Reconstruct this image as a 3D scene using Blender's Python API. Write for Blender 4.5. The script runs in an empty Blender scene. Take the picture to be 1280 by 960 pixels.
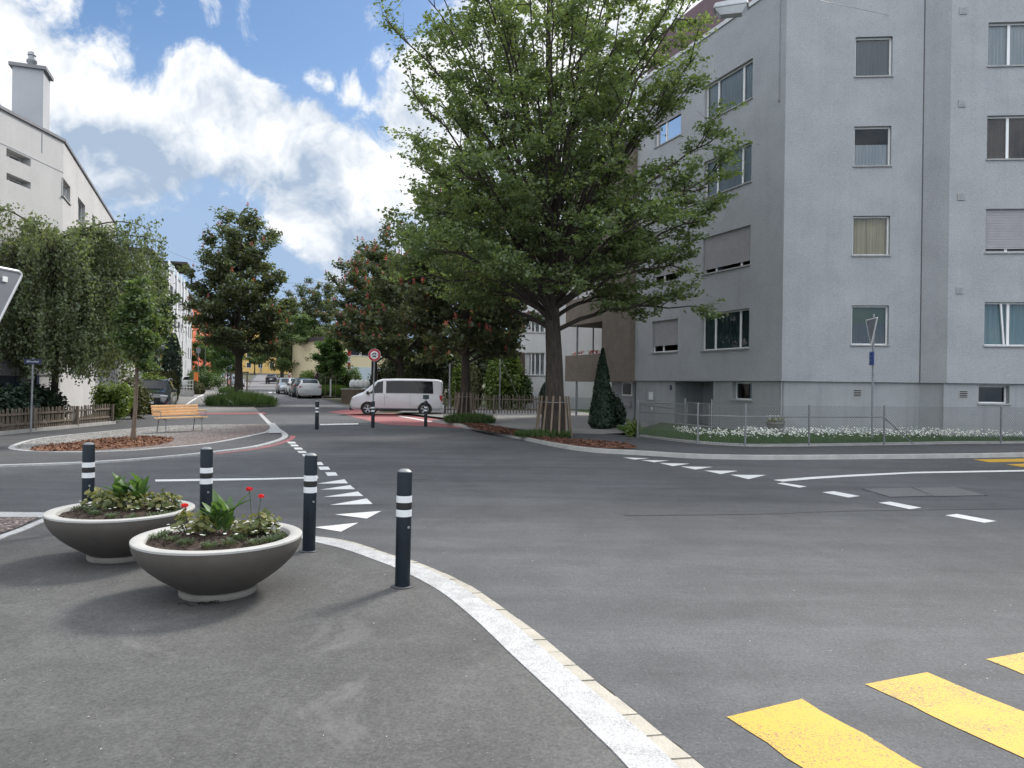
import bpy, bmesh, math, random
import numpy as np
from mathutils import Vector, Matrix

S = bpy.context.scene
COL = S.collection
PI = math.pi
RNG = np.random.default_rng(7)

# ------------------------------------------------------------------ camera model
F = 930.0
ROLL = math.radians(0.8)
CAMZ = 1.7
_c, _s = math.cos(ROLL), math.sin(ROLL)


def ray(px, py):
    u, v = px - 640.0, py - 480.5
    return (u * _c + v * _s) / F, -(-u * _s + v * _c) / F      # X/Y and Z/Y


_K = [(-50, 0), (40, 0), (48, .12), (56, .34), (75, .62), (100, .82), (126, 1.06), (160, 2.0), (200, 3.6), (260, 5.2), (400, 8), (900, 12)]


def terrain(y):
    for (a, za), (b, zb) in zip(_K, _K[1:]):
        if y <= b:
            t = max(0.0, (y - a) / (b - a))
            return za + (zb - za) * t
    return _K[-1][1]


def g(px, py, lift=0.0):
    """point of the ground seen at a photograph pixel"""
    a, b = ray(px, py)
    if b < -1e-4:
        d = (CAMZ - lift) / -b
        if d <= 40:
            return Vector((a * d, d, lift))
    d = 30.0
    while d < 400:
        if CAMZ + b * d <= terrain(d) + lift:
            break
        d += .1
    return Vector((a * d, d, terrain(d) + lift))


def at(px, py, d):
    a, b = ray(px, py)
    return Vector((a * d, d, CAMZ + b * d))


cam = bpy.data.cameras.new('camera')
co = bpy.data.objects.new('camera', cam)
COL.objects.link(co)
cam.sensor_width = 36
cam.lens = 36 * F / 1280
cam.clip_start = .05
cam.clip_end = 4000
co.matrix_world = Matrix(((_c, -_s, 0, 0), (0, 0, -1, 0), (_s, _c, 0, CAMZ), (0, 0, 0, 1)))
S.camera = co

# ------------------------------------------------------------------ mesh builder


class MB:
    def __init__(self, f=None):
        self.v, self.fc, self.mi, self.f = [], [], [], f

    def add(self, vs, fs, m=0):
        o = len(self.v)
        if self.f:
            vs = [self.f(*p) for p in vs]
        self.v += [tuple(p) for p in vs]
        self.fc += [tuple(i + o for i in q) for q in fs]
        self.mi += [m] * len(fs)
        return self

    def box(self, x0, x1, y0, y1, z0, z1, m=0):
        vs = [(x, y, z) for x in (x0, x1) for y in (y0, y1) for z in (z0, z1)]
        return self.add(vs, [(0, 1, 3, 2), (4, 6, 7, 5), (0, 4, 5, 1), (2, 3, 7, 6), (0, 2, 6, 4), (1, 5, 7, 3)], m)

    def bar(self, a, b, w, h, m=0, up=(0, 0, 1)):
        a, b = Vector(a), Vector(b)
        d = (b - a).normalized()
        s = d.cross(Vector(up))
        if s.length < 1e-4:
            s = Vector((1, 0, 0))
        s.normalize()
        u = s.cross(d)
        vs = [p + s * (w / 2 * i) + u * (h / 2 * j) for p in (a, b) for i, j in ((-1, -1), (1, -1), (1, 1), (-1, 1))]
        return self.add(vs, [(0, 1, 2, 3), (7, 6, 5, 4), (0, 4, 5, 1), (1, 5, 6, 2), (2, 6, 7, 3), (3, 7, 4, 0)], m)

    def tube(self, pts, rs, n=8, m=0, caps=True):
        pts = [Vector(p) for p in pts]
        if not hasattr(rs, '__len__'):
            rs = [rs] * len(pts)
        vs, fs = [], []
        ref = None
        for i, p in enumerate(pts):
            d = (pts[min(i + 1, len(pts) - 1)] - pts[max(i - 1, 0)])
            if d.length < 1e-7:
                d = Vector((0, 0, 1))
            d.normalize()
            if ref is None:
                ref = d.orthogonal().normalized()
            ref = (ref - d * ref.dot(d))
            if ref.length < 1e-5:
                ref = d.orthogonal()
            ref.normalize()
            w = d.cross(ref)
            for k in range(n):
                t = 2 * PI * k / n
                vs.append(p + (ref * math.cos(t) + w * math.sin(t)) * rs[i])
        for i in range(len(pts) - 1):
            for k in range(n):
                k2 = (k + 1) % n
                fs.append((i * n + k, i * n + k2, (i + 1) * n + k2, (i + 1) * n + k))
        if caps:
            fs.append(tuple(range(n - 1, -1, -1)))
            fs.append(tuple((len(pts) - 1) * n + k for k in range(n)))
        return self.add(vs, fs, m)

    def lathe(self, prof, n=32, c=(0, 0, 0), m=0, caps=(True, True)):
        vs, fs = [], []
        for r, z in prof:
            for k in range(n):
                t = 2 * PI * k / n
                vs.append((c[0] + r * math.cos(t), c[1] + r * math.sin(t), c[2] + z))
        L = len(prof)
        for i in range(L - 1):
            for k in range(n):
                k2 = (k + 1) % n
                fs.append((i * n + k, i * n + k2, (i + 1) * n + k2, (i + 1) * n + k))
        if caps[0]:
            fs.append(tuple(range(n - 1, -1, -1)))
        if caps[1]:
            fs.append(tuple((L - 1) * n + k for k in range(n)))
        return self.add(vs, fs, m)

    def prism(self, pts, z0, z1, m=0):
        n = len(pts)
        vs = [(p[0], p[1], z0) for p in pts] + [(p[0], p[1], z1) for p in pts]
        fs = [tuple(range(n - 1, -1, -1)), tuple(range(n, 2 * n))]
        fs += [(i, (i + 1) % n, n + (i + 1) % n, n + i) for i in range(n)]
        return self.add(vs, fs, m)

    def build(self, name, mats, parent=None, smooth=None, label=None, world=True):
        me = bpy.data.meshes.new(name)
        off = Vector((0, 0, 0))
        if parent is not None and world:
            off = parent.get('_base') or (0, 0, 0)
            off = Vector(off[:])
        me.from_pydata([tuple(Vector(p) - off) for p in self.v], [], self.fc)
        if not isinstance(mats, (list, tuple)):
            mats = [mats]
        for mm in mats:
            me.materials.append(mm)
        if len(mats) > 1:
            me.polygons.foreach_set('material_index', self.mi)
        bm = bmesh.new()
        bm.from_mesh(me)
        bmesh.ops.recalc_face_normals(bm, faces=bm.faces)
        bm.to_mesh(me)
        bm.free()
        if smooth is not None:
            me.polygons.foreach_set('use_smooth', [True] * len(me.polygons))
            me.set_sharp_from_angle(angle=math.radians(smooth))
        o = bpy.data.objects.new(name, me)
        COL.objects.link(o)
        if parent is not None:
            o.parent = parent
        if label:
            o['label'] = label
        return o


def thing(name, label, cat, loc=(0, 0, 0), rz=0.0, group=None):
    o = bpy.data.objects.new(name, None)
    o.empty_display_size = .2
    COL.objects.link(o)
    o.location = loc
    o.rotation_euler = (0, 0, rz)
    o['label'] = label
    o['category'] = cat
    if group:
        o['group'] = group
    o['_base'] = [float(q) for q in loc]
    return o


def tag(o, label, cat, group=None, kind=None):
    o['label'] = label
    o['category'] = cat
    if group:
        o['group'] = group
    if kind:
        o['kind'] = kind
    return o


def dup(root, loc, rz=0.0, label=None, scale=None):
    r = root.copy()
    COL.objects.link(r)
    r.location = loc
    r.rotation_euler = (0, 0, rz)
    if scale:
        r.scale = scale
    if label:
        r['label'] = label
    for ch in list(root.children):
        c = ch.copy()
        COL.objects.link(c)
        c.parent = r
        for gch in list(ch.children):
            d = gch.copy()
            COL.objects.link(d)
            d.parent = c
    return r


# ------------------------------------------------------------------ materials
_M = {}


class NT:
    def __init__(self, tree):
        self.t = tree

    def n(self, typ, **kw):
        nd = self.t.nodes.new(typ)
        for k, v in kw.items():
            if k.startswith('i_'):
                key = k[2:]
                nd.inputs[int(key) if key.isdigit() else key.replace('_', ' ')].default_value = v
            else:
                setattr(nd, k, v)
        return nd

    def l(self, a, b):
        self.t.links.new(a, b)


def new_mat(name):
    m = bpy.data.materials.new(name)
    m.use_nodes = True
    nt = NT(m.node_tree)
    b = m.node_tree.nodes['Principled BSDF']
    return m, nt, b


def c4(c):
    return (c[0], c[1], c[2], 1)


def mat(name, c, rough=.6, metal=0, var=.12, scale=3.0, fine=0.0, fscale=120, bump=0.0, bscale=60, c2=None, spec=.5, coat=0, stretch=None, drip=0.0):
    """procedural surface: two octaves of colour variation, optional speckle, bump and vertical run-off stains"""
    if name in _M:
        return _M[name]
    m, nt, b = new_mat(name)
    tc = nt.n('ShaderNodeTexCoord')
    vec = tc.outputs['Object']
    if stretch:
        mp = nt.n('ShaderNodeMapping')
        mp.inputs['Scale'].default_value = stretch
        nt.l(vec, mp.inputs[0])
        vec = mp.outputs[0]
    nz = nt.n('ShaderNodeTexNoise', i_Scale=scale, i_Detail=6.0, i_Roughness=.6)
    nt.l(vec, nz.inputs['Vector'])
    if c2 is None:
        ca = [min(1, q * (1 + var)) for q in c]
        cb = [q * (1 - var) for q in c]
    else:
        ca, cb = c, c2
    mr = nt.n('ShaderNodeMapRange', i_1=.3, i_2=.7)
    nt.l(nz.outputs[0], mr.inputs[0])
    mx = nt.n('ShaderNodeMix', data_type='RGBA')
    mx.inputs['A'].default_value = c4(cb)
    mx.inputs['B'].default_value = c4(ca)
    nt.l(mr.outputs[0], mx.inputs['Factor'])
    out = mx.outputs['Result']
    if fine:
        n2 = nt.n('ShaderNodeTexNoise', i_Scale=fscale, i_Detail=3.0, i_Roughness=.7)
        nt.l(tc.outputs['Object'], n2.inputs['Vector'])
        m2 = nt.n('ShaderNodeMapRange', i_1=.25, i_2=.75, i_3=1 - fine, i_4=1 + fine)
        nt.l(n2.outputs[0], m2.inputs[0])
        mu = nt.n('ShaderNodeVectorMath', operation='SCALE')
        nt.l(out, mu.inputs[0])
        nt.l(m2.outputs[0], mu.inputs['Scale'])
        out = mu.outputs[0]
    if drip:
        mp2 = nt.n('ShaderNodeMapping')
        mp2.inputs['Scale'].default_value = (2.2, 2.2, .09)
        nt.l(tc.outputs['Object'], mp2.inputs[0])
        n3 = nt.n('ShaderNodeTexNoise', i_Scale=1.6, i_Detail=5.0, i_Roughness=.65)
        nt.l(mp2.outputs[0], n3.inputs['Vector'])
        m3 = nt.n('ShaderNodeMapRange', i_1=.5, i_2=.78, i_3=1.0, i_4=1 - drip)
        nt.l(n3.outputs[0], m3.inputs[0])
        mu = nt.n('ShaderNodeVectorMath', operation='SCALE')
        nt.l(out, mu.inputs[0])
        nt.l(m3.outputs[0], mu.inputs['Scale'])
        out = mu.outputs[0]
    nt.l(out, b.inputs['Base Color'])
    b.inputs['Roughness'].default_value = rough
    b.inputs['Metallic'].default_value = metal
    b.inputs['Specular IOR Level'].default_value = spec
    if coat:
        b.inputs['Coat Weight'].default_value = coat
        b.inputs['Coat Roughness'].default_value = .08
    if bump:
        n4 = nt.n('ShaderNodeTexNoise', i_Scale=bscale, i_Detail=4.0)
        nt.l(tc.outputs['Object'], n4.inputs['Vector'])
        bp = nt.n('ShaderNodeBump', i_Strength=bump, i_Distance=.02)
        nt.l(n4.outputs[0], bp.inputs['Height'])
        nt.l(bp.outputs[0], b.inputs['Normal'])
    _M[name] = m
    return m


def asphalt(name, c, patch=.25, streak=.12, stain=0.0):
    m, nt, b = new_mat(name)
    tc = nt.n('ShaderNodeTexCoord')
    P = tc.outputs['Object']

    def noise(sc, det, ro, lo, hi, a, bb, vec=P, dist=0.0):
        n = nt.n('ShaderNodeTexNoise', i_Scale=sc, i_Detail=det, i_Roughness=ro, i_Distortion=dist)
        nt.l(vec, n.inputs['Vector'])
        r = nt.n('ShaderNodeMapRange', i_1=lo, i_2=hi, i_3=a, i_4=bb)
        nt.l(n.outputs[0], r.inputs[0])
        return r.outputs[0]
    facs = [noise(.22, 5, .6, .3, .7, 1 - patch, 1 + patch),
            noise(1.7, 6, .7, .3, .7, 1 - patch * .6, 1 + patch * .6, dist=.6),
            noise(14, 4, .7, .3, .7, .9, 1.1),
            noise(48, 5, .85, .36, .64, .66, 1.34)]
    mp = nt.n('ShaderNodeMapping')
    mp.inputs['Rotation'].default_value = (0, 0, math.radians(-25))
    mp.inputs['Scale'].default_value = (.12, 1.1, 1)
    nt.l(P, mp.inputs[0])
    facs.append(noise(1.5, 5, .65, .35, .65, 1 - streak, 1 + streak, vec=mp.outputs[0], dist=.4))
    cur = None
    for fct in facs:
        if cur is None:
            cur = fct
        else:
            mm = nt.n('ShaderNodeMath', operation='MULTIPLY')
            nt.l(cur, mm.inputs[0])
            nt.l(fct, mm.inputs[1])
            cur = mm.outputs[0]
    rgb = nt.n('ShaderNodeRGB')
    rgb.outputs[0].default_value = c4(c)
    mu = nt.n('ShaderNodeVectorMath', operation='SCALE')
    nt.l(rgb.outputs[0], mu.inputs[0])
    nt.l(cur, mu.inputs['Scale'])
    out = mu.outputs[0]
    # pale grit flecks
    vo = nt.n('ShaderNodeTexVoronoi', i_Scale=34.0)
    nt.l(P, vo.inputs['Vector'])
    lt = nt.n('ShaderNodeMath', operation='LESS_THAN')
    lt.inputs[1].default_value = .13
    nt.l(vo.outputs['Distance'], lt.inputs[0])
    sepc = nt.n('ShaderNodeSeparateColor')
    nt.l(vo.outputs['Color'], sepc.inputs[0])
    gt = nt.n('ShaderNodeMath', operation='GREATER_THAN')
    gt.inputs[1].default_value = .8
    nt.l(sepc.outputs[0], gt.inputs[0])
    an = nt.n('ShaderNodeMath', operation='MULTIPLY')
    nt.l(lt.outputs[0], an.inputs[0])
    nt.l(gt.outputs[0], an.inputs[1])
    mx = nt.n('ShaderNodeMix', data_type='RGBA')
    nt.l(an.outputs[0], mx.inputs['Factor'])
    nt.l(out, mx.inputs['A'])
    mx.inputs['B'].default_value = (.19, .185, .175, 1)
    out = mx.outputs['Result']
    if stain:
        st = noise(.8, 8, .74, .56, .72, 0, stain, dist=1.4)
        mx2 = nt.n('ShaderNodeMix', data_type='RGBA')
        nt.l(st, mx2.inputs['Factor'])
        nt.l(out, mx2.inputs['A'])
        mx2.inputs['B'].default_value = (.17, .168, .163, 1)
        out = mx2.outputs['Result']
    nt.l(out, b.inputs['Base Color'])
    b.inputs['Roughness'].default_value = .82
    b.inputs['Specular IOR Level'].default_value = .35
    n4 = nt.n('ShaderNodeTexNoise', i_Scale=170.0, i_Detail=2.0)
    nt.l(P, n4.inputs['Vector'])
    bp = nt.n('ShaderNodeBump', i_Strength=.5, i_Distance=.006)
    nt.l(n4.outputs[0], bp.inputs['Height'])
    nt.l(bp.outputs[0], b.inputs['Normal'])
    return m


def paint_mat(name, c, wear=.35, under=(.06, .06, .06)):
    m, nt, b = new_mat(name)
    tc = nt.n('ShaderNodeTexCoord')
    P = tc.outputs['Object']
    n1 = nt.n('ShaderNodeTexNoise', i_Scale=95.0, i_Detail=3.0, i_Roughness=.8)
    nt.l(P, n1.inputs['Vector'])
    n2 = nt.n('ShaderNodeTexNoise', i_Scale=3.0, i_Detail=4.0)
    nt.l(P, n2.inputs['Vector'])
    ad = nt.n('ShaderNodeMath', operation='MULTIPLY_ADD')
    ad.inputs[1].default_value = .3
    nt.l(n2.outputs[0], ad.inputs[0])
    nt.l(n1.outputs[0], ad.inputs[2])
    mr = nt.n('ShaderNodeMapRange', i_1=.8 - wear * .24, i_2=.85 - wear * .2, i_3=0.0, i_4=.9)
    nt.l(ad.outputs[0], mr.inputs[0])
    mx = nt.n('ShaderNodeMix', data_type='RGBA')
    mx.inputs['A'].default_value = c4(c)
    mx.inputs['B'].default_value = c4(under)
    nt.l(mr.outputs[0], mx.inputs['Factor'])
    nt.l(mx.outputs['Result'], b.inputs['Base Color'])
    b.inputs['Roughness'].default_value = .65
    bp = nt.n('ShaderNodeBump', i_Strength=.35, i_Distance=.004)
    nt.l(n1.outputs[0], bp.inputs['Height'])
    nt.l(bp.outputs[0], b.inputs['Normal'])
    return m


def leaf_mat(name, c1, c2, trans=.35, rough=.5):
    """leaf: colour varies leaf by leaf, light passes through"""
    m = bpy.data.materials.new(name)
    m.use_nodes = True
    m.node_tree.nodes.clear()
    nt = NT(m.node_tree)
    ge = nt.n('ShaderNodeNewGeometry')
    mx = nt.n('ShaderNodeMix', data_type='RGBA')
    mx.inputs['A'].default_value = c4(c1)
    mx.inputs['B'].default_value = c4(c2)
    nt.l(ge.outputs['Random Per Island'], mx.inputs['Factor'])
    col = mx.outputs['Result']
    d = nt.n('ShaderNodeBsdfDiffuse')
    t = nt.n('ShaderNodeBsdfTranslucent')
    gl = nt.n('ShaderNodeBsdfGlossy', i_Roughness=rough)
    gl.inputs['Color'].default_value = (.5, .55, .5, 1)
    nt.l(col, d.inputs['Color'])
    sc = nt.n('ShaderNodeMix', data_type='RGBA', blend_type='MULTIPLY')
    sc.inputs['Factor'].default_value = 1
    nt.l(col, sc.inputs['A'])
    sc.inputs['B'].default_value = (1.55, 1.6, .8, 1)
    nt.l(sc.outputs['Result'], t.inputs['Color'])
    m1 = nt.n('ShaderNodeMixShader', i_0=trans)
    nt.l(d.outputs[0], m1.inputs[1])
    nt.l(t.outputs[0], m1.inputs[2])
    m2 = nt.n('ShaderNodeMixShader', i_0=.06)
    nt.l(m1.outputs[0], m2.inputs[1])
    nt.l(gl.outputs[0], m2.inputs[2])
    o = nt.n('ShaderNodeOutputMaterial')
    nt.l(m2.outputs[0], o.inputs[0])
    return m


def glass_mat(name, tint=(.8, .85, .87), refl=1.0, dark=0.0):
    m = bpy.data.materials.new(name)
    m.use_nodes = True
    m.node_tree.nodes.clear()
    nt = NT(m.node_tree)
    tr = nt.n('ShaderNodeBsdfTransparent')
    tr.inputs['Color'].default_value = c4(tint)
    gl = nt.n('ShaderNodeBsdfGlossy', i_Roughness=.015)
    gl.inputs['Color'].default_value = (refl, refl, refl, 1)
    fr = nt.n('ShaderNodeFresnel', i_IOR=1.5)
    mx = nt.n('ShaderNodeMixShader')
    nt.l(fr.outputs[0], mx.inputs[0])
    nt.l(tr.outputs[0], mx.inputs[1])
    nt.l(gl.outputs[0], mx.inputs[2])
    o = nt.n('ShaderNodeOutputMaterial')
    nt.l(mx.outputs[0], o.inputs[0])
    return m

# ------------------------------------------------------------------ palette
A_ROAD = asphalt('asphalt_road', (.08, .082, .086), .24, .15, stain=.16)
A_PAVE = asphalt('asphalt_pavement', (.084, .083, .081), .28, .06, stain=.6)
A_PAVE2 = asphalt('asphalt_pavement_dark', (.07, .071, .075), .18, .08)
A_LIGHT = asphalt('asphalt_light', (.2, .195, .187), .12, .05)
A_STREET = asphalt('asphalt_street', (.16, .16, .162), .15, .1)
GRANITE = mat('granite', (.46, .46, .46), .7, c2=(.31, .31, .31), scale=9, fine=.55, fscale=110, bump=.3)
PAVER = mat('paver_stone', (.42, .39, .33), .75, c2=(.31, .29, .245), scale=5, fine=.25, fscale=150, bump=.4)
KERB = mat('kerb_stone', (.46, .45, .43), .75, c2=(.33, .325, .31), scale=4, fine=.2, fscale=80, bump=.3)
WHITE_P = paint_mat('road_paint_white', (.66, .66, .65), .22)
YELLOW_P = paint_mat('road_paint_yellow', (.53, .3, .006), .42)
RED_P = paint_mat('road_paint_red', (.4, .1, .1), .7, (.12, .1, .1))
MULCH = mat('bark_mulch', (.24, .11, .06), .95, c2=(.1, .055, .035), scale=14, fine=.5, fscale=60, bump=.9, bscale=40)
MULCH2 = mat('red_bark_mulch', (.17, .07, .04), .95, c2=(.08, .04, .028), scale=10, fine=.5, fscale=50, bump=.9, bscale=40)
SOIL = mat('soil', (.075, .05, .035), .95, c2=(.03, .02, .015), scale=22, fine=.5, fscale=90, bump=1.0, bscale=50)
GRASSB = mat('turf', (.06, .1, .025), .95, c2=(.035, .06, .018), scale=3, fine=.4, fscale=60, bump=.6)
GARDEN = mat('garden_earth', (.05, .065, .025), .95, c2=(.06, .045, .03), scale=1.5, fine=.4, fscale=40, bump=.6)


def gravel_mat():
    m, nt, b = new_mat('gravel')
    tc = nt.n('ShaderNodeTexCoord')
    P = tc.outputs['Object']
    vo = nt.n('ShaderNodeTexVoronoi', i_Scale=26.0)
    nt.l(P, vo.inputs['Vector'])
    sc = nt.n('ShaderNodeSeparateColor')
    nt.l(vo.outputs['Color'], sc.inputs[0])
    ra = nt.n('ShaderNodeMapRange', i_3=.1, i_4=.62)
    nt.l(sc.outputs[0], ra.inputs[0])
    gap = nt.n('ShaderNodeMapRange', i_1=.25, i_2=.7, i_3=1.0, i_4=.35)
    nt.l(vo.outputs['Distance'], gap.inputs[0])
    mu = nt.n('ShaderNodeMath', operation='MULTIPLY')
    nt.l(ra.outputs[0], mu.inputs[0])
    nt.l(gap.outputs[0], mu.inputs[1])
    # reddish porphyry chippings at one end, grey limestone at the other
    sx = nt.n('ShaderNodeSeparateXYZ')
    nt.l(P, sx.inputs[0])
    nz = nt.n('ShaderNodeTexNoise', i_Scale=.9, i_Detail=4.0)
    nt.l(P, nz.inputs['Vector'])
    ad = nt.n('ShaderNodeMath', operation='MULTIPLY_ADD')
    ad.inputs[1].default_value = 3.0
    nt.l(nz.outputs[0], ad.inputs[0])
    nt.l(sx.outputs['X'], ad.inputs[2])
    rr = nt.n('ShaderNodeMapRange', i_1=-9.6, i_2=-7.2)
    nt.l(ad.outputs[0], rr.inputs[0])
    mx = nt.n('ShaderNodeMix', data_type='RGBA')
    mx.inputs['A'].default_value = (1, .97, .93, 1)
    mx.inputs['B'].default_value = (.72, .57, .53, 1)
    nt.l(rr.outputs[0], mx.inputs['Factor'])
    ml = nt.n('ShaderNodeVectorMath', operation='SCALE')
    nt.l(mx.outputs['Result'], ml.inputs[0])
    nt.l(mu.outputs[0], ml.inputs['Scale'])
    nt.l(ml.outputs[0], b.inputs['Base Color'])
    b.inputs['Roughness'].default_value = .9
    bp = nt.n('ShaderNodeBump', i_Strength=1.0, i_Distance=.03)
    bp.invert = True
    nt.l(vo.outputs['Distance'], bp.inputs['Height'])
    nt.l(bp.outputs[0], b.inputs['Normal'])
    return m


GRAVEL = gravel_mat()
DKMETAL = mat('bollard_paint', (.007, .012, .018), .42, var=.25, scale=4, spec=.3)
STEEL = mat('galvanised_steel', (.25, .26, .265), .5, .5, var=.15, scale=8, fine=.1)
STEEL_D = mat('dull_steel', (.27, .28, .29), .5, .4, var=.2, scale=8, fine=.1)
WBAND = mat('reflective_white', (.74, .75, .76), .35, var=.06)
BBAND = mat('black_band', (.015, .014, .013), .5)
BLACK = mat('black_plastic', (.018, .018, .019), .5)
RUBBER = mat('tyre_rubber', (.02, .02, .02), .8, fine=.2)
ALLOY = mat('alloy_rim', (.5, .51, .52), .3, .8, var=.08)
CONC = mat('planter_concrete', (.115, .102, .09), .8, c2=(.085, .076, .067), scale=2.2, fine=.12, fscale=140, bump=.12, bscale=120, drip=.25)
CONC_L = mat('concrete_rim', (.42, .412, .39), .75, c2=(.33, .325, .31), scale=4, fine=.1, fscale=140, bump=.1)
CONC_B = mat('concrete_base', (.24, .225, .2), .8, c2=(.16, .15, .135), scale=4, fine=.15, bump=.2)
WOODF = mat('fence_wood', (.22, .175, .135), .85, c2=(.11, .09, .07), scale=2.5, stretch=(6, 6, .7), fine=.25, fscale=30)
WOODB = mat('bench_wood', (.85, .58, .34), .5, c2=(.72, .46, .25), scale=4, stretch=(1, 6, 6))
WOODG = mat('stake_wood', (.25, .19, .14), .85, c2=(.13, .1, .075), scale=3, stretch=(5, 5, .8))
BARK = mat('bark', (.07, .056, .043), .95, c2=(.028, .023, .019), scale=5, stretch=(3, 3, .6), fine=.35, fscale=40, bump=1.0, bscale=16)
BARK2 = mat('young_bark', (.2, .15, .11), .9, c2=(.11, .085, .065), scale=4, fine=.2, bump=.5)
W_GREY = mat('grey_render', (.392, .401, .413), .9, c2=(.33, .338, .35), scale=.8, fine=.2, fscale=30, bump=.8, bscale=40, drip=.075)
W_PLINTH = mat('plinth_render', (.36, .37, .38), .9, c2=(.29, .30, .305), scale=.8, fine=.12, fscale=40, bump=.4, bscale=40, drip=.22)
W_BROWN = mat('pebble_concrete', (.20, .165, .135), .95, c2=(.15, .125, .1), scale=1.5, fine=.5, fscale=25, bump=1.0, bscale=25)
W_WHITE = mat('white_render', (.66, .66, .67), .9, c2=(.57, .57, .58), scale=.7, fine=.07, fscale=30, bump=.3, drip=.12)
W_WHITE2 = mat('left_render', (.52, .515, .51), .9, c2=(.44, .435, .43), scale=.6, fine=.1, fscale=25, bump=.5, bscale=30, drip=.06)
W_LGREY = mat('light_grey_render', (.42, .43, .45), .9, var=.08, scale=.6, drip=.1)
W_ORANGE = mat('orange_render', (.62, .13, .06), .9, var=.1, scale=.5)
W_YELLOW = mat('yellow_render', (.68, .45, .16), .9, var=.08, scale=.4)
W_CREAM = mat('cream_render', (.7, .6, .4), .9, var=.06, scale=.4)
W_BLUEW = mat('bluish_render', (.5, .58, .64), .9, var=.06, scale=.4)
MAROON = mat('maroon_panel', (.1, .02, .04), .6)
ROOFD = mat('dark_roof', (.06, .05, .05), .8, c2=(.035, .03, .03), scale=2, bump=.4)
ROOFR = mat('mansard_cladding', (.13, .075, .085), .7, c2=(.09, .055, .06), scale=1.5, stretch=(4, 4, .4))
ALU_W = mat('white_window_frame', (.78, .78, .77), .4, var=.04)
SILL = mat('window_sill', (.33, .33, .325), .7, var=.15, scale=5)
SHUT = mat('roller_shutter', (.36, .35, .36), .6, var=.07)
SHUT_B = mat('brown_shutter', (.07, .045, .04), .7)
C_WHITE = mat('white_curtain', (.8, .8, .8), .9, c2=(.62, .63, .65), scale=2, stretch=(9, 9, .3))
C_BEIGE = mat('striped_curtain', (.5, .42, .27), .9, c2=(.22, .17, .1), scale=2.2, stretch=(9, 9, .12))
C_TEAL = mat('teal_curtain', (.2, .3, .32), .9, c2=(.12, .19, .2), scale=2, stretch=(9, 9, .2))
C_BLUE = mat('bluegrey_curtain_and_reflection', (.22, .27, .32), .9, c2=(.12, .15, .18), scale=2, stretch=(9, 9, .2))
C_GREEN = mat('green_blind', (.13, .2, .15), .8, var=.05)
C_BROWN = mat('brown_curtain', (.22, .15, .11), .9, c2=(.12, .1, .09), scale=2, stretch=(8, 8, .5))
GLASS = glass_mat('window_glass')
GLASS_D = mat('car_glass', (.01, .012, .015), .06, var=.1, spec=.35)
DARKIN = mat('dark_interior', (.02, .02, .022), .9)
DOORB = mat('dark_door', (.03, .02, .02), .5)
BLUE_P = mat('blue_sign', (.012, .05, .26), .4, var=.1)
BLUE_D = mat('dark_blue_sign', (.02, .03, .07), .45, var=.1)
RED_S = mat('red_sign', (.42, .02, .03), .4, var=.06)
GREY_S = mat('sign_back_grey', (.2, .21, .23), .5, .3, var=.1, scale=3)
WHITE_S = mat('sign_white', (.72, .72, .72), .4, var=.04)
PLASTIC_W = mat('white_plastic', (.7, .71, .7), .5, var=.08)
ORANGE_P = mat('orange_plastic', (.75, .2, .04), .5)
CARW = mat('white_car_paint', (.62, .63, .64), .28, var=.02, coat=.6)
CARK = mat('black_car_paint', (.014, .017, .022), .22, var=.1, coat=.8)
CARG = mat('dark_green_car_paint', (.05, .075, .075), .25, var=.1, coat=.7)
CARS = mat('silver_car_paint', (.38, .4, .41), .28, .4, var=.05, coat=.6)
LAMPG = mat('headlight_glass', (.6, .62, .65), .12, .3, var=.1, coat=.5)
TAILR = mat('tail_light_red', (.35, .01, .015), .2, var=.1, coat=.5)
FL_RED = leaf_mat('red_petals', (.75, .02, .02), (.6, .01, .03), .3)
FL_WHITE = leaf_mat('white_petals', (.8, .8, .78), (.68, .7, .66), .25)

L_BIG = leaf_mat('hornbeam_leaf', (.1, .14, .068), (.195, .245, .115), .48)
L_CHEST = leaf_mat('chestnut_leaf', (.06, .08, .046), (.12, .14, .075), .4)
L_BIRCH = leaf_mat('birch_leaf', (.1, .13, .07), (.17, .205, .11), .42)
L_YOUNG = leaf_mat('young_tree_leaf', (.055, .11, .035), (.1, .17, .05), .4)
L_MID = leaf_mat('street_tree_leaf', (.075, .115, .05), (.13, .18, .075), .42)
L_LIGHT = leaf_mat('light_shrub_leaf', (.085, .14, .028), (.17, .22, .045), .4)
L_DARK = leaf_mat('conifer_needles', (.014, .028, .018), (.032, .055, .032), .15)
L_HEDGE = leaf_mat('hedge_leaf', (.035, .07, .018), (.075, .12, .03), .25)
L_HEDGE2 = leaf_mat('olive_hedge_leaf', (.055, .06, .02), (.1, .095, .035), .25)
L_GRASS = leaf_mat('grass_blade', (.035, .07, .017), (.08, .13, .035), .35)
L_GRASSD = leaf_mat('daisy_lawn_blade', (.04, .095, .015), (.075, .155, .03), .35)
L_CANNA = leaf_mat('canna_leaf', (.06, .115, .04), (.105, .175, .06), .4, .45)
L_GERAN = leaf_mat('geranium_leaf', (.08, .11, .03), (.22, .2, .075), .4)
L_HERB = leaf_mat('herb_leaf', (.06, .09, .045), (.12, .15, .085), .3)
L_BLOSSOM = leaf_mat('chestnut_blossom', (.5, .13, .13), (.32, .09, .09), .38)

# ------------------------------------------------------------------ sky and sun
SUN_AZ, SUN_EL = math.radians(32), math.radians(42)     # azimuth clockwise from the view direction (+Y)


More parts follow.
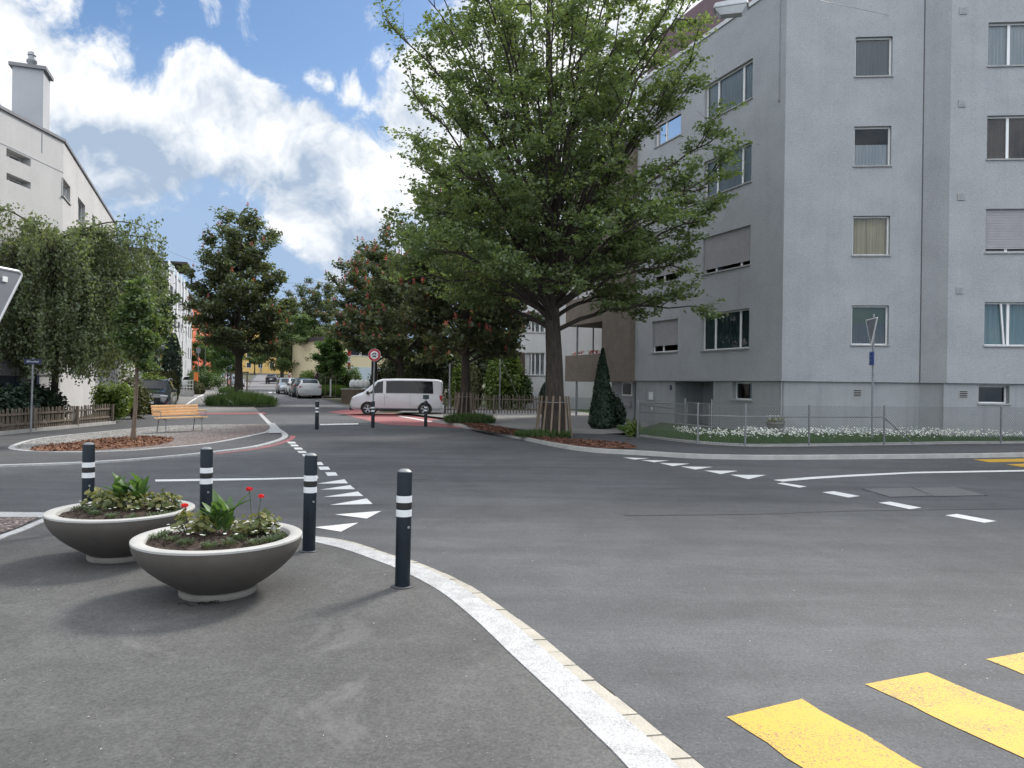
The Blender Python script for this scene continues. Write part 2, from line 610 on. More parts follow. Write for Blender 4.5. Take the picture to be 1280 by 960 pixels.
def build_world():
    w = bpy.data.worlds.new('World')
    S.world = w
    w.use_nodes = True
    t = w.node_tree
    t.nodes.clear()
    nt = NT(t)
    sky = nt.n('ShaderNodeTexSky', sky_type='NISHITA')
    sky.sun_disc = False
    sky.sun_elevation = SUN_EL
    sky.sun_rotation = SUN_AZ
    sky.air_density = 1.0
    sky.dust_density = .6
    sky.ozone_density = 2.5
    tc = nt.n('ShaderNodeTexCoord')
    D = tc.outputs['Generated']

    def vm(op, a, b=None, scale=None):
        n = nt.n('ShaderNodeVectorMath', operation=op)
        for i, q in enumerate((a, b)):
            if q is None:
                continue
            if isinstance(q, tuple):
                n.inputs[i].default_value = q
            else:
                nt.l(q, n.inputs[i])
        if scale is not None:
            n.inputs['Scale'].default_value = scale
        return n

    def ma(op, a, b=0.0, c=0.0, clamp=False):
        n = nt.n('ShaderNodeMath', operation=op)
        n.use_clamp = clamp
        for i, q in enumerate((a, b, c)):
            if isinstance(q, (int, float)):
                n.inputs[i].default_value = q
            else:
                nt.l(q, n.inputs[i])
        return n.outputs[0]

    def fbm(vec, sc, det=9.0, ro=.56, dist=0.0):
        n = nt.n('ShaderNodeTexNoise', i_Scale=sc, i_Detail=det, i_Roughness=ro, i_Distortion=dist)
        nt.l(vec, n.inputs['Vector'])
        return n.outputs[0]
    # warped direction
    wn = nt.n('ShaderNodeTexNoise', i_Scale=6.0, i_Detail=3.0)
    nt.l(D, wn.inputs['Vector'])
    wv = vm('SUBTRACT', wn.outputs['Color'], (.5, .5, .5))
    ws = vm('SCALE', wv.outputs[0], scale=.11)
    DW = vm('ADD', D, ws.outputs[0]).outputs[0]
    # cumulus banks: (px, py, radius px, weight)
    blobs = [(10, 120, 150, 1), (90, 155, 120, 1), (160, 185, 100, 1), (60, 230, 110, .9), (205, 170, 80, .95), (110, 65, 60, .8),
             (240, 108, 66, 1), (285, 118, 66, 1), (330, 132, 60, 1), (370, 168, 72, 1), (410, 200, 78, 1), (455, 215, 80, 1),
             (290, 190, 60, .75), (350, 215, 70, .9), (400, 260, 75, 1), (450, 290, 80, 1), (500, 200, 70, .9), (490, 330, 60, .8),
             (60, 0, 80, .5), (240, -5, 90, .3), (150, 15, 80, .4), (395, 96, 55, .62), (452, 105, 50, .6), (480, 20, 45, .55), (497, 75, 50, .6), (330, 20, 60, .2),
             (600, 170, 190, 1), (720, 90, 190, 1), (850, 10, 190, 1), (1000, -60, 260, 1), (720, 280, 190, .9), (1250, 100, 300, 1)]
    acc = None
    for px, py, r, wt in blobs:
        a, b = ray(px, py)
        d = Vector((a, 1, b)).normalized()
        k = d.y
        dn = vm('DISTANCE', DW, tuple(d))
        mr = nt.n('ShaderNodeMapRange', i_1=r / F * k * 1.15, i_2=r / F * k * .15, i_3=0.0, i_4=wt)
        nt.l(dn.outputs['Value'], mr.inputs[0])
        acc = mr.outputs[0] if acc is None else ma('SMOOTH_MAX', acc, mr.outputs[0], .18)
    # the rest of the sky dome: broken cloud
    sep = nt.n('ShaderNodeSeparateXYZ')
    nt.l(D, sep.inputs[0])
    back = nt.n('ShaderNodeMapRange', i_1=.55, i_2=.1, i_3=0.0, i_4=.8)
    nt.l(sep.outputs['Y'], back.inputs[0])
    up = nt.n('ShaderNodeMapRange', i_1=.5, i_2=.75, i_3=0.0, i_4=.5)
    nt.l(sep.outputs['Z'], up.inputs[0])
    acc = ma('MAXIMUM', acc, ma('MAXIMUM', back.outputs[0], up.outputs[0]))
    n1 = fbm(DW, 7.5, 9, .65)
    n0 = fbm(D, 3.2, 2, .5)
    dens = ma('ADD', acc, ma('MULTIPLY_ADD', n1, 1.9, -.95))
    dens = ma('ADD', dens, ma('MULTIPLY_ADD', n0, .5, -.25))
    cov = nt.n('ShaderNodeMapRange', interpolation_type='SMOOTHSTEP', i_1=.28, i_2=.56)
    nt.l(dens, cov.inputs[0])
    cov = cov.outputs[0]
    # billow relief: density difference towards the sun
    sd = Vector((math.sin(SUN_AZ) * math.cos(SUN_EL), math.cos(SUN_AZ) * math.cos(SUN_EL), math.sin(SUN_EL)))
    sd = (sd - Vector((-.3, .93, .22)) * sd.dot(Vector((-.3, .93, .22)))).normalized()
    sd = (sd * .5 + Vector((0, 0, 1))).normalized()
    n2 = fbm(vm('ADD', DW, tuple(sd * .03)).outputs[0], 7.5, 5, .62)
    n1b = fbm(DW, 7.5, 5, .62)
    rel = ma('SUBTRACT', n1b, n2)
    big = fbm(D, 5.2, 3, .5, .3)
    sh = ma('ADD', ma('MULTIPLY', rel, 4.6), ma('MULTIPLY_ADD', big, 2.2, -.62))
    thick = nt.n('ShaderNodeMapRange', i_1=.4, i_2=1.3, i_3=.4, i_4=-.06)
    nt.l(dens, thick.inputs[0])
    sh = ma('ADD', sh, thick.outputs[0])
    low = nt.n('ShaderNodeMapRange', interpolation_type='SMOOTHSTEP', i_1=.08, i_2=.34, i_3=-.55, i_4=0.1)
    nt.l(sep.outputs['Z'], low.inputs[0])
    sh = ma('ADD', sh, low.outputs[0], clamp=True)
    cr = nt.n('ShaderNodeMix', data_type='RGBA')
    cr.inputs['A'].default_value = (2.7, 3.4, 4.4, 1)
    cr.inputs['B'].default_value = (6.5, 6.65, 6.8, 1)
    nt.l(sh, cr.inputs['Factor'])
    # out-of-view clouds opposite the sun and overhead, boosted to add light on facades
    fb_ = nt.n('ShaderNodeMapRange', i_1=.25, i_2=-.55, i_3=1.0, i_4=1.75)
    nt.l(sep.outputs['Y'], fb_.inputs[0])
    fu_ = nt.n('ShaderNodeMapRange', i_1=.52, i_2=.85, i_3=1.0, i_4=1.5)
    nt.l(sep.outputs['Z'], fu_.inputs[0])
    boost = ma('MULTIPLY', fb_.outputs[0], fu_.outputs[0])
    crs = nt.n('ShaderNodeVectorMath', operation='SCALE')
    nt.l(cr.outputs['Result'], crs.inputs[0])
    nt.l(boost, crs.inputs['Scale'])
    # sky blue a touch deeper
    hs = nt.n('ShaderNodeHueSaturation', i_Saturation=1.12, i_Value=SKYV)
    nt.l(sky.outputs[0], hs.inputs['Color'])
    # grey blue veil towards the horizon
    veil = nt.n('ShaderNodeMapRange', interpolation_type='SMOOTHSTEP', i_1=.42, i_2=.14, i_3=0.0, i_4=.95)
    nt.l(sep.outputs['Z'], veil.inputs[0])
    vx = nt.n('ShaderNodeMix', data_type='RGBA')
    nt.l(veil.outputs[0], vx.inputs['Factor'])
    nt.l(hs.outputs[0], vx.inputs['A'])
    vx.inputs['B'].default_value = (2.45, 3.35, 4.8, 1)
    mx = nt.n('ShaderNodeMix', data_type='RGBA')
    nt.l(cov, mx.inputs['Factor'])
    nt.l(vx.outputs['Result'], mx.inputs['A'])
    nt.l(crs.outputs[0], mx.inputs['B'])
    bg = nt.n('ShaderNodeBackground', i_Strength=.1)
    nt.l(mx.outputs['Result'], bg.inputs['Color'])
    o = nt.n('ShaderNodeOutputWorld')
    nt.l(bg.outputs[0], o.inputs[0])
    w.cycles.sampling_method = 'MANUAL'
    w.cycles.sample_map_resolution = 512


SKYV = .85
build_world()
sun = bpy.data.lights.new('sun', 'SUN')
sun.energy = 2.9
sun.angle = math.radians(12)
sun.color = (1, .95, .88)
so = bpy.data.objects.new('sun', sun)
COL.objects.link(so)
_d = Vector((math.sin(SUN_AZ) * math.cos(SUN_EL), math.cos(SUN_AZ) * math.cos(SUN_EL), math.sin(SUN_EL)))
so.rotation_euler = _d.to_track_quat('Z', 'Y').to_euler()
so.location = (0, 0, 40)
S.view_settings.view_transform = 'Standard'
S.view_settings.look = 'None'
S.view_settings.exposure = .68
S.view_settings.gamma = 1
S.view_settings.use_curve_mapping = False
S.cycles.max_bounces = 5
S.cycles.diffuse_bounces = 3
S.cycles.glossy_bounces = 2
S.cycles.transmission_bounces = 2
S.cycles.adaptive_threshold = .025
S.cycles.transparent_max_bounces = 10
S.cycles.use_denoising = True
S.cycles.caustics_reflective = False
S.cycles.caustics_refractive = False

# ------------------------------------------------------------------ ground sheets


def smooth_line(p, n=6, closed=False):
    p = [Vector(q) for q in p]
    out = []
    L = len(p)
    rng = range(L) if closed else range(L - 1)
    for i in rng:
        if closed:
            a, b, c, d = p[i - 1], p[i], p[(i + 1) % L], p[(i + 2) % L]
        else:
            a, b, c, d = p[max(i - 1, 0)], p[i], p[i + 1], p[min(i + 2, L - 1)]
        for k in range(n):
            t = k / n
            out.append(.5 * ((2 * b) + (c - a) * t + (2 * a - 5 * b + 4 * c - d) * t * t + (3 * b - a - 3 * c + d) * t ** 3))
    if not closed:
        out.append(p[-1])
    return out


def sheet(name, pts, lift, m, parent=None, skirt=0.0, kind='structure'):
    bm = bmesh.new()
    vs = [bm.verts.new((p[0], p[1], 0)) for p in pts]
    try:
        bm.faces.new(vs)
    except ValueError:
        return None
    ys = [p[1] for p in pts]
    knots = [k[0] for k in _K] + [k * 4.0 for k in range(11, 60)]
    for k in sorted(set(knots)):
        if min(ys) < k < max(ys):
            bmesh.ops.bisect_plane(bm, geom=bm.verts[:] + bm.edges[:] + bm.faces[:], plane_co=(0, k, 0), plane_no=(0, 1, 0))
    bmesh.ops.triangulate(bm, faces=bm.faces[:])
    for f in bm.faces:
        f.normal_update()
        if f.normal.z < 0:
            f.normal_flip()
    if skirt:
        be = [e for e in bm.edges if len(e.link_faces) == 1]
        r = bmesh.ops.extrude_edge_only(bm, edges=be)
        low = set(v for v in r['geom'] if isinstance(v, bmesh.types.BMVert))
        for v in bm.verts:
            v.co.z = terrain(v.co.y) + lift - (skirt if v in low else 0)
    else:
        for v in bm.verts:
            v.co.z = terrain(v.co.y) + lift
    me = bpy.data.meshes.new(name)
    bm.to_mesh(me)
    bm.free()
    me.materials.append(m)
    o = bpy.data.objects.new(name, me)
    COL.objects.link(o)
    if parent is not None:
        o.parent = parent
    elif kind:
        o['kind'] = kind
    return o


def G(lst, lift=0.0):
    return [g(x, y, lift) for x, y in lst]


def offset(line, w):
    """shift a polyline sideways by w (left of travel positive)"""
    out = []
    for i, p in enumerate(line):
        d = Vector(line[min(i + 1, len(line) - 1)]) - Vector(line[max(i - 1, 0)])
        d.z = 0
        d.normalize()
        out.append(Vector((p[0] - d.y * w, p[1] + d.x * w, 0)))
    return out


def strip(name, line, w, lift, m, parent=None, skirt=0.0):
    """ribbon of quads beside a line, with vertical sides when it is a kerb"""
    ln = [Vector(line[0])]
    for p in line[1:]:
        if (Vector(p) - ln[-1]).length > .02:
            ln.append(Vector(p))
    of = offset(ln, w)
    mb_ = MB()
    n = len(ln)
    up = [(p[0], p[1], terrain(p[1]) + lift) for p in ln] + [(p[0], p[1], terrain(p[1]) + lift) for p in of]
    fs = [(i, i + 1, n + i + 1, n + i) for i in range(n - 1)]
    if skirt:
        up += [(p[0], p[1], p[2] - skirt) for p in up]
        fs += [(i, 2 * n + i, 2 * n + i + 1, i + 1) for i in range(n - 1)]
        fs += [(n + i, n + i + 1, 3 * n + i + 1, 3 * n + i) for i in range(n - 1)]
        fs += [(0, n, 3 * n, 2 * n), (n - 1, 3 * n - 1, 4 * n - 1, 2 * n - 1)]
    mb_.add(up, fs)
    o = mb_.build(name, m, parent, world=False)
    if parent is None:
        o['kind'] = 'structure'
    return o


# the base sheet to the horizon
sheet('ground', [(-900, -60), (900, -60), (900, 890), (-900, 890)], -.02, GARDEN)
STREET_L = G([(328, 519), (316, 508), (306, 497), (309, 487), (314, 478), (322, 468)])
STREET_R = G([(545, 527.5), (500, 521), (440, 511), (403, 500), (375, 490), (352, 481), (338, 468)])
# carriageway: the junction plus the street running up to the bend
road = sheet('road', [(-70, -8), (70, -8), (70, 30.5), (20, 33), STREET_R[0] + Vector((.6, 1.5, 0))] + [p + Vector((.5, 0, 0)) for p in STREET_R[1:]] +
             [(-60, 200), (-80, 198)] + [p + Vector((-.6, 0, 0)) for p in STREET_L[::-1]] + [(-20, 30), (-70, 30)], 0.0, A_ROAD)

# near pavement with planters
R_EDGE = [(-300, 641), (-100, 642.5), (0, 643.5), (100, 645), (200, 649), (280, 655), (340, 663.5), (393, 671.7), (432, 677), (465, 687), (496, 697), (531, 708), (579, 730), (600, 742), (652, 779),
          (682, 802), (715, 830), (755, 862), (805, 902), (835, 927), (880, 962), (940, 1015), (1010, 1085), (1080, 1165)]
P_EDGE = [(376, 672.5), (420, 678.5), (458, 689), (496, 702), (531, 714), (570, 734), (601, 755), (637, 781), (682, 820), (717, 850), (760, 887), (815, 935), (842, 962), (895, 1017), (955, 1088), (1010, 1170)]
I_EDGE = [(-300, 655), (-100, 653), (0, 651), (65, 650), (100, 652), (200, 658), (280, 665), (340, 672), (376, 677), (399, 682.6), (432, 691), (465, 703), (496, 715), (526, 730), (557, 749), (596, 782), (640, 825), (700, 882),
          (740, 922), (775, 957), (828, 1020), (880, 1092), (930, 1180)]
r_line = smooth_line(G(R_EDGE), 4)
i_line = smooth_line(G(I_EDGE), 4)
p_line = smooth_line(G(P_EDGE), 4)
near = sheet('pavement', [(-70, i_line[0].y)] + i_line + [(2.5, -8), (-70, -8)], .026, A_PAVE)
# granite kerb
rl0 = [p for p in r_line if p.x < p_line[0].x - .05]
sheet('kerb', rl0 + p_line + i_line[::-1], .032, GRANITE, skirt=.1)
# paving setts between the kerb and the carriageway, each a stone of its own
pr = [p for p in r_line if p.x >= p_line[0].x]


def resample(line, step):
    out = [Vector(line[0])]
    acc = 0
    for a, b in zip(line, line[1:]):
        seg = (b - a).length
        while acc + seg >= step:
            t = (step - acc) / seg
            a = a.lerp(b, t)
            out.append(a.copy())
            seg = (b - a).length
            acc = 0
        acc += seg
    return out


def nearest(line, p):
    best, bd = None, 1e9
    for a, b in zip(line, line[1:]):
        ab = b - a
        t = max(0, min(1, (p - a).dot(ab) / max(1e-9, ab.length_squared)))
        q = a + ab * t
        if (q - p).length < bd:
            best, bd = q, (q - p).length
    return best


mb = MB()
sp = resample(pr, .235)
rnd = random.Random(3)
for a, b in zip(sp, sp[1:]):
    c, d = nearest(p_line, b), nearest(p_line, a)
    e = (b - a).normalized() * .006
    zt = .02 + rnd.uniform(-.003, .004)
    k = .99
    q = [a + e, b - e, b.lerp(c, k) - e, a.lerp(d, k) + e]
    vs = [(p.x, p.y, zt - (.008 if i < 2 else 0)) for i, p in enumerate(q)] + [(p.x, p.y, -.05) for p in q]
    mb.add(vs, [(0, 1, 2, 3), (0, 4, 5, 1), (1, 5, 6, 2), (2, 6, 7, 3), (3, 7, 4, 0)])
o = mb.build('kerb_setts', PAVER)
o['kind'] = 'structure'
sheet('kerb_mortar', pr + p_line[::-1], .007, mat('mortar', (.17, .16, .14), .95, var=.3, scale=6))
# gap of dirt beside the setts
gl = resample([p for p in pr if p.y < 5.2], .05)
og = offset(gl, 1.0)
rnd = random.Random(9)
wv = .02
gw = []
for i in range(len(gl)):
    wv = max(.004, min(.05, wv + rnd.uniform(-.012, .012)))
    gw.append(gl[i] + (og[i] - gl[i]) * wv * min(1, i / 30))
sheet('gutter', gl + gw[::-1], .005, mat('gutter_dirt', (.03, .025, .02), .95, var=.5, scale=15))
# gravel bed at the far left
sheet('gravel_bed', G([(-300, 655), (-100, 652), (0, 650), (48, 650), (38, 656), (25, 662), (0, 671), (-60, 690), (-300, 740)]), .034, GRAVEL)
kl = smooth_line(G([(60, 649.5), (48, 655), (36, 660), (22, 666), (0, 674), (-60, 693), (-300, 745)]), 4)
strip('gravel_kerb', kl, .1, .04, GRANITE, skirt=.05)

# left traffic island pavement
L_EDGE = [(327, 518), (339, 530), (352, 539), (359, 544), (359.5, 548), (349, 553), (319.5, 560.5), (265, 567.5), (200, 574), (117, 580), (0, 584.5), (-150, 589), (-400, 596)]
l_line = smooth_line(G(L_EDGE), 6)
FENCE_A, FENCE_B = Vector((-14.7, 12.0, 0)), Vector((-14.7, 27.4, 0))
sheet('pavement', l_line + [(-40, l_line[-1].y), (-40, 21), (-14.6, 21), (-14.6, 27.5), (-15.2, 31.0)] + G([(327, 517)])[0:0] + [tuple(g(160, 519)), tuple(g(240, 518))], .03, A_PAVE2)
strip('kerb', l_line, -.17, .036, GRANITE, skirt=.08)
red = [p for p in l_line if p.x > g(262, 568).x]
strip('red_edge_line', offset(red, .05)[::1], .16, .004, RED_P)
isl = [(10, 561.7), (33, 553), (67, 547.5), (117, 542.5), (167, 537.5), (214, 534), (259, 532.6), (300, 532), (335, 532), (342, 535), (338, 541), (318, 546), (279, 554), (242, 559), (200, 562.6), (167, 565.5), (117, 567.3), (67, 567.5), (25, 565.5)]
isl_line = smooth_line(G(isl), 4, closed=True)
sheet('island_kerb', isl_line, .042, GRANITE, skirt=.02)
cen = sum(isl_line, Vector()) / len(isl_line)
inner = offset(isl_line + [isl_line[0]], -.13)[:-1]
sheet('gravel_island', inner, .047, GRAVEL)
bark = [(40, 566), (45, 562), (75, 558), (110, 553.5), (150, 549.5), (190, 548.5), (215, 551), (212, 556), (180, 561), (130, 565), (80, 567)]
bark_line = smooth_line(G(bark), 4, closed=True)
sheet('bark_bed', bark_line, .055, MULCH)
sheet('concrete_wedge', G([(335, 543.8), (354, 543.5), (349, 537), (343, 531), (338, 531), (342.5, 535)]), .05, GRANITE)

# right pavement
K_EDGE = [(540, 528.2), (561.7, 531.7), (601.5, 540), (646, 549), (700, 560.5), (740, 566), (777.5, 568.3), (815, 570.5), (860, 573.4), (920, 575), (980, 575.3), (1092, 574.5), (1216, 573), (1280, 571.8), (1500, 568), (1800, 562)]
k_line = smooth_line(G(K_EDGE), 4)
H2 = .1
B_EDGE = [(680, 536), (735, 541), (788, 545), (857, 553.4), (917.5, 557.7), (966, 558.6), (1092, 557), (1200, 555), (1280, 554.5), (1500, 551), (1800, 545)]
b_line = smooth_line(G(B_EDGE, H2), 4)
rp = sheet('pavement', k_line + b_line[::-1] + [tuple(g(600, 528, H2)), tuple(g(565, 524, H2))], H2 - .004, A_PAVE2)
strip('kerb', k_line, .16, H2 + .004, KERB, skirt=.15)
sheet('driveway', [tuple(g(563, 523.5, H2)), tuple(g(620, 533, H2)), tuple(g(690, 541, H2)), tuple(g(752, 543, H2)), tuple(g(790, 541, H2)), (6.2, 32.0, 0), (5.5, 36, 0), (3.2, 47, 0), (-5.6, 47, 0), (-6.2, 40, 0)], H2 - .001, A_LIGHT)
mul = [(603, 539.2), (583, 533), (572, 526.5), (620, 533.5), (703, 549), (760, 552.5), (785, 555.5), (796, 559.5), (785, 561.5), (745, 560.5), (700, 555), (646, 545)]
mul_line = G(mul, H2)
sheet('bark_strip', smooth_line(mul_line, 3, closed=True), H2 + .012, MULCH2)
# lawn behind the back kerb
strip('lawn_kerb', b_line[int(len(b_line) * .2):], .14, H2 + .06, KERB, skirt=.2)
sheet('lawn', b_line[int(len(b_line) * .2):] + [(40, 27.5, 0), (9.5, 27, 0), (6.5, 32.4, 0)], H2 + .03, GRASSB)
sheet('garden', [(6.1, 33, 0), (9.5, 26, 0), (60, 26, 0), (60, 70, 0), (3, 70, 0), (-6.5, 70, 0), (-7.6, 42.8, 0), (3.0, 42.8, 0)], .05, GRASSB)
# street: pale side pavement on the left
sheet('side_pavement', [tuple(g(326.5, 517.5)), tuple(g(170, 519.5)), tuple(g(140, 508)), tuple(g(190, 492)), tuple(g(240, 477)), tuple(g(272, 470)), tuple(g(292, 468)), tuple(g(312, 480)), tuple(g(306, 496.5)), tuple(g(315, 507))], .03, A_LIGHT)
strip('street_surface', smooth_line(STREET_L[1:], 4), -7.2, .006, A_STREET) if False else None
sheet('upper_street', STREET_L[1:] + STREET_R[::-1][:-2], .008, A_STREET)
strip('verge_line', smooth_line(G([(228, 511), (240, 503), (256, 494)]), 4), .14, .036, WHITE_P)

# markings, each a part of the road surface


def mark(name, pts, m=WHITE_P, lift=.004):
    return sheet(name, G(pts) if len(pts[0]) == 2 and not isinstance(pts[0], Vector) else pts, lift, m, parent=road)


def z2(pts, k, ox, oy, ky=None):
    return [(x / k + ox, y / k + oy) for x, y in pts]


for q in [[(130, 88), (195, 88), (208, 103), (143, 103)], [(155, 112), (215, 112), (232, 127), (168, 127)], [(185, 138), (250, 138), (268, 155), (200, 155)], [(215, 167), (285, 167), (302, 185), (232, 185)],
          [(255, 195), (325, 195), (345, 215), (272, 215)], [(300, 226), (362, 226), (385, 246), (322, 246)], [(345, 262), (425, 262), (443, 288), (366, 288)], [(395, 302), (482, 302), (500, 328), (412, 330)], [(455, 350), (545, 350), (565, 378), (478, 382)]]:
    mark('lane_dash', z2(q, 6.857, 340, 540))
for q in [[(385, 448), (620, 410), (652, 445)], [(412, 499), (670, 460), (712, 495)], [(442, 562), (735, 515), (783, 553)], [(497, 631), (812, 575), (862, 622)], [(540, 712), (938, 682), (812, 748)], [(360, 822), (740, 783), (590, 860)]]:
    mark('give_way_triangle', z2(q, 6.857, 340, 540))
mark('stop_line', [(194, 600.2), (260, 599.2), (330, 598.4), (398, 596.8), (398, 598.4), (330, 600.4), (260, 601.8), (194, 602.6)])
for q in [[(205, 119.5), (383, 125), (285, 134)], [(325, 137), (515, 140), (415, 152)], [(450, 157), (652, 161), (538, 178)], [(590, 180), (805, 183), (690, 201)], [(748, 207), (973, 209), (858, 231)], [(920, 235), (1160, 237), (1043, 265)]]:
    mark('give_way_triangle', z2(q, 5.333, 740, 550))
mark('lane_line', z2([(100, 153), (280, 139), (450, 129), (760, 115), (1280, 106), (1700, 103), (1700, 109), (1280, 113), (760, 122), (450, 138), (280, 149), (145, 161)], 3.765, 940, 560))
for q in [[(118, 170), (145, 166), (258, 184), (222, 189)], [(330, 211), (385, 206), (508, 229), (455, 236)], [(596, 260), (650, 255), (798, 284), (742, 291)], [(908, 320), (965, 313), (1150, 347), (1095, 355)]]:
    mark('lane_dash', z2(q, 3.765, 940, 560))
for q in [[(1040, 57), (1280, 52), (1500, 50), (1500, 66), (1280, 67), (1115, 69)], [(1195, 80), (1280, 76), (1600, 72), (1600, 90), (1280, 91), (1262, 90)]]:
    mark('crosswalk_stripe', z2(q, 3.765, 940, 560), YELLOW_P)
for p1, p2, e1, e2 in [((909.7, 897), (1002, 875), (1003, 960), (1150, 960)), ((1080, 856.6), (1158, 841.6), (1280, 952), (1280, 889)), ((1233, 825), (1306, 812), (1280, 844), (1400, 845))]:
    a, b, c, d = g(*p1), g(*p2), g(*e1), g(*e2)
    u = ((c - a).normalized() + (d - b).normalized()).normalized()
    rr = random.Random(int(p1[0]))
    e = []
    n = 26
    for i in range(n + 1):
        e.append(a + u * (3.8 * i / n) + (b - a).normalized() * rr.uniform(-.012, .012))
    f = []
    for i in range(n + 1):
        f.append(b + u * (3.8 * i / n) + (b - a).normalized() * rr.uniform(-.012, .012))
    mark('crosswalk_stripe', e + f[::-1], YELLOW_P)
PATCH = asphalt('patch_asphalt', (.13, .131, .133), .15, .05)
for q in [[(525, 195), (750, 190), (848, 228), (650, 234)], [(757, 190), (955, 188), (1105, 226), (856, 230)]]:
    pts = G(z2(q, 3.765, 940, 560))
    cc = sum(pts, Vector()) / 4
    mark('repair_joint', [cc + (p - cc) * 1.05 for p in pts], mat('tar', (.03, .03, .032), .5), .0035)
    mark('repair_patch', pts, PATCH, .006)
seam = smooth_line(G(z2([(-600, 322), (0, 315), (380, 302), (680, 297), (1000, 292), (1280, 290), (1700, 287)], 3.765, 940, 560)), 5)
sheet('asphalt_seam', seam + offset(seam, .045)[::-1], .003, mat('tar', (.03, .03, .032), .5), parent=road)
# red surfacing near the van and round the tree bed
mark('red_surface', [(430, 519), (490, 517), (545, 519), (600, 530), (606, 537), (560, 534.5), (480, 531)], RED_P)
mark('red_surface', [(408, 515.5), (445, 511.5), (475, 515), (440, 519)], RED_P, .005)
mark('red_surface', [(232, 517.6), (330, 516.8), (334, 519), (232, 519.4)], RED_P, .034)
mark('give_way_line', [(500, 520.2), (541, 527.6), (538, 528.4), (497, 521)], WHITE_P, .009)
mark('stop_line', [(400, 530.6), (448, 529.6), (448, 531), (400, 532)], WHITE_P)
mark('lane_dash', z2([(383, 758), (412, 758), (412, 768), (383, 768)], 6.857, 280, 380), WHITE_P, .012)
mark('lane_dash', z2([(432, 758), (462, 758), (466, 768), (436, 768)], 6.857, 280, 380), WHITE_P, .012)
# round manhole cover
p = g(520, 597)
mb = MB()
mb.lathe([(.36, 0), (.36, .006), (.3, .0065), (.3, .004), (.02, .005)], 32, p, caps=(False, True))
mb.build('manhole_cover', mat('cast_iron', (.075, .075, .077), .7, .1, fine=.3, fscale=60, bump=.6), road, world=False)

# ------------------------------------------------------------------ bollards
def bollard(loc, label, H=.95, r=.062, group='dark bollards with white bands'):
    t = thing('bollard', label, 'bollard', loc, 0, group)
    m = MB()
    m.lathe([(r, 0), (r, H - .02), (r * .93, H - .008), (r * .5, H + .004), (0.004, H + .008)], 28)
    m.build('post', DKMETAL, t, 40, world=False)
    m = MB()
    m.lathe([(r * .97, H - .011), (r * .55, H + .009), (.003, H + .014)], 24)
    m.build('cap', STEEL, t, 50, world=False)
    for z0, z1, mm, nm in ((.69, .745, WBAND, 'reflective_band'), (.645, .69, BBAND, 'black_band'), (.575, .645 - .013, WBAND, 'reflective_band')):
        k = H / .95
        m = MB()
        m.lathe([(r + .0022, z0 * k), (r + .0022, z1 * k)], 28, caps=(False, False))
        m.build(nm, mm, t, 40, world=False)
    m = MB()
    m.lathe([(r * 1.5, 0), (r * 1.5, .004), (r * 1.45, .007), (r * 1.03, .008)], 28, caps=(True, False))
    m.build('base_plate', mat('dark_plate', (.09, .09, .095), .5, .4), t, 40, world=False)
    m = MB()
    m.tube([(.02, -r - .003, .49 * H / .95), (.02, -r + .004, .49 * H / .95)], [.011, .011], 10)
    m.build('lock', STEEL_D, t, 40, world=False)
    return t


b0 = bollard(g(503, 733, .03), 'dark bollard standing alone beside the white kerb, nearest of all')
b0.rotation_euler = (0, math.radians(.4), .5)
b2 = dup(b0, at(386, 683.5, 7.33) * 1, .3, 'dark bollard just right of the front planter')
b2.location.z = .03
b2.rotation_euler = (0, math.radians(.6), .5)
p = at(257, 660, 7.85); p.z = .03
dup(b0, p, .4, 'dark bollard rising behind the front planter with the red flowers')
p = at(109.5, 660, 8.2); p.z = .03
dup(b0, p, .4, 'dark bollard rising behind the rear planter, leftmost of the bollards')
fb = dup(b0, g(396, 537.5), 0, 'far dark bollard standing alone in the street mouth, left of the round sign')
sb = dup(b0, g(466, 535.5), 0, 'dark bollard carrying the pole of the round sign in front of the van')
pb = dup(b0, g(532, 534), 0, 'dark bollard with a small dark plate on top, at the rear wheel of the van')
for q in (fb, sb, pb):
    q.scale = (1.05, 1.05, 1.05)
m = MB()
m.box(-.11, .11, -.012, .012, 1.02, 1.17)
m.tube([(0, 0, .9), (0, 0, 1.1)], .02, 8)
m.build('plate', mat('plate_green', (.02, .04, .045), .4), pb, world=False)

# round prohibition sign on the bollard
p = g(466, 535.5)
t = thing('traffic_sign', 'round red and white sign banning motor vehicles on a grey pole', 'traffic sign', (p.x, p.y, .98))
m = MB(); m.tube([(0, 0, 0), (0.03, 0, 1.75)], .03, 10)
m.build('pole', STEEL, t, 60, world=False)


def disc(m, c, r, y0, y1, n=36):
    m.tube([(c[0], y0, c[1]), (c[0], y1, c[1])], [r, r], n)


cx, cz = .03, 1.72
m = MB(); disc(m, (cx, cz), .235, -.034, -.05); m.build('sign_back', mat('sign_edge', (.5, .5, .5), .5, .3), t, 40, world=False)
m = MB(); disc(m, (cx, cz), .225, -.05, -.054); m.build('red_ring', RED_S, t, 40, world=False)
m = MB(); disc(m, (cx, cz), .145, -.054, -.058); m.build('white_face', WHITE_S, t, 40, world=False)
m = MB()
Y0, Y1 = -.064, -.058
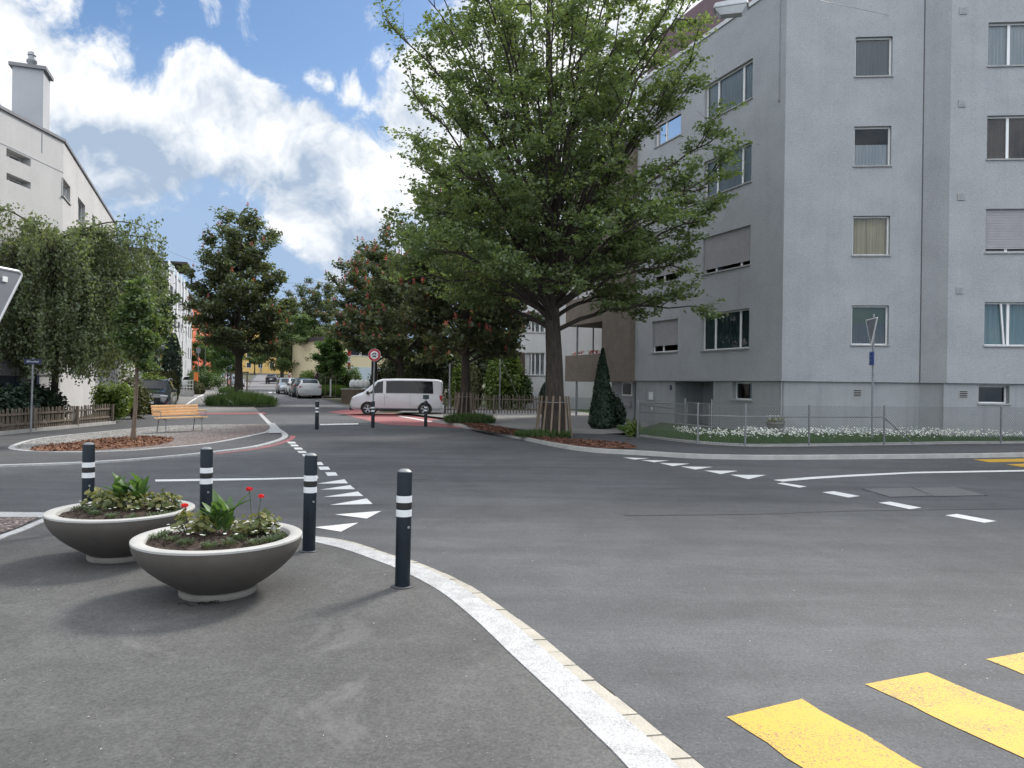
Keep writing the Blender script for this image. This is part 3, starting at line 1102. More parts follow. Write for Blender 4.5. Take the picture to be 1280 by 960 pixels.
# motorcycle above, car below
for wx in (-.055, .055):
    disc(m, (cx + wx, cz + .035), .026, Y0, Y1, 14)
m.box(cx - .05, cx + .05, Y0, Y1, cz + .045, cz + .07)
m.box(cx - .03, cx + .015, Y0, Y1, cz + .07, cz + .085)
m.bar((cx + .03, -.061, cz + .05), (cx + .05, -.061, cz + .1), .006, .014)
m.box(cx - .135, cx + .135, Y0, Y1, cz - .008, cz + .004)
m.add([(cx - .075, Y0, cz - .075), (cx + .075, Y0, cz - .075), (cx + .07, Y0, cz - .048), (cx + .04, Y0, cz - .044), (cx + .022, Y0, cz - .022), (cx - .03, Y0, cz - .022), (cx - .05, Y0, cz - .044), (cx - .074, Y0, cz - .05)], [tuple(range(8))])
for wx in (-.042, .042):
    disc(m, (cx + wx, cz - .078), .018, Y0, Y1, 12)
m.build('vehicle_symbols', BBAND, t, world=False)

# yield sign seen almost edge on with a small blue sign under it
p = g(1090, 557)
t = thing('sign_pole', 'grey pole by the wire fence with a triangular sign and a small blue sign', 'traffic sign', p)
m = MB(); m.tube([(0, 0, 0), (0, 0, 3.95)], .032, 10); m.lathe([(.034, 3.95), (.02, 3.97)], 10, caps=(False, True)); m.build('pole', STEEL, t, 60, world=False)
a = math.radians(264)
ex, ey = math.cos(a), math.sin(a)
nx, ny = -ey, ex
m = MB(lambda s, o, z: (ex * s + nx * o, ey * s + ny * o, z))
TR = [(-.45, 3.82), (.45, 3.82), (.0, 3.04)]
m.add([(s, -.05, z) for s, z in TR] + [(s, -.075, z) for s, z in TR], [(0, 1, 2), (5, 4, 3), (0, 3, 4, 1), (1, 4, 5, 2), (2, 5, 3, 0)])
m.build('sign_panel', GREY_S, t, world=False)
m = MB(lambda s, o, z: (ex * s + nx * o, ey * s + ny * o, z))
for i in range(3):
    q, r_ = TR[i], TR[(i + 1) % 3]
    m.bar((q[0], -.062, q[1]), (r_[0], -.062, r_[1]), .035, .03, up=(0, 1, 0))
m.build('sign_rim', WHITE_S, t, world=False)
a2 = math.radians(262)
ex2, ey2 = math.cos(a2), math.sin(a2)
m = MB(lambda s, o, z: (ex2 * s - ey2 * o, ey2 * s + ex2 * o, z))
m.box(-.2, .2, -.05, -.036, 2.42, 2.83)
m.build('blue_sign', BLUE_P, t, world=False)
m = MB(lambda s, o, z: (ex2 * s - ey2 * o, ey2 * s + ex2 * o, z))
for k in range(3):
    m.bar((-.15, -.056, 2.5 + k * .12), (.05, -.056, 2.56 + k * .12), .012, .03, up=(0, 1, 0))
    m.bar((.05, -.056, 2.56 + k * .12), (-.12, -.056, 2.6 + k * .12), .012, .02, up=(0, 1, 0))
m.build('pale_marks', mat('pale_blue_mark', (.12, .22, .5), .4), t, world=False)

# back of a triangular sign at the left picture edge
R = at(28.5, 341, 5.0)
dd = Vector((.12, 1, 0)).normalized()
t = thing('traffic_sign', 'grey back of a large triangular sign with a pale rim at the left edge', 'traffic sign', (R.x - dd.x * .45, R.y - dd.y * .45, .03))
Rz = R.z - .03
fr = lambda s, o, z: (dd.x * s - dd.y * o * -1, dd.y * s + dd.x * o * -1, z)
TR = [(-.45, Rz), (.45, Rz), (0, Rz - .78)]


def rounded(tr, k=.05):
    out = []
    for i in range(3):
        a_, b_, c_ = Vector(tr[i - 1]), Vector(tr[i]), Vector(tr[(i + 1) % 3])
        p1 = b_ + (a_ - b_).normalized() * k
        p2 = b_ + (c_ - b_).normalized() * k
        for j in range(5):
            u = j / 4
            out.append((1 - u) ** 2 * p1 + 2 * u * (1 - u) * b_ + u * u * p2)
    return out


rt = rounded(TR)
n = len(rt)
m = MB(fr)
m.add([(q.x, .0, q.y) for q in rt] + [(q.x, .004, q.y) for q in rt], [tuple(range(n)), tuple(range(2 * n - 1, n - 1, -1))] + [(i, (i + 1) % n, n + (i + 1) % n, n + i) for i in range(n)])
m.build('sign_panel', GREY_S, t, world=False)
m = MB(fr)
m.tube([(q.x, 0, q.y) for q in rt] + [(rt[0].x, 0, rt[0].y)], .011, 6, caps=False)
m.build('sign_rim', mat('alu_rim', (.62, .63, .64), .4, .4), t, 60, world=False)
m = MB(fr)
m.box(.27, .31, .004, .012, Rz - .085, Rz - .05)
m.build('sticker', WHITE_S, t, world=False)
m = MB(fr); m.tube([(0, .05, 0), (0, .05, Rz + .1)], .035, 10)
m.build('pole', STEEL, t, 60, world=False)

# street name sign by the left fence
p = g(38.5, 541.5, .03)
t = thing('street_name_sign', 'small dark blue street name plate on a slim grey pole by the picket fence', 'street sign', p)
zt = at(42, 452, p.y).z - p.z
m = MB(); m.tube([(0, 0, 0), (.04, 0, zt + .1)], .03, 8); m.build('pole', STEEL_D, t, 60, world=False)
m = MB(); m.box(-.2, .32, -.05, -.035, zt - .09, zt + .06); m.build('name_plate', BLUE_D, t, world=False)
m = MB()
rnd = random.Random(5)
x = -.12
while x < .24:
    w = rnd.uniform(.012, .022)
    m.box(x, x + w, -.054, -.05, zt - .035, zt + rnd.choice((.0, .0, .015)))
    x += w + .008
m.build('worn_lettering', mat('pale_lettering', (.4, .42, .48), .5), t, world=False)

# ------------------------------------------------------------------ plants in the planters


def blade(m, base, yaw, lean, L, W, fold=.25, curl=.5, n=6):
    """one broad leaf: a folded, curling strip tapering to a point"""
    d = Vector((math.cos(yaw), math.sin(yaw), 0))
    s = Vector((-d.y, d.x, 0))
    p = Vector(base)
    el = lean
    vs, fs = [], []
    for i in range(n + 1):
        t = i / n
        w = W * (math.sin(PI * min(1, t * .92 + .06)) ** .8) * (1 - t * .25)
        if i == n:
            w = .002
        dirv = d * math.cos(el) + Vector((0, 0, 1)) * math.sin(el)
        nn = s.cross(dirv)
        vs += [p - s * w + nn * (-w * fold), p.copy(), p + s * w + nn * (-w * fold)]
        p = p + dirv * (L / n)
        el -= curl / n
    for i in range(n):
        a = i * 3
        fs += [(a, a + 1, a + 4, a + 3), (a + 1, a + 2, a + 5, a + 4)]
    m.add(vs, fs)


def canna(loc, label, rnd, k=1.0, group='broad leaved plants in the planters'):
    t = thing('canna_plant', label, 'plant', loc, 0, group)
    m = MB()
    ns = 3
    for s in range(ns):
        b = (rnd.uniform(-.05, .05) * k, rnd.uniform(-.04, .04) * k, 0)
        a0 = rnd.uniform(0, 6)
        for i in range(5):
            blade(m, (b[0], b[1], .03 + .035 * i * k), a0 + i * 2.4, rnd.uniform(.75, 1.4), rnd.uniform(.15, .27) * k, rnd.uniform(.03, .05) * k, .25, rnd.uniform(.2, .8))
    m.build('leaf_rosette', L_CANNA, t, 60, world=False)
    m = MB()
    m.tube([(0, 0, -.01), (.01, 0, .13 * k)], .008, 6)
    m.build('stem', L_CANNA, t, 60, world=False)
    return t


def round_leaf(m, c, r, nrm, rnd):
    n = 7
    nrm = Vector(nrm).normalized()
    u = nrm.orthogonal().normalized()
    w = nrm.cross(u)
    vs = [Vector(c) - nrm * r * .25]
    for i in range(n):
        a = 2 * PI * i / n
        q = r * rnd.uniform(.85, 1.1)
        vs.append(Vector(c) + u * math.cos(a) * q + w * math.sin(a) * q + nrm * rnd.uniform(-.1, .12) * r)
    m.add(vs, [(0, 1 + i, 1 + (i + 1) % n) for i in range(n)])


def geranium(loc, label, rnd, flowers=0, k=1.0, group='geraniums in the planters', fz=.22):
    t = thing('geranium', label, 'plant', loc, 0, group)
    m, ms = MB(), MB()
    for i in range(46):
        a = rnd.uniform(0, 2 * PI)
        rr = math.sqrt(rnd.random()) * .125 * k
        z = rnd.uniform(.03, .19) * k * (1.2 - rr * 4)
        c = (rr * math.cos(a), rr * math.sin(a), z)
        round_leaf(m, c, rnd.uniform(.018, .034) * k, (math.cos(a) * .6 + rnd.uniform(-.4, .4), math.sin(a) * .6 + rnd.uniform(-.4, .4), .8), rnd)
        if i % 3 == 0:
            ms.tube([(c[0] * .2, c[1] * .2, -.01), c], .003, 4)
    m.build('foliage', L_GERAN, t, world=False)
    ms.build('stems', L_HERB, t, world=False)
    for f in range(flowers):
        fx, fy = rnd.uniform(-.06, .06), rnd.uniform(-.04, .04)
        zz = fz * k * rnd.uniform(.85, 1.1)
        m = MB()
        m.tube([(fx * .3, fy * .3, .04), (fx, fy, zz)], .0035, 5)
        m.build('flower_stalk', L_HERB, t, world=False)
        m = MB()
        for i in range(26):
            v = Vector((rnd.gauss(0, 1), rnd.gauss(0, 1), rnd.gauss(.2, .8))).normalized()
            round_leaf(m, Vector((fx, fy, zz)) + Vector((v.x * .024, v.y * .024, v.z * .012)), rnd.uniform(.009, .014), v, rnd)
        m.build('red_flower_head', FL_RED, t, world=False)
    return t


def herb(loc, label, rnd, flowers=3, k=1.0, group=None):
    t = thing('bedding_plant', label, 'plant', loc, 0, group)
    m = MB()
    for i in range(110):
        a = rnd.uniform(0, 2 * PI)
        rr = math.sqrt(rnd.random()) * .05 * k
        blade(m, (rr * math.cos(a), rr * math.sin(a), rnd.uniform(0, .03)), a + rnd.uniform(-1, 1), rnd.uniform(.2, 1.3), rnd.uniform(.018, .038) * k, .0055 * k, .1, .8, 2)
    m.build('foliage', L_HERB, t, world=False)
    for f in range(flowers):
        a = rnd.uniform(0, 2 * PI)
        rr = rnd.uniform(.02, .07) * k
        fz = rnd.uniform(.07, .1) * k
        m = MB()
        for i in range(7):
            b = i * 2 * PI / 7
            blade(m, (rr * math.cos(a), rr * math.sin(a), fz), b, .25, .014, .005, 0, .3, 2)
        m.build('white_flower', FL_WHITE, t, world=False)
    return t


def planter(loc, label, R=.628, H=.45):
    t = thing('planter', label, 'planter', loc, 0, 'round concrete planters')
    m = MB()
    prof = [(.26, .045)]
    for i in range(1, 15):
        a = i / 14
        zn = a ** 1.25
        prof.append((.26 + (R - .26) * (1 - (1 - zn) ** 1.8), .045 + (H - .075) * zn))
    prof += [(R + .002, H - .015)]
    m.lathe(prof, 72, caps=(True, False))
    m.build('bowl', CONC, t, 50, world=False)
    m = MB()
    m.lathe([(R + .003, H - .02), (R + .002, H - .005), (R - .008, H), (R - .085, H - .004), (R - .095, H - .012), (R - .105, H - .09)], 72, caps=(False, False))
    m.build('rim', CONC_L, t, 50, world=False)
    m = MB()
    m.lathe([(.285, 0), (.29, .01), (.29, .04), (.28, .05), (.1, .052)], 48, caps=(True, False))
    m.build('foot_ring', CONC_B, t, 50, world=False)
    # soil: lumpy mound
    m = MB()
    rnd = random.Random(int(loc[0] * 100))
    vs, fs = [], []
    nr, na = 12, 60
    for i in range(nr + 1):
        for k in range(na):
            rr = (R - .1) * i / nr
            a = 2 * PI * k / na
            vs.append((rr * math.cos(a), rr * math.sin(a), H - .045 + .045 * (1 - (i / nr) ** 2) + rnd.uniform(-.011, .011)))
    for i in range(nr):
        for k in range(na):
            fs.append((i * na + k, i * na + (k + 1) % na, (i + 1) * na + (k + 1) % na, (i + 1) * na + k))
    m.add(vs, fs)
    for i in range(260):
        a, rr = rnd.uniform(0, 2 * PI), math.sqrt(rnd.random()) * (R - .13)
        q = (rr * math.cos(a), rr * math.sin(a), H - .035 + .045 * (1 - (rr / (R - .1)) ** 2))
        s = rnd.uniform(.006, .02)
        m.bar((q[0] - s, q[1], q[2]), (q[0] + s * rnd.uniform(.3, 1), q[1] + rnd.uniform(-s, s), q[2] + .012), .008, .006)
    m.build('soil', SOIL, t, world=False)
    return t


def soil_z(rr, R=.628, H=.45):
    return H - .045 + .045 * (1 - (rr / (R - .1)) ** 2)


P2 = at(273, 741, 5.86); P2.z = .03
P1 = at(152, 690, 6.98); P1.z = .03
planter(P2, 'front concrete bowl planter with red geraniums')
planter(P1, 'rear concrete bowl planter without red flowers, left of the front one')


def on(P, px, py_, d_off):
    """soil position in a planter: px gives the side position, d_off the depth offset"""
    a, _ = ray(px, py_)
    d = P.y + d_off
    x = a * d - P.x
    rr = math.hypot(x, d_off)
    return Vector((P.x + x, d, P.z + soil_z(min(rr, .51))))


rnd = random.Random(11)
canna(on(P2, 281, 660, .05), 'tall broad leaved plant at the middle of the front planter', rnd, 1.0)
canna(on(P2, 266, 660, .1), 'smaller broad leaved plant left of the tallest one in the front planter', rnd, .75)
canna(on(P1, 152, 640, .06), 'bushy broad leaved plant at the middle of the rear planter', rnd, 1.0)
canna(on(P1, 175, 640, .1), 'broad leaved plant right of the bushiest one in the rear planter', rnd, .95)
geranium(on(P2, 236, 665, .1), 'geranium with one low red flower at the left of the front planter', rnd, 1, 1.05, fz=.2)
geranium(on(P2, 252, 668, -.05), 'leafy geranium without flowers behind the front rim of the front planter', rnd, 0, .9)
geranium(on(P2, 318, 660, .06), 'geranium with two tall red flowers at the right of the front planter', rnd, 2, 1.05, fz=.34)
geranium(on(P2, 333, 665, .14), 'yellowish geranium without flowers rightmost in the front planter', rnd, 0, 1.0)
geranium(on(P2, 305, 668, -.02), 'small flowerless geranium right of the tall leaves in the front planter', rnd, 0, .8)
for i, (px, do) in enumerate([(128, .05), (140, -.06), (165, -.08), (188, .04), (205, .02), (150, .2), (212, .12), (172, .15), (120, .16)]):
    geranium(on(P1, px, 640, do), 'flowerless yellow green geranium in the rear planter', rnd, 0, rnd.uniform(.8, 1.05), group='flowerless geraniums of the rear planter')
for i, (px, do) in enumerate([(205, .1), (196, -.02), (214, -.18), (232, -.3), (262, -.36), (286, -.28), (318, -.22), (345, -.02), (350, .08), (335, -.12), (300, -.12)]):
    herb(on(P2, px, 675, do), 'low bedding plant with small white flowers in the front planter', rnd, rnd.choice((1, 2, 4)) if px not in (300, 335) else 1, 1.05, 'white bedding plants of the front planter')
for i, (px, do) in enumerate([(98, .02), (112, -.15), (118, -.28), (140, -.36), (165, -.36), (190, -.25), (212, -.1), (222, .06), (203, -.2)]):
    herb(on(P1, px, 645, do), 'low bedding plant with small white flowers in the rear planter', rnd, rnd.choice((1, 2, 3)), 1.0, 'white bedding plants of the rear planter')

# wet leaf litter in front of the near planter
m = MB()
rnd = random.Random(4)
c0 = g(261, 753, .03)
for i in range(70):
    q = Vector((c0.x + rnd.gauss(0, .045), c0.y + rnd.gauss(0, .03), c0.z + rnd.uniform(.003, .014)))
    round_leaf(m, q, rnd.uniform(.006, .014), (rnd.uniform(-1, 1), rnd.uniform(-1, 1), 1.2), rnd)
q0 = g(244, 755, .033)
for i in range(6):
    a = q0 + Vector((i * .022 - .12, -i * .004 + .02 * math.sin(i) - .02, .004))
    m.bar(a, a + Vector((.025, rnd.uniform(-.01, .01), 0)), .006, .004)
tag(m.build('leaf_litter', mat('wet_litter', (.012, .01, .009), .6, var=.4, scale=30)), 'small clump of black wet leaves on the pavement before the front planter', 'leaf litter')

# ------------------------------------------------------------------ bench
bp = g(222, 540, .047)
t = thing('park_bench', 'light wooden slatted bench with thin steel legs on the gravel island', 'bench', bp, math.radians(57))
# local: length along x, sits facing -y
L = 1.6
m = MB()
for k in range(5):
    y = -.02 - k * .085
    m.box(-L / 2, L / 2, y - .036, y + .036, .43 + (.012 if k in (0, 4) else 0), .462 + (.012 if k in (0, 4) else 0))
m.build('seat', WOODB, t, world=False)
m = MB()
for k in range(4):
    z = .55 + k * .085
    y = .06 + (z - .45) * .28
    m.bar((-L / 2, y, z), (L / 2, y, z), .03, .07, up=(0, -.28, 1))
m.build('backrest', WOODB, t, world=False)
for x in (-.62, .62):
    m = MB()
    m.tube([(x, -.36, 0), (x, -.34, .42)], .016, 8)
    m.tube([(x, -.38, .42), (x, .04, .42), (x, .1, .5), (x, .2, .86)], .016, 8)
    m.tube([(x, .12, 0), (x, .03, .42)], .016, 8)
    m.build('leg_frame', STEEL, t, 60, world=False)
for x in (-L / 2 + .03, L / 2 - .03):
    m = MB()
    m.tube([(x, -.3, .43), (x, -.32, .64), (x, .1, .66)], .013, 8)
    m.build('armrest_support', STEEL, t, 60, world=False)
    m = MB()
    m.box(x - .025, x + .025, -.34, .08, .66, .685)
    m.build('armrest', WOODB, t, world=False)

# ------------------------------------------------------------------ fences


def picket_fence(a, b, label, h=.95, step=.105, w=.05, base=.1, post_every=2.4, tilt=.03, seed=1):
    a, b = Vector(a), Vector(b)
    d = (b - a)
    L = d.length
    d.normalize()
    t = thing('picket_fence', label, 'fence', (a.x, a.y, base))
    nn = Vector((-d.y, d.x, 0))
    rnd = random.Random(seed)
    m = MB()
    s = 0
    while s < L:
        p = d * s
        hh = h * rnd.uniform(.95, 1.03)
        tl = d * rnd.uniform(-tilt, tilt) * 2
        w2 = w * rnd.uniform(.85, 1.1) / 2
        th = .011
        q = [p - d * w2 - nn * th, p + d * w2 - nn * th, p + d * w2 + nn * th, p - d * w2 + nn * th]
        up = Vector((0, 0, hh)) + tl
        pk = p + Vector((0, 0, hh + .04)) + tl
        vs = [x + Vector((0, 0, .05)) for x in q] + [x + up for x in q] + [pk]
        m.add(vs, [(0, 1, 5, 4), (1, 2, 6, 5), (2, 3, 7, 6), (3, 0, 4, 7), (4, 5, 8), (5, 6, 8), (6, 7, 8), (7, 4, 8)])
        s += step
    m.build('picket_panel', WOODF, t, world=False)
    for z in (.22, h * .78):
        m = MB()
        m.bar(nn * -.03 + Vector((0, 0, z)), d * L + nn * -.03 + Vector((0, 0, z)), .035, .06)
        m.build('rail', WOODF, t, world=False)
    n = max(1, round(L / post_every))
    for i in range(n + 1):
        p = d * (L * i / n) - nn * .08
        m = MB()
        m.tube([p, p + Vector((0, 0, h * 1.02))], .05, 8)
        m.build('post', WOODF, t, 50, world=False)
    return t


picket_fence((-14.72, 14.0, 0), (-14.72, 27.3, 0), 'weathered wooden picket fence before the dark bushes at the left', .66, .1, .045, .08, seed=2)
fa, fb2 = g(556, 517.5, .1), g(676, 518.2, .1)
picket_fence(fa, fb2, 'grey wooden picket fence at the driveway left of the white house', 1.0, .16, .055, .1, seed=5)
# low concrete edge under the left fence
m = MB(); m.box(-14.85, -14.6, 13, 27.45, -.05, .13)
o = m.build('fence_plinth', KERB); o['kind'] = 'structure'

# wire mesh fence before the grey building
FP = [(797, 547.5), (872, 555.5), (931.5, 558), (1011, 557.5), (1105, 556.5), (1251, 554.6), (1420, 552)]
fpt = [g(x, y, H2 + .06) for x, y in FP]
t = thing('wire_fence', 'low grey wire mesh fence on steel posts before the daisies', 'fence', fpt[0])
HF = 1.05
for p in fpt:
    m = MB(); m.tube([p, p + Vector((0, 0, HF + .03))], .027, 8); m.build('post', STEEL, t, 60)
    m = MB(); m.lathe([(.031, HF + .02), (.031, HF + .045), (.01, HF + .055)], 10, p, caps=(False, True)); m.build('post_cap', STEEL, t, 60)
m = MB()
m.tube([p + Vector((0, 0, HF - .28)) for p in fpt[:5]], .018, 6)
m.build('top_rail', STEEL, t, 60)
m = MB()
q = fpt[4]; dq = (fpt[5] - fpt[4]).normalized()
m.tube([q + Vector((0, 0, HF - .3)), q + dq * 1.0 + Vector((0, 0, .02))], .018, 6)
m.build('brace', STEEL, t, 60)
for i in range(len(fpt) - 1):
    a, b = fpt[i], fpt[i + 1]
    L = (b - a).length
    d = (b - a) / L
    m = MB()
    stp = .085
    w = .005
    nn = Vector((-d.y, d.x, 0)) * .03
    n = int((L + HF) / stp)
    for k in range(n):
        s0 = k * stp
        for sg in (0, 1):
            x0, z0 = s0, 0.03
            x1, z1 = s0 - HF, HF
            if x0 > L:
                z0 += x0 - L; x0 = L
            if x1 < 0:
                z1 += x1; x1 = 0
            if z1 <= z0:
                continue
            if sg:
                x0, x1 = L - x0, L - x1
            m.bar(a + d * x0 + Vector((0, 0, z0)) - nn, a + d * x1 + Vector((0, 0, z1)) - nn, w, w)
    for z in (HF, HF * .5, .04):
        m.bar(a + Vector((0, 0, z)) - nn, b + Vector((0, 0, z)) - nn, .006, .006)
    m.build('wire_mesh', mat('mesh_wire', (.17, .175, .175), .55, .4), t)
# garden gate standing behind it at the entrance path
ga, gb = at(856, 540, 25.2), at(889, 540, 24.4)
ga.z = gb.z = .14
t = thing('garden_gate', 'small grey tubular gate at the dark building entrance', 'gate', ga)
for p in (ga, gb):
    m = MB(); m.tube([p, p + Vector((0, 0, 1.15))], .03, 8); m.build('post', STEEL, t, 60)
m = MB()
dg = (gb - ga).normalized()
for z in (.15, 1.0):
    m.tube([ga + dg * .06 + Vector((0, 0, z)), gb - dg * .06 + Vector((0, 0, z))], .018, 6)
for s in (.08, .92):
    q = ga.lerp(gb, s)
    m.tube([q + Vector((0, 0, .15)), q + Vector((0, 0, 1.0))], .018, 6)
m.build('gate_leaf', STEEL, t, 60)
# stair rail left of it
ra, rb = at(800, 540, 27.0), at(853, 540, 25.4)
t = thing('handrail', 'long grey tubular handrail left of the small gate', 'handrail', (ra.x, ra.y, .14))
m = MB()
for a_, b_, z in ((ra, rb, 1.0), (ra, rb, .92)):
    m.tube([(a_.x, a_.y, z + .1), (b_.x, b_.y, z - (.0 if z > .95 else .12) + .1)], .02, 6)
m.build('rail', STEEL, t, 60)
m = MB(); m.tube([(ra.x, ra.y, .1), (ra.x, ra.y, 1.1)], .025, 6); m.build('post', STEEL, t, 60)
# stone flower trough at the plinth
p = at(969, 540, 24.6); p.z = .14
t = thing('flower_trough', 'grey stone flower bowl with pale flowers against the building corner', 'planter', p)
m = MB(); m.lathe([(.16, 0), (.18, .08), (.29, .36), (.31, .37), (.31, .43), (.26, .43), (.25, .4)], 24, caps=(True, True)); m.build('bowl', CONC_B, t, 40, world=False)
m = MB(); mw = MB()
rnd = random.Random(8)
for i in range(90):
    a, rr = rnd.uniform(0, 6.3), math.sqrt(rnd.random()) * .3
    round_leaf(m, (rr * math.cos(a), rr * math.sin(a), .42 + rnd.uniform(0, .2)), .035, (rnd.uniform(-1, 1), rnd.uniform(-1, 1), 1), rnd)
    if i % 3 == 0:
        round_leaf(mw, (rr * math.cos(a), rr * math.sin(a), .5 + rnd.uniform(0, .14)), .02, (rnd.uniform(-1, 1), -1, 1), rnd)
m.build('foliage', L_GERAN, t, world=False)
mw.build('pale_flowers', FL_WHITE, t, world=False)

# ------------------------------------------------------------------ cars


def cut_arches(o, wheels, r, hw):
    cm = bmesh.new()
    for x in wheels:
        bmesh.ops.create_cone(cm, cap_ends=True, segments=28, radius1=r, radius2=r, depth=hw * 2.6, matrix=Matrix.Translation((x, 0, r * .9)) @ Matrix.Rotation(PI / 2, 4, 'X'))
    me = bpy.data.meshes.new('arch')
    cm.to_mesh(me)
    cm.free()
    c = bpy.data.objects.new('arch', me)
    COL.objects.link(c)
    md = o.modifiers.new('b', 'BOOLEAN')
    md.operation = 'DIFFERENCE'
    md.solver = 'EXACT'
    md.object = c
    dg_ = bpy.context.evaluated_depsgraph_get()
    dg_.update()
    new = bpy.data.meshes.new_from_object(o.evaluated_get(dg_))
    o.modifiers.clear()
    old = o.data
    o.data = new
    new.name = o.name
    bpy.data.meshes.remove(old)
    bpy.data.objects.remove(c)
    bpy.data.meshes.remove(me)
    new.polygons.foreach_set('use_smooth', [True] * len(new.polygons))
    new.set_sharp_from_angle(angle=math.radians(28))


def car(name, label, st, sidewin, wscreen, rscreen, wheels, wr, hw, paint, group=None, cat='car', lights=None, plate=True, trim=True, arch=1.14, mirror_x=None):
    """st: stations (x, z_bottom, z_belt, z_top, half width at belt, half width at roof), rear to front"""
    t = thing(name, label, cat, (0, 0, 0), 0, group)

    def ring(s):
        x, zb, zl, zt, w, wt = s
        half = [(w * .86, zb), (w * .97, zb + .12), (w, min(zb + .3, zl - .02)), (w * .985, zl), (wt, zt - .075), (wt - .1, zt - .012)]
        pts = [(x, -y, z) for y, z in half] + [(x, 0, zt)] + [(x, y, z) for y, z in half[::-1]]
        return pts
    m = MB()
    rs = [ring(s) for s in st]
    n = len(rs[0])
    vs = [p for r_ in rs for p in r_]
    fs = []
    for i in range(len(rs) - 1):
        for k in range(n):
            k2 = (k + 1) % n
            fs.append((i * n + k, i * n + k2, (i + 1) * n + k2, (i + 1) * n + k))
    fs += [tuple(range(n)), tuple((len(rs) - 1) * n + k for k in range(n - 1, -1, -1))]
    m.add(vs, fs)
    body = m.build('body', paint, t, 28, world=False)
    cut_arches(body, wheels, wr * arch, hw)

    def interp(x):
        for a, b in zip(st, st[1:]):
            if x <= b[0]:
                u = (x - a[0]) / max(1e-6, b[0] - a[0])
                u = max(0, min(1, u))
                return [a[i] + (b[i] - a[i]) * u for i in range(6)]
        return list(st[-1])

    def side(x, f, sgn, off):
        _, zb, zl, zt, w, wt = interp(x)
        y = w * .985 + (wt - w * .985) * f + off
        return (x, sgn * y, zl + (zt - .075 - zl) * f)

    for nm, lo, hi in sidewin:         # lo/hi: polylines of (x, f) bottom and top
        for sgn in (-1, 1):
            m = MB()
            N = 30
            def samp(pl, u):
                xs = pl[0][0] + (pl[-1][0] - pl[0][0]) * u
                for a, b in zip(pl, pl[1:]):
                    if xs <= b[0] + 1e-6:
                        q = (xs - a[0]) / max(1e-6, b[0] - a[0])
                        return xs, a[1] + (b[1] - a[1]) * q
                return pl[-1]
            vs = []
            for i in range(N + 1):
                for pl in (lo, hi):
                    x, f = samp(pl, i / N)
                    vs.append(side(x, f, sgn, .012))
            m.add(vs, [(2 * i, 2 * i + 1, 2 * i + 3, 2 * i + 2) for i in range(N)])
            m.build(nm, GLASS_D, t, 60, world=False)

    def screen(nm, x0, x1, inset):
        m = MB()
        vs = []
        N = 6
        nx_ = 1 if x1 < x0 else -1
        for i in range(N + 1):
            x = x0 + (x1 - x0) * i / N
            s = interp(x)
            zt, w = s[3], s[5] - .1 - inset
            for k in range(5):
                u = -1 + k / 2
                vs.append((x + .008 * nx_, u * w, zt - .012 * abs(u) + .012))
        m.add(vs, [(i * 5 + k, i * 5 + k + 1, (i + 1) * 5 + k + 1, (i + 1) * 5 + k) for i in range(N) for k in range(4)])
        m.build(nm, GLASS_D, t, 60, world=False)
    if wscreen:
        screen('windscreen', *wscreen)
    if rscreen:
        screen('rear_window', *rscreen)
    for x in wheels:
        for sgn in (-1, 1):
            w = thing('wheel', None, None, (x, sgn * (hw - .12), wr)) if False else None
            m = MB()
            y0, y1 = sgn * (hw - .2), sgn * (hw + .005)
            prof = [(wr * .6, y0), (wr * .97, y0), (wr, y0 + (y1 - y0) * .15), (wr, y0 + (y1 - y0) * .85), (wr * .95, y1), (wr * .66, y1), (wr * .64, y1 - sgn * .015)]
            M_ = MB(lambda a, b, c, X=x: (X + a, c, wr + b))
            M_.lathe([(r_, z) for r_, z in prof], 28, caps=(True, True))
            ty = M_.build('wheel', RUBBER, t, 40, world=False)
            M_ = MB(lambda a, b, c, X=x: (X + a, c, wr + b))
            M_.lathe([(wr * .64, y1 - sgn * .012), (wr * .6, y1 - sgn * .004), (wr * .57, y1 - sgn * .02)], 28, caps=(False, False))
            M_.lathe([(wr * .17, y1 - sgn * .03), (wr * .15, y1 - sgn * .012), (.001, y1 - sgn * .01)], 12, caps=(False, False))
            for k in range(5):
                a = 2 * PI * k / 5 + .3
                c_, s_ = math.cos(a), math.sin(a)
                for dl in (-.16, .16):
                    c2_, s2_ = math.cos(a + dl), math.sin(a + dl)
                    M_.bar((c_ * wr * .14, s_ * wr * .14, y1 - sgn * .022), (c2_ * wr * .6, s2_ * wr * .6, y1 - sgn * .016), .032, .014, up=(0, 0, 1))
            M_.build('rim', ALLOY, ty, 40, world=False)
    xf, xr = st[-1][0], st[0][0]
    if trim:
        for sgn in (-1, 1):
            m = MB()
            zb = st[len(st) // 2][1]
            m.box(wheels[0] + wr * 1.2, wheels[1] - wr * 1.2, sgn * (hw * .93), sgn * (hw + .012), zb - .015, zb + .09)
            m.build('sill_trim', BLACK, t, world=False)
    for nm, mt, bx in (lights or []):
        for sgn in (-1, 1):
            x0, x1, y0, y1, z0, z1 = bx
            m = MB(); m.box(x0, x1, min(sgn * y0, sgn * y1), max(sgn * y0, sgn * y1), z0, z1)
            o_ = m.build(nm, mt, t, world=False)
            bv = o_.modifiers.new('bevel', 'BEVEL'); bv.width = .02; bv.segments = 2
    if plate:
        m = MB(); m.box(xr - .02, xr + .02, -.2, .2, .62, .74); m.build('number_plate', WHITE_S, t, world=False)
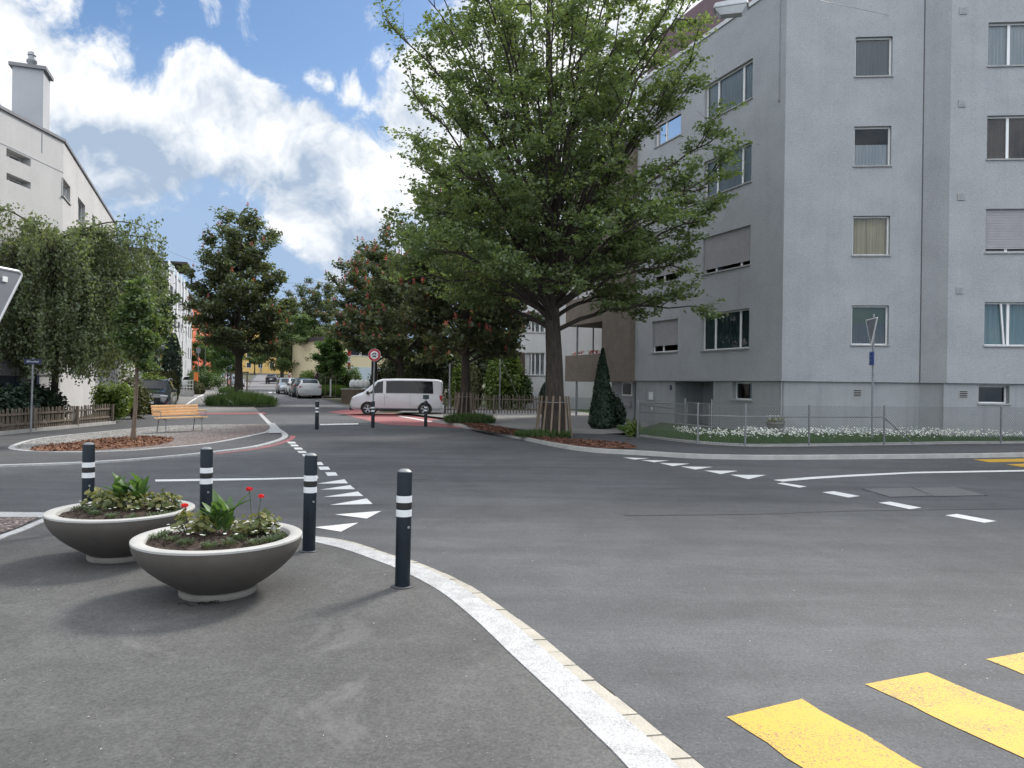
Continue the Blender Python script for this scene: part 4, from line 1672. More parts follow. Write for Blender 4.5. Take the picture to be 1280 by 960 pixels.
    if mirror_x:
        for sgn in (-1, 1):
            m = MB()
            s = interp(mirror_x)
            m.box(mirror_x - .06, mirror_x + .06, min(sgn * (hw + .0), sgn * (hw + .2)), max(sgn * (hw + .0), sgn * (hw + .2)), s[2] + .0, s[2] + .17)
            o_ = m.build('wing_mirror', BLACK if paint is CARW and cat == 'van' else paint, t, world=False)
            bv = o_.modifiers.new('bevel', 'BEVEL'); bv.width = .03; bv.segments = 3
    return t


# white passenger van crossing the street mouth, nose to the left
VS = [(-2.42, .42, 1.08, 1.80, .90, .74), (-2.36, .32, 1.10, 1.90, .94, .78), (-2.15, .28, 1.12, 1.955, .952, .80), (-1.2, .27, 1.13, 1.975, .952, .81), (0, .27, 1.13, 1.975, .952, .81), (.75, .27, 1.13, 1.95, .952, .80),
      (1.02, .27, 1.13, 1.87, .952, .785), (1.75, .27, 1.09, 1.24, .945, .84), (2.05, .27, 1.0, 1.13, .93, .80), (2.3, .3, .9, 1.0, .88, .74), (2.42, .36, .72, .84, .78, .66), (2.47, .42, .6, .7, .68, .58)]
van = car('van', 'white passenger van with dark windows standing across the street mouth', VS,
          [('side_window', [(-1.95, .08), (.55, .08)], [(-1.9, .93), (.55, .93)]), ('front_door_window', [(.72, .08), (1.62, .1)], [(.72, .93), (1.02, .93), (1.62, .16)])],
          (1.7, 1.06, .06), None, (-1.5, 1.5), .34, .952, CARW, cat='van',
          lights=[('headlight', LAMPG, (2.18, 2.36, .6, .87, .78, .94)), ('tail_light', TAILR, (-2.43, -2.26, .84, .935, .78, 1.1)), ('fog_lamp_recess', BLACK, (2.36, 2.46, .45, .72, .42, .55))], mirror_x=1.5)
m = MB()
m.add([(-2.425, -.66, 1.14), (-2.425, .66, 1.14), (-2.405, .62, 1.7), (-2.405, -.62, 1.7)], [(0, 1, 2, 3)])
m.build('rear_window', GLASS_D, van, world=False)
m = MB(); m.box(-2.53, -2.36, -.86, .86, .36, .56); o_ = m.build('rear_bumper', CARW, van, world=False); bv = o_.modifiers.new('bevel', 'BEVEL'); bv.width = .05; bv.segments = 3
m = MB(); m.box(2.3, 2.5, -.7, .7, .26, .4); o_ = m.build('front_lip', BLACK, van, world=False); bv = o_.modifiers.new('bevel', 'BEVEL'); bv.width = .03; bv.segments = 2
for y in (-.955, .955):
    for x in (.62, -.72):
        m = MB(); m.box(x - .004, x + .004, min(y, y * .99), max(y, y * 1.0015), .5, 1.12); m.build('door_seam', BLACK, van, world=False)
    m = MB(); m.box(.45, .58, min(y, y * 1.015), max(y, y * 1.015), 1.0, 1.035); m.build('door_handle', CARW, van, world=False)
vp = g(497, 519)
van.location = (vp.x, vp.y, 0)
van.rotation_euler = (0, 0, PI + math.radians(4))
van.scale = (.965, .965, .965)

# hatchbacks and estates in the street
HS = [(-2.05, .4, .82, .96, .80, .70), (-1.98, .26, .88, 1.12, .86, .70), (-1.62, .22, .90, 1.36, .88, .66), (-1.2, .2, .90, 1.46, .89, .66), (-.2, .2, .90, 1.48, .89, .66), (.35, .2, .90, 1.42, .89, .65),
      (1.05, .2, .88, 1.0, .88, .72), (1.6, .22, .82, .93, .86, .70), (1.98, .28, .70, .80, .78, .64), (2.08, .36, .55, .62, .66, .55)]
HW = [('side_window', [(-1.5, .08), (-.3, .06)], [(-1.28, .9), (-.3, .95)]), ('front_door_window', [(-.22, .06), (.88, .12)], [(-.22, .95), (.3, .93), (.88, .2)])]
HL = [('headlight', LAMPG, (1.78, 1.98, .5, .76, .64, .78)), ('tail_light', TAILR, (-2.05, -1.94, .55, .82, .8, .95))]
hatch = car('parked_car', 'white hatchback seen from behind, nearest car on the right side of the street', HS, HW, (1.0, .42, .05), (-1.9, -1.35, .02), (-1.3, 1.28), .31, .89, CARW, 'cars parked along the street', lights=HL, mirror_x=.75)
ST_DIR = math.radians(90 + 21)


def place(o, px, py, rz):
    p = g(px, py)
    o.location = p
    o.rotation_euler = (0, 0, rz)
    return p


place(hatch, 385, 498, ST_DIR - .02)


def recolour(o, paint):
    for c in o.children:
        if c.name.startswith('body') or c.name.startswith('wing_mirror'):
            c.data = c.data.copy()
            c.data.materials[0] = paint


def more_car(px, py, rz, label, paint=None, sc=None):
    c = dup(hatch, g(px, py), rz, label)
    if paint:
        recolour(c, paint)
    if sc:
        c.scale = sc
    return c


more_car(377, 496.5, ST_DIR, 'dark green estate car wedged behind the nearest white hatchback', CARG, (1.1, 1.0, 1.04))
more_car(369.5, 494, ST_DIR, 'white hatchback third in the row on the right of the street')
more_car(358.5, 492.5, ST_DIR + PI, 'silver white car facing the camera at the far end of the right row', CARS, (1.05, 1, 1))
more_car(341, 480, ST_DIR - .2, 'dark car in the middle of the lane farthest up the street', CARK, (1.05, 1.08, 1.15))
more_car(295, 484, ST_DIR + PI + .1, 'white car facing the camera left of the street tree')
more_car(287, 477.5, ST_DIR + PI, 'pale car parked behind the white one left of the street tree', CARS)
more_car(274, 474, ST_DIR + PI + .3, 'dark green car parked on the left side by the hedges', CARG)
more_car(262, 477, ST_DIR + 1.2, 'silver car parked by the tall poles at the left hedge', CARS)
wc = more_car(236, 487.5, ST_DIR + 1.5, 'white car half hidden behind the little white railing')
# dark SUV nose towards the camera at the left
SS = [(-2.3, .45, .95, 1.15, .86, .74), (-2.22, .32, 1.0, 1.35, .92, .74), (-1.9, .28, 1.02, 1.58, .94, .72), (-1.2, .27, 1.03, 1.66, .945, .72), (-.1, .27, 1.03, 1.67, .945, .72), (.35, .27, 1.03, 1.62, .945, .71),
      (1.0, .27, 1.02, 1.18, .94, .78), (1.6, .28, .98, 1.1, .93, .78), (2.1, .32, .86, .97, .88, .74), (2.28, .4, .68, .78, .78, .66), (2.33, .45, .55, .62, .7, .6)]
SW = [('side_window', [(-1.8, .08), (-.3, .06)], [(-1.6, .9), (-.3, .95)]), ('front_door_window', [(-.22, .06), (.85, .1)], [(-.22, .95), (.32, .93), (.85, .2)])]
suv = car('parked_car', 'black SUV with silver trim parked by the bushes behind the bench', SS, SW, (.98, .4, .04), (-2.2, -1.6, .02), (-1.4, 1.42), .36, .945, CARK,
          lights=[('headlight', LAMPG, (2.02, 2.2, .52, .84, .8, .9))], mirror_x=.72)
sp_ = g(184, 518)
suv.location = (sp_.x - .3, sp_.y + 1.2, 0.03)
suv.rotation_euler = (0, 0, math.radians(-70))
m = MB(); m.box(2.27, 2.34, -.55, .55, .62, .8); m.build('grille', BLACK, suv, world=False)
m = MB(); m.box(2.3, 2.37, -.5, .5, .78, .81); m.build('chrome_strip', ALLOY, suv, world=False)
m = MB(); m.box(2.34, 2.38, -.26, .26, .5, .61); m.build('number_plate', WHITE_S, suv, world=False)
for y in (-.73, .73):
    m = MB(); m.tube([(-1.7, y, 1.6), (-1.5, y, 1.69), (.1, y, 1.7), (.3, y, 1.64)], .02, 6); m.build('roof_rail', ALLOY, suv, 60, world=False)

# ------------------------------------------------------------------ buildings


class Wall:
    """vertical wall from P0 along e; o is measured outwards along n"""

    def __init__(s, P0, P1, flip=False):
        s.p = Vector((P0[0], P0[1], 0))
        d = Vector((P1[0] - P0[0], P1[1] - P0[1], 0))
        s.L = d.length
        s.e = d.normalized()
        s.n = Vector((s.e.y, -s.e.x, 0)) * (-1 if flip else 1)

    def f(s, a, o, z):
        q = s.p + s.e * a + s.n * o
        return (q.x, q.y, z)

    def hit(s, px, py):
        """(s, z) of the wall point seen at a pixel"""
        a, b = ray(px, py)
        # p + e*s = (a d, d)
        den = s.e.x - a * s.e.y
        t = (a * s.p.y - s.p.x) / den
        d = s.p.y + s.e.y * t
        return t, CAMZ + b * d

    def mb(s):
        return MB(s.f)


def wall_faces(W, s0, s1, z0, z1, openings, depth=.16, o=0.0, zt1=None):
    """wall sheet with real openings and their reveals; zt1: other top height at s1 (sloping top)"""
    m = W.mb()
    xs = sorted(set([s0, s1] + [q for op in openings for q in op[:2]]))
    zs = sorted(set([z0, z1] + [q for op in openings for q in op[2:4]]))
    xs = [x for x in xs if s0 - 1e-6 <= x <= s1 + 1e-6]
    for a, b in zip(xs, xs[1:]):
        for c, d in zip(zs, zs[1:]):
            mx, mz = (a + b) / 2, (c + d) / 2
            if any(op[0] < mx < op[1] and op[2] < mz < op[3] for op in openings):
                continue
            da, db = d, d
            if zt1 is not None and abs(d - z1) < 1e-6:
                da = z1 + (zt1 - z1) * (a - s0) / (s1 - s0)
                db = z1 + (zt1 - z1) * (b - s0) / (s1 - s0)
            m.add([(a, o, c), (b, o, c), (b, o, db), (a, o, da)], [(0, 1, 2, 3)])
    for op in openings:
        a, b, c, d = op[:4]
        q = o - depth
        m.add([(a, o, c), (b, o, c), (b, o, d), (a, o, d), (a, q, c), (b, q, c), (b, q, d), (a, q, d)], [(0, 1, 5, 4), (1, 2, 6, 5), (2, 3, 7, 6), (3, 0, 4, 7)])
    return m


def curtain_mb(W, a, b, z0, z1, o, seed=0, amp=.02, per=.11):
    m = W.mb()
    n = max(6, int((b - a) / .02))
    vs = []
    rnd = random.Random(seed)
    ph = rnd.uniform(0, 6)
    for i in range(n + 1):
        x = a + (b - a) * i / n
        y = o + amp * math.sin(2 * PI * (x - a) / per + ph + math.sin(x * 3 + seed))
        vs += [(x, y, z0), (x, y, z1)]
    m.add(vs, [(2 * i, 2 * i + 2, 2 * i + 3, 2 * i + 1) for i in range(n)])
    return m


def window(B, W, a, b, c, d, mull=(), curtain=None, shut=0.0, o=0.0, depth=.15, fw=.055, sill=True, blind=None, lace=False, tilt=False, label=None, cut=1.0, gmat=None, curtain_span=None):
    """a window set into the opening: frame with its pane, sill, curtain, shutter as children"""
    q = o - depth
    m = W.mb()
    e = .002
    m.box(a + e, a + fw, q - .03, q + .03, c + e, d - e)
    m.box(b - fw, b - e, q - .03, q + .03, c + e, d - e)
    m.box(a + fw, b - fw, q - .03, q + .03, c + e, c + fw)
    m.box(a + fw, b - fw, q - .03, q + .03, d - fw, d - e)
    for u in mull:
        x = a + (b - a) * u
        m.box(x - fw * .75, x + fw * .75, q - .032, q + .032, c + fw, d - fw)
    w = m.build('window', ALU_W, B, label=label)
    w['_base'] = B['_base'][:]
    m = W.mb()
    m.add([(a + fw * .8, q, c + fw * .8), (b - fw * .8, q, c + fw * .8), (b - fw * .8, q, d - fw * .8), (a + fw * .8, q, d - fw * .8)], [(0, 1, 2, 3)])
    m.build('pane', gmat or GLASS, w)
    if sill:
        m = W.mb(); m.box(a - .03, b + .03, q + .03, o + .045, c - .035, c + .012)
        m.build('sill', SILL, w)
    ca, cb = curtain_span or (a, b)
    if curtain is not None:
        curtain_mb(W, ca + .03, cb - .03, c + .03, c + (d - c) * cut - .03, q - .065, int(a * 100 + c * 10)).build('curtain', curtain, w)
    if blind:
        m = W.mb(); zz = d - (d - c) * blind[1]
        m.box(a + .03, b - .03, q - .08, q - .06, zz, d - .03)
        m.build('blind', blind[0], w)
    if shut:
        m = W.mb()
        zz = d - (d - c) * shut
        n = int((d - zz) / .05)
        vs, fs = [], []
        for i in range(n + 1):
            z = d - (d - zz) * i / n
            for k, (dz, oo) in enumerate(((0, .0), (-.006, .012), (-.036, .012))):
                vs += [(a + .025, q + .055 + oo, z + dz), (b - .025, q + .055 + oo, z + dz)]
        for i in range((n + 1) * 3 - 1):
            fs.append((2 * i, 2 * i + 1, 2 * i + 3, 2 * i + 2))
        m.add(vs, fs)
        m.build('roller_shutter', SHUT, w)
    if tilt:
        x = a + (b - a) * tilt
        m = W.mb()
        m.bar((x - .12, q + .07, d - fw), (x - .0, q + .04, c + fw), .05, .05, up=(0, 1, 0))
        m.build('tilted_casement', ALU_W, w)
    return w


# ---- grey apartment building -------------------------------------------------
C0 = Vector((9.12, 25.17, 0))
EA = Vector((2.93, -.27, 0)).normalized()
EL = Vector((-.37, .93, 0)).normalized()          # left facade, running away from the corner
WA_end = C0 + EA * 4.46
C2 = Vector((14.05, 24.05, 0))
EB = EA
B_end = C2 + EB * 13
L_end = C0 + EL * 9.55
B = thing('apartment_building', 'tall grey rendered apartment block with white framed windows at the right', 'building', (12, 30, .1))
ZP, ZT, ZG = 1.93, 15.55, .1
ST = 3.0
WA = Wall(C0, WA_end)
WS = Wall(WA_end, C2)
WB = Wall(C2, B_end)
WL = Wall(L_end, C0)                               # runs towards the corner so that n points to the street
rows = [3.17 + ST * k for k in range(4)]
HW_ = 1.33
sA0, _ = WA.hit(1066, 300); sA1, _ = WA.hit(1112.5, 300)
opA = [(sA0, sA1, z, z + HW_) for z in rows]
wall_faces(WA, 0, WA.L, ZP, ZT, opA).build('facade_wall', W_GREY, B)
wall_faces(WS, 0, WS.L, ZP, ZT, []).build('facade_wall', W_GREY, B)
sB0, _ = WB.hit(1232, 300)
sB1 = sB0 + 1.62
opB = [(sB0, sB1, z - .03, z + HW_ + .05) for z in rows] + [(sB0 + 4, sB0 + 5.6, z - .03, z + HW_ + .05) for z in rows]
wall_faces(WB, 0, WB.L, ZP, ZT, opB).build('facade_wall', W_GREY, B)
s1a, _ = WL.hit(877, 410); s1b, _ = WL.hit(936.5, 410)
s2a, _ = WL.hit(815, 415); s2b, _ = WL.hit(847.5, 415)
opL = [(s1a, s1b, z - .06, z + HW_ + .05) for z in rows] + [(s2a, s2b, z - .02, z + HW_ + .02) for z in rows]
wall_faces(WL, 0, WL.L, ZP, ZT, opL).build('facade_wall', W_GREY, B)
# front windows
window(B, WA, *opA[3], gmat=None, curtain=C_BLUE, cut=.0 + 1.0)  # blue-grey sheet stands in for the reflection on this curtainless pane
window(B, WA, *opA[2], curtain=C_WHITE, cut=.6)
window(B, WA, *opA[1], curtain=C_BEIGE)
window(B, WA, *opA[0], curtain=C_BLUE, cut=.62, blind=(C_GREEN, .48))
for k, cu, sh in ((3, C_WHITE, 0), (2, C_BROWN, 0), (1, None, .88), (0, C_TEAL, 0)):
    window(B, WB, *opB[k], mull=(.42,) if k != 0 else (.48,), curtain=cu, shut=sh, tilt=.4 if k == 0 else False)
    window(B, WB, *opB[4 + k], mull=(.45,), curtain=C_WHITE)
for k, cu, sh in ((3, C_WHITE, 0), (2, C_WHITE, 0), (1, None, .85), (0, C_TEAL, 0)):
    window(B, WL, *opL[k], mull=(.26, .78), curtain=cu, shut=sh)
for k, sh in ((3, .3), (2, .5), (1, .74), (0, .76)):
    window(B, WL, *opL[4 + k], mull=(.38,), shut=sh)
# plinth, set back under the upper wall
OP = -.09
WBp = WB
pw0, pz0 = WB.hit(1225, 505); pw1, pz1 = WB.hit(1264, 485)
pl0, plz0 = WL.hit(912, 500); pl1, plz1 = WL.hit(937.5, 479)
en0, _ = WL.hit(841, 500); en1, _ = WL.hit(889, 500)
opPB = [(pw0, pw1, pz0, ZP - .06)]
opPL = [(pl0, pl1, plz0, ZP - .04), (en0, en1, ZG + .05, ZP - .03)]
wall_faces(WA, 0, WA.L + .05, ZG - .3, ZP, [], o=OP).build('plinth', W_PLINTH, B)
wall_faces(WS, -.05, WS.L - .05, ZG - .3, ZP, [], o=OP).build('plinth', W_PLINTH, B)
wall_faces(WB, -.05, WB.L, ZG - .3, ZP, opPB, o=OP, depth=.3).build('plinth', W_PLINTH, B)
m = wall_faces(WL, 0, WL.L, ZG - .3, ZP, opPL, o=OP, depth=.3)
m.build('plinth', W_PLINTH, B)
m = MB()
for W in (WA, WS, WB, WL):                         # soffit of the overhang
    a, b = Vector(W.f(-.0, 0, ZP)), Vector(W.f(W.L, 0, ZP))
    c, d = Vector(W.f(W.L, OP - .05, ZP)), Vector(W.f(0, OP - .05, ZP))
    m.add([a, b, c, d], [(0, 1, 2, 3)])
m.build('plinth_soffit', W_PLINTH, B)
window(B, WB, *opPB[0], o=OP, depth=.22, curtain=None, sill=True)
window(B, WL, *opPL[0], o=OP, depth=.22, curtain=C_WHITE, curtain_span=(pl1 - .5, pl1 - .02))
# recessed entrance
m = WL.mb()
a, b, z0, z1 = en0, en1, ZG + .02, ZP - .03
D_ = 1.5
m.add([(a, OP - .3, z0), (a, -D_, z0), (a, -D_, z1), (a, OP - .3, z1)], [(0, 1, 2, 3)])
m.add([(b, OP - .3, z0), (b, -D_, z0), (b, -D_, z1), (b, OP - .3, z1)], [(0, 1, 2, 3)])
m.add([(a, -D_, z0), (b, -D_, z0), (b, -D_, z1), (a, -D_, z1)], [(0, 1, 2, 3)])
m.add([(a, OP - .3, z1), (b, OP - .3, z1), (b, -D_, z1), (a, -D_, z1)], [(0, 1, 2, 3)])
m.add([(a, OP - .3, z0), (b, OP - .3, z0), (b, -D_, z0), (a, -D_, z0)], [(0, 1, 2, 3)])
m.build('entrance_recess', W_PLINTH, B)
m = WL.mb(); m.box(b - 1.1, b - .12, -D_ + .01, -D_ + .06, z0, z1 - .12)
dr = m.build('entrance_door', DOORB, B); dr['_base'] = B['_base'][:]
m = WL.mb(); m.box(b - .98, b - .92, -D_ + .06, -D_ + .1, z0 + .9, z0 + 1.15); m.build('door_handle', STEEL, dr)
# mailbox, number plate, spy lamp
s, z = WL.hit(812.5, 495)
m = WL.mb(); m.box(s - .11, s + .11, OP, OP + .09, z - .18, z + .16); m.build('mailbox', PLASTIC_W, B)
s, z = WL.hit(836.5, 485)
m = WL.mb(); m.box(s - .07, s + .07, OP, OP + .015, z - .1, z + .1); m.build('number_plate', BLUE_D, B)
s, z = WL.hit(813, 511)
m = WL.mb(); m.box(s - .05, s + .05, OP, OP + .04, z - .06, z + .06); m.build('wall_tap', WHITE_S, B)
# vents
for W, px, py in ((WA, 1073, 491.5), (WB, 1206, 493)):
    s, z = W.hit(px, py)
    m = W.mb()
    m.box(s - .15, s + .15, OP, OP + .008, z - .15, z + .13)
    v_ = m.build('vent_grille', SILL, B); v_['_base'] = B['_base'][:]
    m = W.mb()
    for k in range(4):
        m.box(s - .12, s + .12, OP + .008, OP + .012, z - .115 + k * .058, z - .083 + k * .058)
    m.build('louvre_gap', BLACK, v_)
for px, py in ((1204, 14), (1202.5, 130), (1201.3, 246.5), (1199.7, 363.5)):
    s, z = WB.hit(px, py)
    m = WB.mb(); m.box(s - .11, s + .11, 0, .03, z - .11, z + .11)
    v_ = m.build('wall_vent', SILL, B); v_['_base'] = B['_base'][:]
    m = WB.mb()
    for k in range(4):
        m.box(s - .07, s + .07, .03, .034, z - .075 + k * .04, z - .052 + k * .04)
    m.build('louvre_gap', STEEL_D, v_)
# dark expansion joint with downpipe, lightning conductor on the left facade
m = WS.mb(); m.box(-.02, .025, -.02, .012, ZP - .0, ZT); m.build('expansion_joint', mat('dark_joint', (.11, .11, .115), .8), B)
s, z = WL.hit(974.5, 127)
m = WL.mb(); m.tube([(s, .03, z), (s, .03, ZT)], .012, 6); m.tube([(s, .0, z), (s + .0, .07, z + .03)], .03, 8); m.build('lightning_conductor', STEEL_D, B)
# eave trim and mansard
m = MB()
outer = [L_end, C0, WA_end, C2, B_end]
cin = Vector((18, 34, 0))


def inset(p, k):
    d = (cin - p); d.z = 0
    return p + d.normalized() * k


def ring_z(k, z):
    return [inset(p, k) + Vector((0, 0, z)) for p in outer]


r0, r1 = ring_z(-.05, ZT - .1), ring_z(-.05, ZT + .06)
r2 = ring_z(.25, ZT + .06)
for ra_, rb_ in ((r0, r1), (r1, r2)):
    for i in range(4):
        m.add([ra_[i], ra_[i + 1], rb_[i + 1], rb_[i]], [(0, 1, 2, 3)])
m.build('eave_trim', mat('eave_white', (.6, .6, .6), .6), B)
m = MB()
q0, q1 = ring_z(.25, ZT + .05), ring_z(1.1, ZT + 2.4)
for i in range(4):
    m.add([q0[i], q0[i + 1], q1[i + 1], q1[i]], [(0, 1, 2, 3)])
back = [Vector((27, 40, ZT + 2.4)), Vector((12, 45, ZT + 2.4))]
m.add(q1 + back, [tuple(range(7))])
m.build('mansard_roof', ROOFR, B)
m = MB()
bk = [L_end, Vector((12, 45, 0)), Vector((27, 40, 0)), B_end]
for i in range(3):
    a, b = bk[i], bk[i + 1]
    m.add([(a.x, a.y, 0), (b.x, b.y, 0), (b.x, b.y, ZT), (a.x, a.y, ZT)], [(0, 1, 2, 3)])
m.build('rear_wall', W_GREY, B)
p = at(866, 36, 33)
m = MB(); m.box(p.x - .8, p.x + .8, p.y - .5, p.y + .5, ZT + .5, p.z + .1); ch = m.build('chimney', W_LGREY, B); ch['_base'] = B['_base'][:]
m = MB(); m.box(p.x - .9, p.x + .9, p.y - .6, p.y + .6, p.z + .1, p.z + .22); m.build('chimney_cap', mat('chimney_cap', (.5, .5, .49), .8), ch)
# floors inside so that no light falls from storey to storey
m = MB()
for k in range(5):
    z = ZP + .2 + 3.0 * k
    m.add([inset(p, .35) + Vector((0, 0, z)) for p in outer] + [Vector((26, 39, z)), Vector((12, 44, z))], [tuple(range(7))])
m.build('floor_slab', DARKIN, B)
m = MB()
for W in (WA, WL, WB):
    a, b = Vector(W.f(0, -2.2, 0)), Vector(W.f(W.L, -2.2, 0))
    m.add([(a.x, a.y, 0), (b.x, b.y, 0), (b.x, b.y, ZT), (a.x, a.y, ZT)], [(0, 1, 2, 3)])
m.build('inner_wall', mat('inner_wall', (.12, .12, .115), .9), B)

# ---- brown pebble wing with loggias ------------------------------------------
WG = thing('apartment_building', 'brown pebble dashed wing with balconies joined to the grey block', 'building', (L_end.x, L_end.y, .1))
wl0 = C0 + EL * 9.5
wl1 = C0 + EL * 12.1
WW = Wall(wl1, wl0)
OW = .3
m = WW.mb()
ZW = 12.7
m.box(0, WW.L - .02, -5, OW, ZP - .05, ZW)
m.build('facade_wall', W_BROWN, WG)
m = WW.mb(); m.box(0.02, WW.L, -5, -.25, 0, ZP - .05); m.build('plinth', W_PLINTH, WG)
m = WW.mb(); m.box(-.15, WW.L + .1, -5.2, OW + .15, ZW, ZW + .25); m.build('roof_slab', ROOFD, WG)
s_, z_ = WW.hit(779, 486)
m = WW.mb(); m.box(s_ - .45, s_ + .45, -.25, -.2, z_ - .35, z_ + .3); w_ = m.build('cellar_window', ALU_W, WG); w_['_base'] = WG['_base'][:]
m = WW.mb(); m.box(s_ - .38, s_ + .38, -.2, -.19, z_ - .28, z_ + .24); m.build('pane', GLASS_D, w_)
s_, z_ = WW.hit(781, 505)
m = WW.mb(); m.box(s_ - .25, s_ + .25, -.25, -.1, z_ - .12, z_ + .1); m.build('meter_box', SILL, WG)
# loggia stack beyond the brown wall
wl2 = C0 + EL * 16.2
WV = Wall(wl2, wl1)
for k in range(4):
    z = ZP + .0 + 2.95 * k
    m = WV.mb()
    m.box(0, WV.L - .02, OW - .15, OW, z - .05, z + 1.32)
    m.box(0, .15, -1.9, OW - .15, z - .05, z + 1.32)
    m.box(.15, WV.L - .02, -1.9, OW - .15, z - .05, z + .12)
    b_ = m.build('balcony', W_BROWN, WG); b_['_base'] = WG['_base'][:]
    m = WV.mb(); m.box(WV.L * .55, WV.L * .55 + .06, -.2, -.14, z + 1.32, z + 2.9); m.build('balcony_post', STEEL_D, b_)
    m = WV.mb(); m.box(.3, WV.L - .4, -1.87, -1.84, z + .15, z + 2.3); m.build('balcony_window', GLASS_D, b_)
    m = WV.mb()
    rnd = random.Random(k)
    for i in range(8):
        x = rnd.uniform(.3, WV.L - .5)
        for j in range(10):
            round_leaf(m, (x + rnd.gauss(0, .1), OW - .25 + rnd.gauss(0, .05), z + 1.36 + rnd.uniform(0, .18)), .05, (rnd.uniform(-1, 1), 1, 1), rnd)
    if k == 0:
        m.build('flower_box', L_BLOSSOM, b_)
m = WV.mb(); m.box(0, WV.L, -5, -1.9, ZP - .05, ZW); m.build('rear_wall', W_BROWN, WG)
m = WV.mb(); m.box(-.1, WV.L, -5, OW + .1, ZW, ZW + .25); m.build('roof_slab', ROOFD, WG)
m = WV.mb(); m.tube([(1.2, OW - .1, 0), (1.2, OW - .1, ZW)], .06, 8); m.build('downpipe', STEEL_D, WG, 60)

# ---- white house with brown shutters ------------------------------------------
H = thing('house', 'white house with brown shutters behind the big tree trunk', 'building', (3, 47.5, .1))
hx0 = ray(650, 450)[0] * 47.5
WH = Wall((hx0, 47.5), (6.5, 47.0))
ops = []
for py0, py1 in ((469.5, 441.5), (416, 391), (362, 337)):
    a_, z0_ = WH.hit(656.5, py0); b_, z1_ = WH.hit(681, py1)
    ops.append((a_, b_, z0_, z1_))
wall_faces(WH, 0, WH.L, .9, 9.5, ops).build('wall', W_WHITE, H)
wall_faces(WH, 0, WH.L, 0, .9, [], o=.03).build('base_wall', W_LGREY, H)
m = MB(); m.box(hx0, 6.5, 47.6, 56, 0, 9.5); m.build('rear_wall', W_WHITE, H)
for i, op in enumerate(ops):
    w_ = window(H, WH, *op, mull=(.3, .5, .75), curtain=C_WHITE, cut=1)
    m = WH.mb(); m.box(op[0] - .45, op[0] - .03, .01, .05, op[2], op[3]); m.build('shutter', SHUT_B, H)
m = MB(); m.box(hx0 - .4, hx0, 47.6, 55, 0, WH.hit(645, 432)[1]); m.build('side_wing', W_WHITE, H)
s_, z_ = WH.hit(659, 494)
m = WH.mb(); m.box(s_ - .35, s_ + .35, .03, .05, .5, 1.15); m.build('cellar_window', DARKIN, H)
m = MB()
m.add([(hx0 - .5, 46.9, 9.45), (7, 46.4, 9.45), (7, 56.5, 9.45), (hx0 - .5, 56.5, 9.45), (hx0 + 1, 51.5, 12.3), (6, 51.5, 12.3)], [(0, 1, 5, 4), (1, 2, 5), (2, 3, 4, 5), (3, 0, 4), (0, 3, 2, 1)])
m.build('roof', ROOFD, H)

# ---- white building at the left -------------------------------------------------
def lb(px, d):
    return Vector((ray(px, 473)[0] * d, d, 0))


Q1 = lb(75.5, 28.0)
Q0 = Vector((Q1.x, 14.0, 0))
Q2 = lb(142, 42.4)
Q3 = lb(172, 54.5)
LB = thing('apartment_building', 'white rendered building with sloping roof edge and tall chimney at the left', 'building', (Q1.x, Q1.y, .1))
WF = Wall(Q0, Q1)
WR = Wall(Q1, Q2)
WR2 = Wall(Q2, Q3)
zr1 = WF.hit(75.5, 175.5)[1]
s00, zr0 = WF.hit(1, 137)
zr0 = zr1 + (zr0 - zr1) * (WF.L) / (WF.L - s00)
zr2 = WR.hit(141.5, 277)[1]
op1 = []
for y0, y1 in ((193, 205.5), (227, 237.5)):
    a_, z0_ = WF.hit(8, y0 - 8 + 12); b_, z1_ = WF.hit(38.5, y0 + 3)
    a1, zz = WF.hit(8, y0 - 8)
    z1 = (WF.hit(8, 185)[1] if y0 == 193 else WF.hit(7, 215.5)[1])
    z0 = (WF.hit(38, 209)[1] if y0 == 193 else WF.hit(38, 237)[1])
    op1.append((a_, b_, z0, z1))
gs0, gz1 = WF.hit(0, 469)
op1.append((2.0, WF.hit(40, 480)[0], .7, 1.75))
wall_faces(WF, 0, WF.L, 0, zr0, op1, zt1=zr1, depth=.45).build('facade_wall', W_WHITE2, LB)
for op in op1[:2]:
    window(LB, WF, *op, mull=(.5,), depth=.38, sill=False)
m = WF.mb(); m.box(2.0, op1[2][1], -.44, -.4, .7, 1.75); m.build('dark_shop_window', mat('dark_blue_panel', (.03, .05, .09), .4), LB)
m = WF.mb(); m.box(0, WF.L, 0, .035, 1.78, 2.3); m.build('grey_band', W_LGREY, LB)
m = WF.mb(); m.box(WF.L - 1.55, WF.L - 1.4, .04, .1, 0, 1.78); m.build('column', BLUE_D, LB)
op2 = []
for x0, x1, yt, yb in ((78.5, 88, 222, 250.5), (97.5, 106.5, 246, 281), (115.5, 119, 268, 298), (126.5, 130, 281, 306)):
    a_, zt_ = WR.hit(x0, yt); b_, _ = WR.hit(x1, yt + 10)
    _, zb_ = WR.hit(x0, yb - 5)
    op2.append((a_, b_, zb_, zt_))
zmin = min(o_[2] for o_ in op2)
low = [(o_[0], o_[1], o_[2] - 3.0, o_[3] - 3.0) for o_ in op2]
wall_faces(WR, 0, WR.L, 0, zr1, op2 + low, zt1=zr2, depth=.2).build('facade_wall', W_WHITE2, LB)
for i, op in enumerate(op2 + low):
    window(LB, WR, *op, mull=(.5,) if i % 4 < 2 else (), curtain=C_WHITE, depth=.16)
m = MB()
